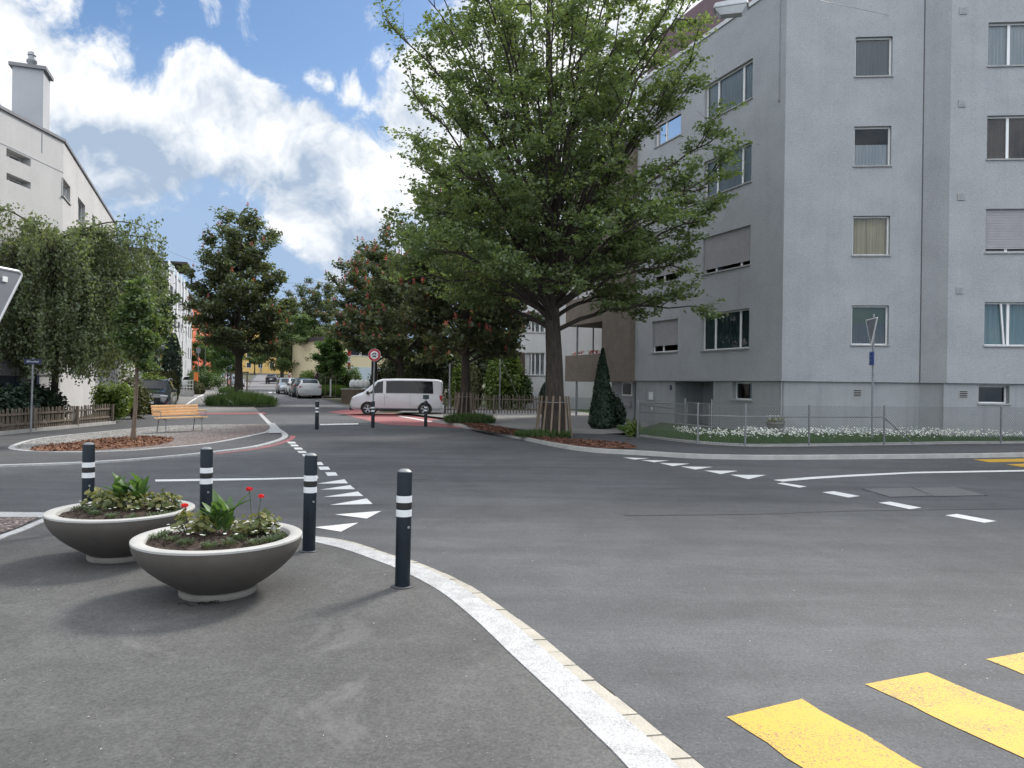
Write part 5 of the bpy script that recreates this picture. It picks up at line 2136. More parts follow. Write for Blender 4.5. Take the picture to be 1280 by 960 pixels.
for W, za, zb_ in ((WF, zr0, zr1), (WR, zr1, zr2)):
    a, b = Vector(W.f(0, .06, za)), Vector(W.f(W.L, .06, zb_))
    c, d = Vector(W.f(W.L, -.3, zb_ + .02)), Vector(W.f(0, -.3, za + .02))
    up = Vector((0, 0, .1))
    m.add([a, b, c, d, a + up, b + up, c + up, d + up], [(0, 1, 5, 4), (4, 5, 6, 7), (0, 3, 2, 1), (2, 3, 7, 6)])
m.build('roof_edge', mat('zinc_edge', (.2, .2, .21), .5, .3), LB)
m = MB()
A_, B2_, C_ = Vector(WF.f(0, -.2, zr0 + .05)), Vector(WF.f(WF.L, -.2, zr1 + .05)), Vector(WR.f(WR.L, -.2, zr2 + .05))
bx = Vector((-12, 0, .6))
m.add([A_, B2_, C_, C_ + bx, B2_ + bx, A_ + bx], [(0, 1, 4, 5), (1, 2, 3, 4)])
m.build('roof', ROOFD, LB)
m = MB()
m.add([(Q2.x, Q2.y, 0), (Q2.x - 12, Q2.y + 3, 0), (Q2.x - 12, Q2.y + 3, zr2), (Q2.x, Q2.y, zr2)], [(0, 1, 2, 3)])
m.build('end_wall', W_WHITE2, LB)
# rough render joint line
m = WF.mb(); z = WF.hit(37, 196)[1]
m.box(0, WF.L, 0, .012, z - .02, z + .02); m.build('render_joint', W_LGREY, LB)
# dormer at the roof and the chimney
p = at(0, 120, 23.5)
pc = at(39, 130, 27.0)
w2 = .48
cz = at(39, 92, 27.0).z
m = MB(lambda x, y, z: (pc.x + x * .9397 - y * .342, pc.y + x * .342 + y * .9397, z))
m.box(-w2, w2, -w2, w2, zr1 - .8, cz); ch = m.build('chimney', W_LGREY, LB); ch['_base'] = LB['_base'][:]
m = MB(lambda x, y, z: (pc.x + x * .9397 - y * .342, pc.y + x * .342 + y * .9397, z))
m.box(-w2 - .1, w2 + .1, -w2 - .1, w2 + .1, cz, cz + .12); m.build('chimney_cap', mat('zinc_edge', (.2, .2, .21), .5), ch)
m = MB(); m.lathe([(.14, 0), (.13, .22), (.17, .26), (.17, .34), (.12, .36), (.11, .5), (.14, .52), (.12, .62), (.0, .68)], 16, (pc.x, pc.y, cz + .12), caps=(False, False)); m.build('chimney_pot', STEEL_D, ch, 50)
pd_ = at(14, 133, 26.5)
m = MB()
zz = at(0, 112, 25.5).z
m.add([(Q1.x - .8, 20, zz + 1.9), (Q1.x - .8, 26.6, zr1 + .15), (Q1.x - 5, 26.6, zr1 + .15), (Q1.x - 5, 20, zz + 1.9), (Q1.x - .8, 20, zr1), (Q1.x - 5, 20, zr1)], [(0, 1, 2, 3), (0, 4, 1), (3, 2, 5)])
m.build('raised_roof', W_LGREY, LB)
# low wing further along with a dark pitched roof
LW = thing('building_wing', 'low white wing with a dark pitched roof beyond the white building', 'building', (Q3.x, Q3.y, .2))
zt3 = at(150, 305, 48).z
wall_faces(WR2, .05, WR2.L, -.2, zt3 - 1, []).build('wall', W_WHITE2, LW)
m = WR2.mb(); m.add([(WR2.L, 0, -.2), (WR2.L, -9, -.2), (WR2.L, -9, zt3 - 1), (WR2.L, 0, zt3 - 1)], [(0, 1, 2, 3)]); m.build('end_wall', W_WHITE2, LW)
m = WR2.mb(); m.add([(0, .4, zt3 - 1.3), (WR2.L + .3, .4, zt3 - 1.3), (WR2.L + .3, -3, zt3 + .9), (0, -3, zt3 + .9), (WR2.L + .3, -9, zt3 - 1.3), (0, -9, zt3 - 1.3)], [(0, 1, 2, 3), (3, 2, 4, 5), (0, 3, 5), (1, 4, 2)]); m.build('pitched_roof', ROOFD, LW)
m = WR2.mb(); m.tube([(WR2.L - .8, .06, 0), (WR2.L - .8, .06, zt3 - 1.2)], .06, 8); m.build('downpipe', STEEL_D, LW, 60)

# ---- balcony building -----------------------------------------------------------
BB0, BB1 = lb(181, 64), lb(239, 104)
BBt = thing('apartment_building', 'pale grey apartment block with stepped white balconies left of the street', 'building', (BB0.x, BB0.y, .4))
WBB = Wall(BB0, BB1)
zt = 12.6
cols = 7
ops = []
for k in range(4):
    for c in range(cols):
        a = 22 + c * 3.0
        ops.append((a, a + 1.1, 1.6 + k * 2.85, 3.1 + k * 2.85)) if a + 1.3 < WBB.L else None
wall_faces(WBB, 0, WBB.L, 0, zt, ops).build('facade_wall', W_LGREY, BBt)
for op in ops:
    m = WBB.mb(); m.box(op[0] + .01, op[1] - .01, -.14, -.1, op[2] + .01, op[3] - .01); m.build('window', GLASS_D, BBt)
for k in range(4):
    for j in range(3):
        a = 2 + j * 6.5
        z = 1.9 + k * 2.85
        m = WBB.mb()
        m.box(a, a + 5.6, .0, 1.5, z - .12, z + .08)
        m.box(a, a + 5.6, 1.42, 1.5, z + .08, z + 1.0)
        m.box(a, a + .08, 0.01, 1.42, z + .08, z + 1.0)
        b_ = m.build('balcony', W_LGREY, BBt); b_['_base'] = BBt['_base'][:]
        m = WBB.mb(); m.box(a + 3.7, a + 4.3, 1.45, 1.55, z - .7, z + 1.9); m.build('white_screen', ALU_W, b_)
        m = WBB.mb(); m.box(a + .2, a + .9, 1.45, 1.55, z - .7, z + 1.9); m.build('white_screen', ALU_W, b_)
        m = WBB.mb(); m.box(a + .5, a + 4.8, .01, .05, z + .1, z + 2.3); m.build('balcony_door', GLASS_D, b_)
m = WBB.mb(); m.box(-.3, WBB.L + .2, -8, .5, zt, zt + .3); m.build('roof_slab', ROOFD, BBt)
m = WBB.mb(); m.box(14, 30, -8, -1.5, zt + .3, zt + 2.6); m.build('attic', W_LGREY, BBt)
m = WBB.mb(); m.box(24, 33, -6, 1.0, zt + 2.6, zt + 2.85); m.box(32.6, 32.8, .6, .8, zt + .3, zt + 2.6); m.build('pergola', ROOFD, BBt)
m = WBB.mb(); m.box(12, 33, .3, .34, zt + .3, zt + 1.2); m.build('glass_railing', mat('pale_glass', (.4, .5, .53), .15), BBt)
m = WBB.mb(); m.add([(0, 0, 0), (0, -8, 0), (0, -8, zt), (0, 0, zt)], [(0, 1, 2, 3)]); m.build('end_wall', W_LGREY, BBt)
m = WBB.mb(); m.add([(WBB.L, 0, 0), (WBB.L, -8, 0), (WBB.L, -8, zt), (WBB.L, 0, zt)], [(0, 1, 2, 3)]); m.build('end_wall', W_LGREY, BBt)
m = WBB.mb(); m.box(1, 17, .5, .56, .5, 2.2); m.build('maroon_panel', MAROON, BBt)
# orange and yellow blocks far up the street
def far_block(name, label, p0, p1, depth, z0, z1, wm, roof, nwin, rows_, wz, ww=1.4, wh=1.5, cat='building'):
    t = thing(name, label, cat, (p0.x, p0.y, z0))
    W = Wall(p0, p1)
    m = W.mb(); m.box(0, W.L, -depth, 0, z0 - 1, z1); m.build('wall', wm, t)
    m = W.mb(); m.box(-.3, W.L + .3, -depth - .3, .3, z1, z1 + .4); m.build('roof', roof, t)
    for r_ in range(rows_):
        for i in range(nwin):
            s = W.L * (i + .5) / nwin
            z = z0 + wz + r_ * 2.9
            m = W.mb(); m.box(s - ww / 2, s + ww / 2, 0, .04, z, z + wh); f_ = m.build('window', ALU_W, t); f_['_base'] = t['_base'][:]
            m = W.mb(); m.box(s - ww / 2 + .08, s + ww / 2 - .08, .04, .06, z + .08, z + wh - .08); m.build('pane', GLASS_D, f_)
    return t, W


far_block('apartment_building', 'orange red apartment block beyond the balcony building', lb(236, 118), lb(266, 150), 8, 1, 13.5, W_ORANGE, ROOFD, 6, 4, 1.5, 1.6, 1.6)
za = terrain(205)
yb, yW = far_block('apartment_building', 'yellow building closing the end of the street', Vector((ray(290, 460)[0] * 206, 206, 0)), Vector((ray(392, 460)[0] * 198, 198, 0)), 12, za, za + 12.5, W_YELLOW, ROOFD, 7, 3, 1.4, 1.5, 1.5)
m = yW.mb(); m.box(yW.L * .36, yW.L * .36 + .25, 0, .2, za, za + 12.5); m.build('downpipe', STEEL_D, yb)
cb, cW = far_block('apartment_building', 'cream and pale blue building glimpsed behind the red chestnuts', lb(433, 74), lb(512, 80), 10, .4, 5.9, W_CREAM, ROOFD, 5, 1, 3.9, 1.5, 1.2)
m = cW.mb(); m.box(0, cW.L, 0, .05, -.2, 3.2); m.build('pale_blue_base', W_BLUEW, cb)
m = cW.mb(); m.box(3.9, 4.9, .05, .08, 2.2, 2.8); m.box(5.2, 6.1, .05, .08, 2.2, 2.8); m.build('dark_window', GLASS_D, cb)

# ---- hanging street lamp -----------------------------------------------------------
lp = at(914, 17, 14.5)
t = thing('street_lamp', 'grey street lamp head hanging on a wire over the road', 'street lamp', lp, math.radians(-20))
m = MB()
m.add([(-.34, -.16, .08), (.34, -.16, .08), (.34, .16, .08), (-.34, .16, .08), (-.3, -.13, .2), (.26, -.1, .24), (.26, .1, .24), (-.3, .13, .2)], [(0, 1, 5, 4), (1, 2, 6, 5), (2, 3, 7, 6), (3, 0, 4, 7), (4, 5, 6, 7), (0, 3, 2, 1)])
o_ = m.build('housing', mat('lamp_grey', (.42, .43, .44), .5), t, world=False); bv = o_.modifiers.new('bevel', 'BEVEL'); bv.width = .03; bv.segments = 2
m = MB()
m.add([(-.3, -.14, .08), (.3, -.14, .08), (.3, .14, .08), (-.3, .14, .08), (-.2, -.09, -.04), (.2, -.09, -.06), (.2, .09, -.06), (-.2, .09, -.04)], [(0, 4, 5, 1), (1, 5, 6, 2), (2, 6, 7, 3), (3, 7, 4, 0), (4, 7, 6, 5)])
m.build('glass_bowl', mat('lamp_bowl', (.55, .57, .58), .2, spec=.6), t, world=False)
m = MB(); m.tube([(0, 0, .2), (0, 0, .62)], .02, 6); m.build('hanger', STEEL_D, t, world=False)
wz = lp.z + .62
m = MB(); m.tube([(12.4, 24.86, 14.2), (lp.x, lp.y, wz), (lp.x - 22, lp.y - 14, wz + 2.5)], .008, 5)
tag(m.build('span_wire', STEEL_D), 'thin steel span wire carrying the hanging street lamp', 'wire')
# overhead wires across the street
m = MB()
a, b = at(205, 312, 62), at(430, 352, 66)
pts = [a.lerp(b, i / 12) + Vector((0, 0, -1.2 * math.sin(PI * i / 12))) for i in range(13)]
m.tube(pts, .018, 4)
tag(m.build('overhead_wire', STEEL_D), 'thin overhead wire crossing the street in front of the clouds', 'wire')

# ------------------------------------------------------------------ vegetation
def leaf_mesh(name, P, N, U, L, W, m, parent, kind=None, label=None, shape='diamond'):
    """many leaves as one mesh: P centres, N normals, U axes (n x 3), L lengths, W half widths"""
    n = len(P)
    N = N / np.linalg.norm(N, axis=1, keepdims=True)
    U = U - N * np.sum(U * N, axis=1, keepdims=True)
    U /= np.linalg.norm(U, axis=1, keepdims=True) + 1e-9
    V = np.cross(N, U)
    L = L[:, None]
    W = W[:, None]
    base = P - U * L * .5
    tip = P + U * L * .5 - N * L * .12
    k = P - U * L * .05
    a = k - V * W + N * W * .25
    b = k + V * W + N * W * .25
    co_ = np.stack([base, a, tip, b], axis=1).reshape(-1, 3)
    me = bpy.data.meshes.new(name)
    me.vertices.add(4 * n)
    me.vertices.foreach_set('co', co_.astype(np.float32).ravel())
    me.loops.add(4 * n)
    me.loops.foreach_set('vertex_index', np.arange(4 * n, dtype=np.int32))
    me.polygons.add(n)
    me.polygons.foreach_set('loop_start', np.arange(0, 4 * n, 4, dtype=np.int32))
    me.polygons.foreach_set('loop_total', np.full(n, 4, dtype=np.int32))
    me.update(calc_edges=True)
    me.materials.append(m)
    o = bpy.data.objects.new(name, me)
    COL.objects.link(o)
    if parent is not None:
        o.parent = parent
    if kind:
        o['kind'] = kind
    return o


def leaves_on(segA, segB, per, spread, flat, L0, L1, rng, aspect=.36, droop=0.0, up=.9, centre=None):
    n = len(segA) * per
    i = np.repeat(np.arange(len(segA)), per)
    t = rng.random(n)[:, None] ** .8
    P = segA[i] + (segB[i] - segA[i]) * t
    P = P + rng.normal(0, 1, (n, 3)) * np.array([spread, spread, spread * flat])
    N = rng.normal(0, .55, (n, 3)) + np.array([0, 0, up])
    U = (segB[i] - segA[i]) + rng.normal(0, .5, (n, 3)) + np.array([0, 0, -droop])
    L = rng.uniform(L0, L1, n)
    return P, N, U, L, L * aspect


def env(prof, t):
    for (a, ra), (b, rb) in zip(prof, prof[1:]):
        if t <= b:
            return ra + (rb - ra) * (t - a) / (b - a)
    return prof[-1][1]


def skeleton(rnd, H, r0, fork, prof, z0, z1, n_limb, n_sub, n_twig, sub_len, twig_len, lean=(0, 0), leader=.9, rise=.55, sx=1.0, sy=1.0, limb_r=.38, lowest=.06, reach=(.72, .98)):
    """trunk and limbs as one mesh builder, plus twig segments for the leaves"""
    m = MB()
    top = z0 + (z1 - z0) * leader

    def axis(z):
        k = z / H
        return Vector((lean[0] * k + .05 * math.sin(z * .9), lean[1] * k + .05 * math.cos(z * .7), z))
    pts, rs = [], []
    n = 14
    for i in range(n + 1):
        z = top * i / n
        fl = 1 + .38 * math.exp(-z / (r0 * 2.2))
        f = fl * (1 - .25 * min(1, z / max(fork, .1))) if z <= fork else .75 * max(.04, (1 - (z - fork) / (top - fork + .01)) ** .9)
        pts.append(axis(z)); rs.append(r0 * f)
    m.tube(pts, rs, 10, caps=False)
    A, Bq = [], []
    for i in range(n_limb):
        u = (i + rnd.uniform(.1, .9)) / n_limb
        tz = z0 + (z1 - z0) * (lowest + (.98 - lowest) * u)
        t = (tz - z0) / (z1 - z0)
        R = env(prof, t) * rnd.uniform(*reach)
        az = i * 2.39996 + rnd.uniform(-.4, .4)
        sz = max(fork * .92, fork + (tz - fork) * rnd.uniform(.0, rise))
        sz = min(sz, tz - R * .25 if tz - R * .25 > fork * .9 else fork * .92 + .02 * i / n_limb)
        sz = min(sz, top * .97)
        s = axis(sz)
        e = axis(tz) + Vector((math.cos(az) * R * sx, math.sin(az) * R * sy, 0))
        c = s + (e - s) * .45 + Vector((0, 0, (abs(tz - sz) * .12 + R * .13)))
        limb = []
        N = 9
        for k in range(N + 1):
            q = k / N
            p = (1 - q) ** 2 * s + 2 * q * (1 - q) * c + q * q * e
            limb.append(p + Vector((rnd.uniform(-1, 1), rnd.uniform(-1, 1), rnd.uniform(-1, 1))) * (.05 * R * q * .6))
        rr = r0 * limb_r * (.55 + .45 * (1 - t)) * min(1.0, .5 + R / 8)
        m.tube(limb, [rr * (1 - .86 * k / N) + .006 for k in range(N + 1)], 6, caps=False)
        for j in range(n_sub):
            q = .28 + .72 * (j + rnd.random()) / n_sub
            k = min(N - 1, int(q * N))
            p = limb[k].lerp(limb[k + 1], q * N - k)
            d = (e - s).normalized()
            side = d.cross(Vector((0, 0, 1))).normalized() * rnd.choice((-1, 1))
            dv = (d * rnd.uniform(.2, .9) + side * rnd.uniform(.3, 1.0) + Vector((0, 0, rnd.uniform(-.25, .45)))).normalized()
            L = sub_len * rnd.uniform(.6, 1.15) * (1.15 - .45 * q)
            e2 = p + dv * L
            # stay inside the crown
            tt = max(0, min(1, (e2.z - z0) / (z1 - z0)))
            ax = axis(e2.z)
            hr = math.hypot((e2.x - ax.x) / sx, (e2.y - ax.y) / sy)
            lim = env(prof, tt) * 1.06
            if hr > lim and hr > 0:
                e2 = Vector((ax.x + (e2.x - ax.x) * lim / hr, ax.y + (e2.y - ax.y) * lim / hr, e2.z))
            mid = p.lerp(e2, .5) + Vector((0, 0, L * .06))
            m.tube([p, mid, e2], [rr * .3 * (1.1 - q * .5) + .008, rr * .18 + .006, .006], 4, caps=False)
            for w in range(n_twig):
                v = .2 + .8 * (w + rnd.random()) / n_twig
                b = p.lerp(e2, v)
                dd = (dv + Vector((rnd.gauss(0, .7), rnd.gauss(0, .7), rnd.gauss(0, .3)))).normalized()
                te = b + dd * twig_len * rnd.uniform(.6, 1.2)
                A.append(b); Bq.append(te)
                if w % 2 == 0:
                    m.tube([b, te], [.008, .004], 3, caps=False)
    return m, np.array([tuple(a) for a in A]), np.array([tuple(b) for b in Bq])


def tree(name, label, loc, seed, H, r0, fork, prof, z0, z1, n_limb, n_sub, n_twig, sub_len, twig_len, per, spread, flat, L0, L1, lm, group=None, droop=.2, aspect=.36, blossom=0, thin=0, bark=None, clip=None, keep=None, cat='tree', **kw):
    t = thing(name, label, cat, loc, 0, group)
    rnd = random.Random(seed)
    rng = np.random.default_rng(seed)
    m, A, Bq = skeleton(rnd, H, r0, fork, prof, z0, z1, n_limb, n_sub, n_twig, sub_len, twig_len, **kw)
    if thin:                                       # airy top: whole sprays missing
        hh = (Bq[:, 2] - z0) / (z1 - z0)
        kp = rng.random(len(A)) > thin * np.clip(hh * 1.2 - .05, .12, 1)
        A, Bq = A[kp], Bq[kp]
    m.build('trunk', bark or BARK, t, 50, world=False)
    P, N, U, L, W = leaves_on(A, Bq, per, spread, flat, L0, L1, rng, aspect, droop)
    if clip:
        k = np.array([clip(p) for p in P])
        P, N, U, L, W = P[k], N[k], U[k], L[k], W[k]
    leaf_mesh('crown', P, N, U, L, W, lm, t)
    if blossom:
        # upright flower candles scattered over the outside of the crown
        ext = []
        for b in Bq:
            tt = max(0, min(1, (b[2] - z0) / (z1 - z0)))
            if math.hypot(b[0], b[1]) > .68 * env(prof, tt) or tt > .85:
                ext.append(b)
        ext = np.array(ext)
        idx = rng.choice(len(ext), size=min(blossom, len(ext)), replace=False)
        base = ext[idx] + np.array([0, 0, .08])
        q = 16
        i = np.repeat(np.arange(len(base)), q)
        h = rng.random(len(i))
        PP = base[i] + np.stack([rng.normal(0, .055, len(i)) * (1 - h * .7), rng.normal(0, .055, len(i)) * (1 - h * .7), h * .26], axis=1)
        NN = rng.normal(0, 1, (len(i), 3))
        leaf_mesh('blossom', PP, NN, rng.normal(0, 1, (len(i), 3)), np.full(len(i), .085), np.full(len(i), .036), L_BLOSSOM, t, kind='stuff')
    return t


def shrub(name, label, loc, seed, rx, ry, h, n, L0, L1, lm, cat='shrub', group=None, lumps=9, core=.35, z0=0.0, pointed=0.0, clip=None, tight=False, up=.5, stems=True, spread=.16, pow_=.5):
    """leafy mass built from lumps: real leaves through the volume, stems inside"""
    t = thing(name, label, cat, loc, 0, group)
    rng = np.random.default_rng(seed)
    if tight:                                      # clipped or columnar plants: shell of an ellipsoid or spindle
        u = rng.random(n)
        z = u * h
        prof_r = np.sin(np.pi * np.clip(.12 + .85 * u, 0, 1)) ** .55 if pointed <= 0 else np.clip(1 - u, .02, 1) ** pointed * np.clip(u * 9 + .55, 0, 1)
        a = rng.random(n) * 2 * np.pi
        r = prof_r * np.clip(rng.normal(.93, .07, n), .2, 1.1)
        ang = np.sin(a * 5 + seed) * .04 + np.sin(z * 7 + a * 3) * .04 + 1
        P = np.stack([np.cos(a) * r * rx * ang, np.sin(a) * r * ry * ang, z0 + z], axis=1)
        N = np.stack([np.cos(a), np.sin(a), np.full(n, .35)], axis=1) + rng.normal(0, .5, (n, 3))
    else:
        C = []
        for i in range(lumps):
            a = i * 2.4 + rng.random()
            rr = math.sqrt((i + .5) / lumps) * .68
            C.append((math.cos(a) * rr * rx, math.sin(a) * rr * ry, z0 + h * (.62 - .35 * rr + rng.uniform(-.16, .16)), rng.uniform(.32, .5)))
        C = np.array(C)
        i = rng.integers(0, lumps, n)
        v = rng.normal(0, 1, (n, 3))
        v /= np.linalg.norm(v, axis=1, keepdims=True)
        rad = rng.random(n)[:, None] ** pow_
        P = C[i, :3] + v * rad * (C[i, 3:4] * np.array([rx, ry, h * .85])) + rng.normal(0, spread * .3, (n, 3))
        P[:, 2] = np.clip(P[:, 2], z0 + .02, None)
        N = v + rng.normal(0, .5, (n, 3)) + np.array([0, 0, up])
    if clip:
        k = np.array([clip(p) for p in P])
        P, N = P[k], N[k]
        n = len(P)
    L = rng.uniform(L0, L1, n)
    leaf_mesh('foliage', P, N, rng.normal(0, 1, (n, 3)), L, L * .36, lm, t)
    if stems:
        rnd = random.Random(seed)
        m = MB()
        for i in range(6 if not tight else 1):
            e = Vector((rnd.uniform(-.5, .5) * rx, rnd.uniform(-.5, .5) * ry, z0 + h * .7)) if not tight else Vector((0, 0, z0 + h * .85))
            m.tube([(e.x * .15, e.y * .15, -.05), e * .6, e], [.035, .025, .008], 5, caps=False)
        m.build('stems', BARK, t, world=False)
    return t


def gbase(px, py, d=None, lift=0.0):
    if d is None:
        return g(px, py, lift)
    a, _ = ray(px, py)
    return Vector((a * d, d, terrain(d) + lift))


# ---- the big hornbeam in the bark strip
TP = g(692, 546, H2)
tree('hornbeam_tree', 'big leafy green tree with a broad crown in the bark strip before the grey building', TP, 21, 17.0, .31, 3.5,
     [(0, 3.2), (.06, 4.8), (.2, 5.7), (.45, 5.8), (.65, 5.3), (.84, 4.0), (1, 1.8)], 2.9, 17.6, 84, 8, 6, 1.45, .72, 38, .125, .36, .075, .16, L_BIG,
     thin=.6, lowest=.08, reach=(.7, .98),
     droop=.45, lean=(-.4, 0), sx=.98, sy=.9, rise=.34, limb_r=.25)


def tree_guard(loc, label, r, h, n=14, lean=.09):
    t = thing('trunk_guard', label, 'trunk guard', loc, 0, 'wooden trunk guards')
    for i in range(n):
        a = 2 * PI * i / n
        m = MB()
        m.bar((math.cos(a) * r * 1.25, math.sin(a) * r * 1.25, 0), (math.cos(a + .12) * r, math.sin(a + .12) * r, h), .05, .03, up=(math.cos(a), math.sin(a), 0))
        m.build('slat', WOODG, t, world=False)
    m = MB()
    for z in (h * .85,):
        m.tube([(math.cos(k * PI / 12) * (r + .02), math.sin(k * PI / 12) * (r + .02), z) for k in range(25)], .008, 4)
    m.build('wire_hoop', STEEL_D, t, world=False)
    return t


tree_guard(TP, 'slanting wooden stakes round the foot of the big tree', .46, 1.25)
# red horse chestnuts
CP = dict(fork=2.6, n_limb=26, n_sub=7, n_twig=5, sub_len=1.3, twig_len=.6, spread=.2, flat=.55, L0=.16, L1=.28, lm=L_CHEST, droop=.5, blossom=210, group='red flowering chestnut trees')
ta = g(580, 525, H2)
tree('chestnut_tree', 'red flowering chestnut with a staked trunk right behind the white van', ta, 31, 9.6, .24, prof=[(0, 2.0), (.2, 3.5), (.5, 3.9), (.75, 3.0), (1, .9)], z0=2.4, z1=10.6, per=26, **CP)
tree_guard(ta, 'slanting wooden stakes round the trunk beside the van', .4, 1.2)
tb = gbase(499, 500, 49)
tree('chestnut_tree', 'red flowering chestnut whose trunk stands behind the middle of the van', tb, 32, 11, .3, prof=[(0, 2.4), (.2, 4.2), (.5, 4.6), (.75, 3.4), (1, 1.0)], z0=2.6, z1=11.6, per=26, **CP)
tc_ = gbase(467, 490, 58)
tree('chestnut_tree', 'red flowering chestnut left of the van above the round sign', tc_, 33, 11.5, .3, prof=[(0, 2.6), (.2, 4.0), (.5, 4.4), (.75, 3.2), (1, 1.0)], z0=3.2, z1=11.6, per=24, **CP)
td = gbase(297, 506, 48.5)
tree('chestnut_tree', 'red flowering chestnut standing alone in a grass bed left of the street', td, 34, 12, .3, prof=[(0, 1.5), (.1, 3.0), (.3, 3.7), (.55, 3.3), (.75, 2.7), (.9, 1.8), (1, .7)], z0=3.0, z1=12.8, per=30, **dict(CP, blossom=90))
CP2 = dict(CP, blossom=80, n_limb=20)
tree('chestnut_tree', 'far chestnut with few red flowers right behind the lone chestnut', gbase(352, 480, 105), 35, 12, .3, prof=[(0, 3), (.3, 5), (.6, 4.5), (1, 1)], z0=3, z1=13.5, per=30, **CP2)
tree('chestnut_tree', 'far chestnut with few red flowers above the row of parked cars', gbase(392, 485, 86), 36, 12, .3, prof=[(0, 3), (.3, 4.3), (.6, 4), (1, 1)], z0=4, z1=12.8, per=30, **CP2)
# green street trees
GP = dict(fork=1.8, n_limb=20, n_sub=6, n_twig=5, sub_len=1.2, twig_len=.6, spread=.2, flat=.7, L0=.15, L1=.26, lm=L_MID, droop=.2, group='green trees along the street')
tree('street_tree', 'round green tree over the row of parked cars', gbase(369, 488, 82), 41, 7, .2, prof=[(0, 2.6), (.3, 4.4), (.6, 4.3), (.85, 2.8), (1, 1)], z0=1.6, z1=8.2, per=28, **GP)
GP2 = dict(GP, lm=L_YOUNG)
tree('young_tree', 'light green young tree in a stake frame at the grass bed by the parked cars', gbase(413, 492, 60), 42, 4.6, .05, prof=[(0, .8), (.3, 1.5), (.6, 1.4), (1, .5)], z0=1.9, z1=4.8, per=20, **dict(GP2, n_limb=12, sub_len=.7, twig_len=.4, bark=BARK2, fork=1.8, spread=.14))
tree('young_tree', 'slim light green tree between the lone chestnut and the yellow building', gbase(284, 480, 96), 43, 6, .08, prof=[(0, 1.2), (.3, 2.2), (.6, 2), (1, .5)], z0=1.8, z1=7.2, per=22, **dict(GP2, n_limb=12))
tree('street_tree', 'green tree before the orange red block', gbase(255, 474, 108), 44, 7, .15, prof=[(0, 1.5), (.3, 3), (.6, 2.6), (1, .6)], z0=1.2, z1=7.2, per=26, **dict(GP2, n_limb=16))
tree('street_tree', 'green tree left of the yellow building', gbase(272, 470, 150), 45, 9, .2, prof=[(0, 2), (.3, 4), (.6, 3.6), (1, .8)], z0=1, z1=10, per=26, **dict(GP2, n_limb=16))
tree('street_tree', 'small green tree by the right side of the yellow building', gbase(318, 466, 190), 46, 7, .2, prof=[(0, 1.5), (.3, 3), (.6, 2.6), (1, .8)], z0=2, z1=9, per=26, **dict(GP2, n_limb=14))
tree('street_tree', 'dark green tree in front of the yellow building beside the far chestnuts', gbase(372, 470, 150), 47, 12, .3, prof=[(0, 3), (.3, 5.5), (.6, 5), (1, 1)], z0=2, z1=16, per=26, **dict(GP, n_limb=20, L0=.25, L1=.4))
# young tree on the gravel island
yp = g(165, 550, .05)
tree('young_tree', 'slender young tree with a light trunk on the gravel island', yp, 51, 4.5, .06, 1.9, [(0, .3), (.2, .5), (.5, .48), (.8, .28), (1, .1)], 1.75, 4.5, 14, 5, 4, .3, .2, 17, .08, .7, .09, .15, L_MID, bark=BARK2, droop=.3, lean=(.12, 0))


# weeping birch in the garden by the white building
def weeping(loc, seed):
    t = thing('weeping_birch', 'weeping birch with hanging branches before the white building', 'tree', loc)
    rnd = random.Random(seed)
    rng = np.random.default_rng(seed)
    m = MB()
    H = 6.0
    m.tube([(0, 0, -.1), (.1, 0, 1.5), (.0, .1, 3.5), (-.1, .0, 5.2), (-.1, 0, H)], [.13, .11, .1, .06, .02], 8, caps=False)
    A, Bq = [], []
    for i in range(70):
        az = i * 2.4 + rnd.uniform(-.3, .3)
        hz = rnd.uniform(2.8, 6.9)
        R = rnd.uniform(1.2, 4.1) * (1.15 - .05 * hz) * (1 + .14 * math.cos(az))
        c, s = math.cos(az), math.sin(az)
        st = Vector((0, 0, hz - .6))
        apex = Vector((c * R * .6, s * R * .5, hz + rnd.uniform(.3, .9)))
        e = Vector((c * R, s * R * .8, hz + rnd.uniform(-.5, .2)))
        base_lo = rnd.uniform(1.35, 2.5)
        limb = []
        for k in range(9):
            q = k / 8
            limb.append((1 - q) ** 2 * st + 2 * q * (1 - q) * apex + q * q * e)
        m.tube(limb, [.035 * (1 - .9 * k / 8) + .004 for k in range(9)], 5, caps=False)
        for j in range(9):
            q = .12 + .88 * rnd.random()
            k = min(7, int(q * 8))
            b = limb[k].lerp(limb[k + 1], q * 8 - k)
            A.append(b); Bq.append(b + Vector((rnd.gauss(0, .3), rnd.gauss(0, .3), rnd.uniform(-.1, .35))))
        nj = int(9 + R * 4.5)
        for j in range(nj):
            q = .2 + .8 * (j + rnd.random()) / nj
            k = min(7, int(q * 8))
            b = limb[k].lerp(limb[k + 1], q * 8 - k) + Vector((rnd.gauss(0, .16), rnd.gauss(0, .16), 0))
            lo = base_lo + rnd.uniform(-.2, .6)
            L = max(.5, min(b.z - lo, rnd.uniform(1.6, 4.6)))
            p = b
            sway = Vector((rnd.gauss(0, .07) + c * .1, rnd.gauss(0, .07), 0))
            strand = [p]
            for w in range(3):
                e2 = p + Vector((sway.x, sway.y, -L / 3)) * (1 if w else .9)
                A.append(p); Bq.append(e2)
                p = e2
                strand.append(p)
            if j % 2 == 0:
                m.tube(strand, .005, 3, caps=False)
    m.build('trunk', BARK, t, 50, world=False)
    A = np.array([tuple(a) for a in A]); Bq = np.array([tuple(b) for b in Bq])
    P, N, U, L, W = leaves_on(A, Bq, 20, .065, 1.2, .075, .13, rng, .36, .8, up=.2)
    k = P[:, 0] + loc.x > Q1.x + .15
    leaf_mesh('crown', P[k], N[k], U[k], L[k], W[k], L_BIRCH, t)


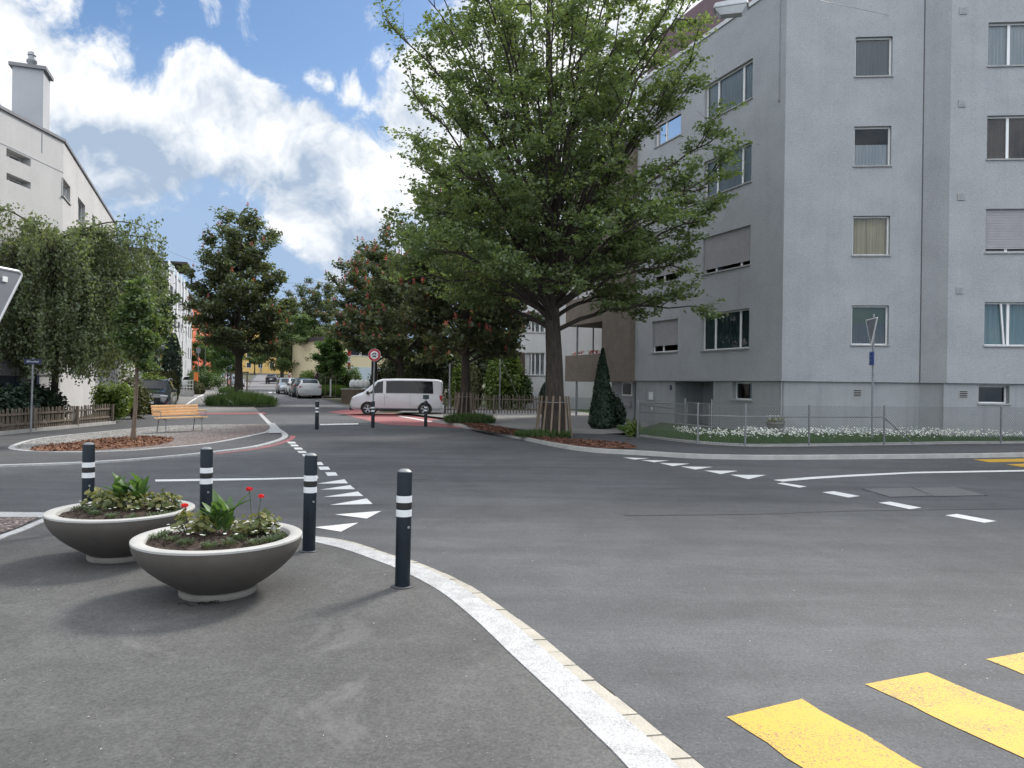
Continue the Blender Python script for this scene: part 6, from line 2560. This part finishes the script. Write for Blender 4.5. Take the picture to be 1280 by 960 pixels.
weeping(Vector((-15.7, 25.4, .08)), 61)
tree('garden_tree', 'small dark green tree showing behind the weeping birch', Vector((-19.6, 40.2, 0)) + Vector((0, 0, .05)), 62, 8, .16, 2.0, [(0, .6), (.3, 1.3), (.6, 1.3), (1, .4)], 3.5, 8.2, 16, 5, 4, .7, .4, 20, .14, .7, .12, .2, L_HEDGE, droop=.2)

# shrubs and hedges at the left
lb_bush = lambda p: p[2] > 0
shrub('conifer_bush', 'dark spreading conifer bush behind the picket fence by the street name sign', Vector((-15.65, 23.8, .05)), 71, .72, 2.6, 1.6, 9000, .08, .18, L_DARK, lumps=14, group='dark bushes behind the left fence')
shrub('conifer_bush', 'dark conifer bush behind the left end of the picket fence', Vector((-15.6, 19.6, .05)), 72, .7, 2.0, 1.35, 7000, .08, .18, L_DARK, lumps=10, group='dark bushes behind the left fence')
shrub('garden_shrub', 'rounded yellow green shrub at the right end of the picket fence', gbase(143, 510, 29.0, .05), 73, .95, .9, 1.75, 8000, .07, .13, L_LIGHT, lumps=12)
shrub('garden_shrub', 'reddish green shrub between the yellow green shrub and the black car', gbase(167, 508, 31.5, .05), 74, .7, .8, 1.9, 5000, .07, .13, L_HEDGE2, lumps=9)
shrub('garden_shrub', 'light green shrub behind the black car', gbase(186, 505, 37.5, .05), 75, 1.1, .9, 2.0, 5000, .08, .15, L_LIGHT, lumps=9)
shrub('clipped_hedge', 'round clipped olive hedge behind the bonnet of the black car', gbase(199, 495, 45, .05), 76, .75, .8, 2.1, 5000, .08, .14, L_HEDGE2, 'hedge', tight=True)
shrub('clipped_hedge', 'narrow clipped olive hedge left of the white railing', gbase(214, 494, 47, .05), 77, .45, .6, 2.1, 4000, .08, .14, L_HEDGE2, 'hedge', tight=True)
shrub('columnar_conifer', 'tall columnar conifer before the balcony building', gbase(215, 490, 52, .05), 78, .62, .62, 4.6, 7000, .1, .2, L_DARK, 'tree', tight=True)
shrub('columnar_conifer', 'dark narrow conifer left of the maroon panel', gbase(190, 490, 52, .05), 79, .6, .6, 3.0, 4500, .1, .2, L_DARK, 'tree', tight=True)
shrub('clipped_hedge', 'long light green hedge along the left pavement', gbase(252, 480, 84, .0), 80, 2.6, 4.0, 2.3, 8000, .12, .22, L_HEDGE, 'hedge', lumps=16)
shrub('clipped_hedge', 'dark hedge right of the tall poles', gbase(250, 481, 76, .0), 81, .9, 2.6, 2.2, 4500, .12, .2, L_HEDGE, 'hedge', lumps=10)
shrub('garden_shrub', 'small round shrub by the orange banner', gbase(243, 489, 62, .0), 82, .45, .45, 1.15, 2000, .09, .15, L_HEDGE2, tight=True)
shrub('garden_shrub', 'small round shrub right of the orange banner', gbase(250, 488, 63, .0), 83, .4, .4, .95, 1800, .09, .15, L_HEDGE2, tight=True)
# right side plants
shrub('cypress', 'dark pointed cypress before the brown wing', gbase(752, 538, 27.6, .1), 84, .52, .52, 2.95, 9000, .06, .13, L_DARK, 'tree', tight=True, pointed=.75)
shrub('conifer_bush', 'low dark conifer bush leaning on the pointed cypress', gbase(769, 538, 28.2, .1), 85, .38, .4, 1.35, 4500, .06, .12, L_DARK, lumps=6)
cpot = gbase(684, 530, 30.2, .1)
t = thing('plant_pot', 'small white pot under the narrow cypress behind the big trunk', 'pot', cpot)
m = MB(); m.lathe([(.13, 0), (.19, .36), (.2, .38), (.17, .38), (.16, .33)], 20, caps=(True, True)); m.build('pot_shell', PLASTIC_W, t, 40, world=False)
shrub('potted_cypress', 'narrow dark cypress in a white pot left of the big trunk', cpot + Vector((0, 0, .34)), 86, .34, .34, 1.35, 4500, .06, .11, L_DARK, 'plant', tight=True)
shrub('garden_shrub', 'feathery light green bush left of the white house', gbase(629, 513, 45, .1), 87, 1.3, 1.3, 4.4, 9000, .12, .24, L_LIGHT, lumps=12)
shrub('garden_shrub', 'dark round bush at the corner of the white house', gbase(641, 514, 45.3, .1), 88, 1.25, 1.0, 2.5, 7000, .1, .18, L_HEDGE, lumps=9)
shrub('clipped_hedge', 'tall clipped hedge block behind the staked chestnut', gbase(591, 512, 45, .1), 89, .55, .5, 2.5, 4500, .08, .14, L_HEDGE2, 'hedge', tight=True)
shrub('garden_shrub', 'bush with yellow leaves at the left of the clipped hedge block', gbase(572, 510, 47, .1), 90, .5, .6, 2.9, 3000, .1, .18, L_LIGHT, lumps=7)
for i, (px, d, rx, h, lb_) in enumerate([(545, 52, 2.8, 5.0, 'dark thicket of bushes behind the rear of the van'), (515, 56, 2.6, 4.4, 'dark thicket of bushes behind the middle of the van'), (600, 60, 3.2, 6.5, 'dark tall bushes between the chestnut trunk and the light feathery bush')]):
    shrub('bush_thicket', lb_, gbase(px, 500, d, .1), 91 + i, rx, 1.8, h, 9000, .16, .3, L_CHEST, lumps=14, group='dark bushes behind the chestnuts')
tree('garden_tree', 'mid green tree filling the gap above the light feathery bush', gbase(622, 500, 63, .1), 95, 11, .25, 2.5, [(0, 2.5), (.3, 4.2), (.6, 4), (1, 1)], 2, 12.5, 22, 6, 5, 1.3, .6, 30, .22, .7, .18, .3, L_HEDGE, droop=.2)
shrub('garden_shrub', 'green hedge right of the young staked tree', gbase(421, 498, 63, .0), 97, 1.6, 1.2, 3.3, 6000, .12, .2, L_HEDGE, 'hedge', lumps=10)
shrub('garden_shrub', 'purple leaved bush behind the parked white hatchback', gbase(405, 490, 68, .0), 98, 1.2, 1.0, 3.0, 4000, .12, .2, mat_purple if False else leaf_mat('purple_leaf', (.02, .012, .018), (.05, .025, .035), .2), lumps=8)
shrub('garden_shrub', 'light clipped bush behind the silver white parked car', gbase(383, 488, 72, .0), 99, 1.0, 1.0, 2.4, 4000, .12, .2, L_LIGHT, lumps=8)
shrub('garden_shrub', 'olive bush under the chestnuts above the bonnet of the van', gbase(486, 490, 60, .0), 100, 1.8, 1.4, 3.2, 6000, .13, .22, L_HEDGE2, lumps=10)
shrub('garden_shrub', 'small bush before the pale blue wall', gbase(441, 486, 66, .0), 101, .9, .9, 2.9, 3000, .12, .2, L_MID, lumps=7)
shrub('garden_shrub', 'small plant at the left end of the wire fence', g(790, 546, H2), 102, .3, .3, .55, 900, .05, .1, L_LIGHT, 'plant', lumps=5)


# ---- grass: blades as one mass per bed
def grass(name, pts_fn, n, h0, h1, lm, label, seed, w=.012, lean=.35, cat='grass'):
    rng = np.random.default_rng(seed)
    P = pts_fn(n, rng)
    n = len(P)
    h = rng.uniform(h0, h1, n)
    U = rng.normal(0, lean, (n, 3)) + np.array([0, 0, 1.0])
    U /= np.linalg.norm(U, axis=1, keepdims=True)
    C = P + U * h[:, None] * .5
    N = rng.normal(0, 1, (n, 3)); N[:, 2] *= .2
    o = leaf_mesh(name, C, N, U, h, np.full(n, w), lm, None)
    return tag(o, label, cat, kind='stuff')


def ell(c, rx, ry, mound=0.0):
    def f(n, rng):
        a = rng.random(n) * 2 * np.pi
        r = np.sqrt(rng.random(n))
        x, y = np.cos(a) * r * rx, np.sin(a) * r * ry
        return np.stack([c[0] + x, c[1] + y, c[2] + mound * (1 - r ** 2)], axis=1)
    return f


c = g(297, 509); grass('tall_grass', ell(c + Vector((0, .6, 0)), 2.1, 1.6, .35), 5200, .3, .85, L_GRASS, 'tall grass round the foot of the lone chestnut', 201, .016)
c = g(288, 492); grass('tall_grass', ell(c, 1.0, .8, .2), 1400, .25, .6, L_GRASS, 'tuft of grass in the second bed left of the street', 202, .02)
c = g(416, 497); grass('tall_grass', ell(c, 1.6, 1.0, .35), 3500, .35, .9, L_GRASS, 'tall grass under the young staked tree by the parked cars', 203, .02)
c = g(587, 529, H2); grass('tall_grass', ell(c, 1.0, .75, .08), 4200, .12, .42, L_GRASS, 'grass tuft round the staked chestnut trunk', 204, .012)
c = g(668, 547, H2); grass('tall_grass', ell(c + Vector((.25, .1, 0)), .85, .4, .03), 2600, .08, .28, L_GRASS, 'grass tuft at the left foot of the big tree', 205, .01)


def lawn_pts(a_frac, back):
    def f(n, rng):
        ln = [p for p in b_line[int(len(b_line) * .2):] if p.x < 19]
        i = rng.integers(0, len(ln) - 1, n)
        t = rng.random(n)
        A = np.array([tuple(p) for p in ln])
        P = A[i] + (A[i + 1] - A[i]) * t[:, None]
        seglen = np.linalg.norm(A[1:] - A[:-1], axis=1)
        pr = seglen / seglen.sum()
        i = rng.choice(len(pr), n, p=pr)
        P = A[i] + (A[i + 1] - A[i]) * t[:, None]
        P[:, 1] += .18 + rng.random(n) * back
        P[:, 2] = H2 + .03
        return P
    return f


grass('daisy_lawn', lawn_pts(0, 3.2), 26000, .06, .2, L_GRASSD, 'strip of green lawn behind the wire fence', 206, .009, cat='lawn')


def daisies(n, rng):
    P = lawn_pts(0, 2.9)(n * 3, rng)
    k = (P[:, 0] > 5.2) & (rng.random(len(P)) < np.clip(.25 + .75 * np.sin(P[:, 0] * 2.1 + 1) * np.sin(P[:, 0] * .9 + P[:, 1] * 1.3) + .35, .05, 1)) & ((P[:, 1] - 20.5) > rng.random(len(P)) * 1.3)
    P = P[k]
    P[:, 2] += rng.uniform(.16, .34, len(P))
    return P


rng = np.random.default_rng(207)
P = daisies(1500, rng)
N = rng.normal(0, .35, (len(P), 3)) + np.array([0, -.5, 1])
o = leaf_mesh('daisies', P, N, rng.normal(0, 1, (len(P), 3)), np.full(len(P), .06), np.full(len(P), .028), FL_WHITE, None)
tag(o, 'mass of white daisies in the lawn behind the wire fence', 'flowers', kind='stuff')
# loose bark chips on the beds
for nm, line, mm, lab, n, zz in (('bark_chips', bark_line, MULCH, 'loose brown bark chips round the young tree on the island', 1500, .058), ('bark_chips', mul_line, MULCH2, 'loose red brown bark chips in the tree strip at the right', 2500, H2 + .015)):
    rng = np.random.default_rng(n)
    xs = [p[0] for p in line]; ys = [p[1] for p in line]
    out = []
    poly = [(p[0], p[1]) for p in line]

    def inside(x, y):
        r_ = False
        for (x1, y1), (x2, y2) in zip(poly, poly[1:] + poly[:1]):
            if (y1 > y) != (y2 > y) and x < (x2 - x1) * (y - y1) / (y2 - y1) + x1:
                r_ = not r_
        return r_
    while len(out) < n:
        x, y = rng.uniform(min(xs), max(xs)), rng.uniform(min(ys), max(ys))
        if inside(x, y):
            out.append((x, y, zz + rng.uniform(0, .03)))
    P = np.array(out)
    N = rng.normal(0, .5, (n, 3)) + np.array([0, 0, 1])
    o = leaf_mesh(nm, P, N, rng.normal(0, 1, (n, 3)), rng.uniform(.05, .13, n), rng.uniform(.015, .03, n), mm, None)
    tag(o, lab, 'bark chips', kind='stuff')

# ------------------------------------------------------------------ small street things
def pole(px, py, top, label, r=.05, name='street_pole', d=None):
    p = g(px, py) if d is None else gbase(px, py, d)
    t = thing(name, label, 'pole', p)
    zt_ = at(px, top, p.y).z - p.z
    m = MB(); m.tube([(0, 0, 0), (0, 0, zt_)], [r, r * .8], 8); m.build('shaft', STEEL, t, 60, world=False)
    m = MB(); m.lathe([(r * 1.6, 0), (r * 1.5, .25), (r, .3)], 8, caps=(True, False)); m.build('foot', STEEL_D, t, 60, world=False)
    return t, zt_


t, z_ = pole(247.5, 487, 434, 'tall grey pole with a small sign right of the orange banner')
m = MB(); m.box(-.22, .22, -.08, -.05, z_ - .7, z_ - .1); m.build('sign', GREY_S, t, world=False)
pole(256, 484, 436, 'second tall grey pole at the dark hedge')
pole(269.5, 476, 440, 'third tall grey pole, rightmost by the left hedge')
pole(561.5, 515, 455, 'grey metal pole right of the van', .06)
t, z_ = pole(624.5, 517, 440, 'thin pale pole with a slanting brace at the picket fence before the white house', .035)
p_ = g(624.5, 517)
m = MB(); m.tube([(0, 0, z_ * .93), (1.0, .15, 1.0)], .012, 5); m.build('brace', STEEL, t, world=False)
p = g(308.5, 506); 
t = thing('tree_stake', 'wooden stake with a cross bar at the grass bed of the lone chestnut', 'stake', p)
z_ = at(308, 465, p.y).z - p.z
m = MB(); m.tube([(0, 0, 0), (0, 0, z_)], .045, 7); m.build('post', WOODG, t, 60, world=False)
m = MB(); m.tube([(.1, 0, z_ - .05), (-1.2, .1, z_ - .05)], .035, 7); m.build('cross_bar', WOODG, t, 60, world=False)
m = MB(); m.tube([(-1.1, .1, 0), (-1.1, .1, z_)], .04, 7); m.build('post', WOODG, t, 60, world=False)
p = g(302, 507)
t = thing('metal_hoop', 'bent pale metal hoop in the grass beside the lone chestnut', 'hoop', p)
m = MB(); m.tube([(-.3, 0, 0), (-.28, 0, .6), (-.15, 0, .95), (.05, 0, .95), (.3, 0, .5), (.45, 0, 0)], .03, 7); m.build('tube', mat('pale_metal', (.5, .5, .5), .4, .4), t, 60, world=False)
# stake frame of the young tree by the parked cars
p = gbase(413, 494, 59.7)
t = thing('stake_frame', 'pale wooden stake frame round the young tree by the parked cars', 'stake frame', p)
for dx in (-.42, .42):
    m = MB(); m.tube([(dx, 0, 0), (dx, 0, 1.75)], .035, 6); m.build('stake', WOODG, t, 60, world=False)
m = MB(); m.bar((-.45, 0, 1.65), (.45, 0, 1.65), .05, .05); m.build('cross_bar', WOODG, t, world=False)
m = MB(); m.tube([(.02, -.06, .1), (.02, -.06, 1.5)], .06, 8); m.build('white_trunk_sleeve', PLASTIC_W, t, 60, world=False)
# orange banner
p = g(242, 489.5)
t = thing('orange_banner', 'narrow orange banner on a stick at the left pavement', 'banner', p)
z_ = at(242, 466, p.y).z - p.z
m = MB(); m.tube([(0, 0, 0), (0, 0, z_)], .02, 6); m.build('stick', STEEL_D, t, 60, world=False)
m = MB(); m.box(.02, .42, -.012, .012, z_ * .35, z_); m.build('cloth', ORANGE_P, t, world=False)
# white railing with concrete wall
pa, pb_ = gbase(219, 491, 59), gbase(241, 491, 57)
t = thing('railing', 'small white railing on a low grey wall left of the orange banner', 'railing', pa)
d_ = pb_ - pa; d_.z = 0
m = MB(); m.bar((0, 0, .25), tuple(d_ + Vector((0, 0, .25))), .2, .5); m.build('low_wall', KERB, t, world=False)
for k in range(7):
    m = MB(); q = d_ * (k / 6); m.tube([q + Vector((0, 0, .5)), q + Vector((0, 0, 1.25))], .022, 6); m.build('baluster', PLASTIC_W, t, world=False)
for zq in (.7, .95, 1.25):
    m = MB(); m.tube([Vector((0, 0, zq)), d_ + Vector((0, 0, zq))], .022, 6); m.build('rail', PLASTIC_W, t, world=False)
p = g(262, 485.5)
m = MB(); m.box(p.x - .3, p.x + .3, p.y - .2, p.y + .2, p.z, p.z + .75)
o = m.build('red_bin', mat('dark_red_bin', (.2, .03, .03), .5)); bv = o.modifiers.new('bevel', 'BEVEL'); bv.width = .06; bv.segments = 2
tag(o, 'small dark red box on the left pavement by the hedge', 'box')
# roadwork beacons and sacks
for i, (px, py, hh, lab) in enumerate([(361.5, 484, 2.3, 'tall red and white post between the far car and the parked row'), (366.5, 484, 1.5, 'short red and white post right of the tall one by the parked row'), (436, 487, 4.0, 'red and white striped post before the cream building')]):
    p = g(px, py) if i < 2 else gbase(px, 487, 64)
    t = thing('warning_post', lab, 'post', p, 0, 'red and white posts')
    for k in range(5):
        m = MB(); m.box(-.13, .13, -.03, .03, hh * (.3 + .14 * k), hh * (.3 + .14 * (k + 1)) - .003); m.build('stripe', RED_S if k % 2 == 0 else WHITE_S, t, world=False)
    m = MB(); m.tube([(0, 0, 0), (0, 0, hh)], .02, 6); m.build('shaft', STEEL, t, world=False)
pw = gbase(452, 500, 52)
t = thing('garden_wall', 'low brown stone wall left of the van bonnet', 'wall', pw)
m = MB()
m.bar((-1.4, 0, .45), (3.0, .6, .45), .4, .95); m.build('wall_body', mat('brown_stone', (.2, .15, .11), .9, c2=(.12, .09, .07), scale=3, bump=.6), t, world=False)
m = MB(); m.bar((-1.45, 0, .96), (3.05, .6, .96), .5, .08); m.build('coping', KERB, t, world=False)
for i, (px, dx) in enumerate([(441, 0), (447, 0), (452.5, 0), (458, 0)]):
    p = gbase(px, 490, 53.0)
    m = MB()
    rnd = random.Random(i)
    m.lathe([(.02, 1.0), (.2, 1.02), (.27, 1.15), (.25, 1.4), (.17, 1.55), (.03, 1.62)], 14, (p.x, p.y, p.z), caps=(True, True))
    o = m.build('white_sack', PLASTIC_W, None, 60)
    tag(o, ['bulging white sack leftmost on the brown wall', 'bulging white sack second from the left on the brown wall', 'bulging white sack second from the right on the brown wall', 'bulging white sack nearest the van on the brown wall'][i], 'sack', 'white sacks on the brown wall')
# street lamp far right of the junction is out of the picture
# grit and pale crumbs on the near asphalt
rng = np.random.default_rng(400)
n = 240
P = np.stack([rng.uniform(-5, 4, n), 2.6 + rng.random(n) ** 1.5 * 8, np.full(n, .03)], axis=1)
P[:, 2] = np.where(P[:, 0] < np.interp(P[:, 1], [2, 3.5, 5, 7, 9], [1.2, .6, -.2, -1.2, -6]), .03, .006)
N = rng.normal(0, .3, (n, 3)) + np.array([0, 0, 1])
o = leaf_mesh('grit', P, N, rng.normal(0, 1, (n, 3)), rng.uniform(.005, .02, n), rng.uniform(.002, .006, n), mat('pale_grit', (.4, .38, .34), .9, var=.4, scale=40), None)
tag(o, 'scattered pale grit and leaf crumbs on the near asphalt', 'grit', kind='stuff')
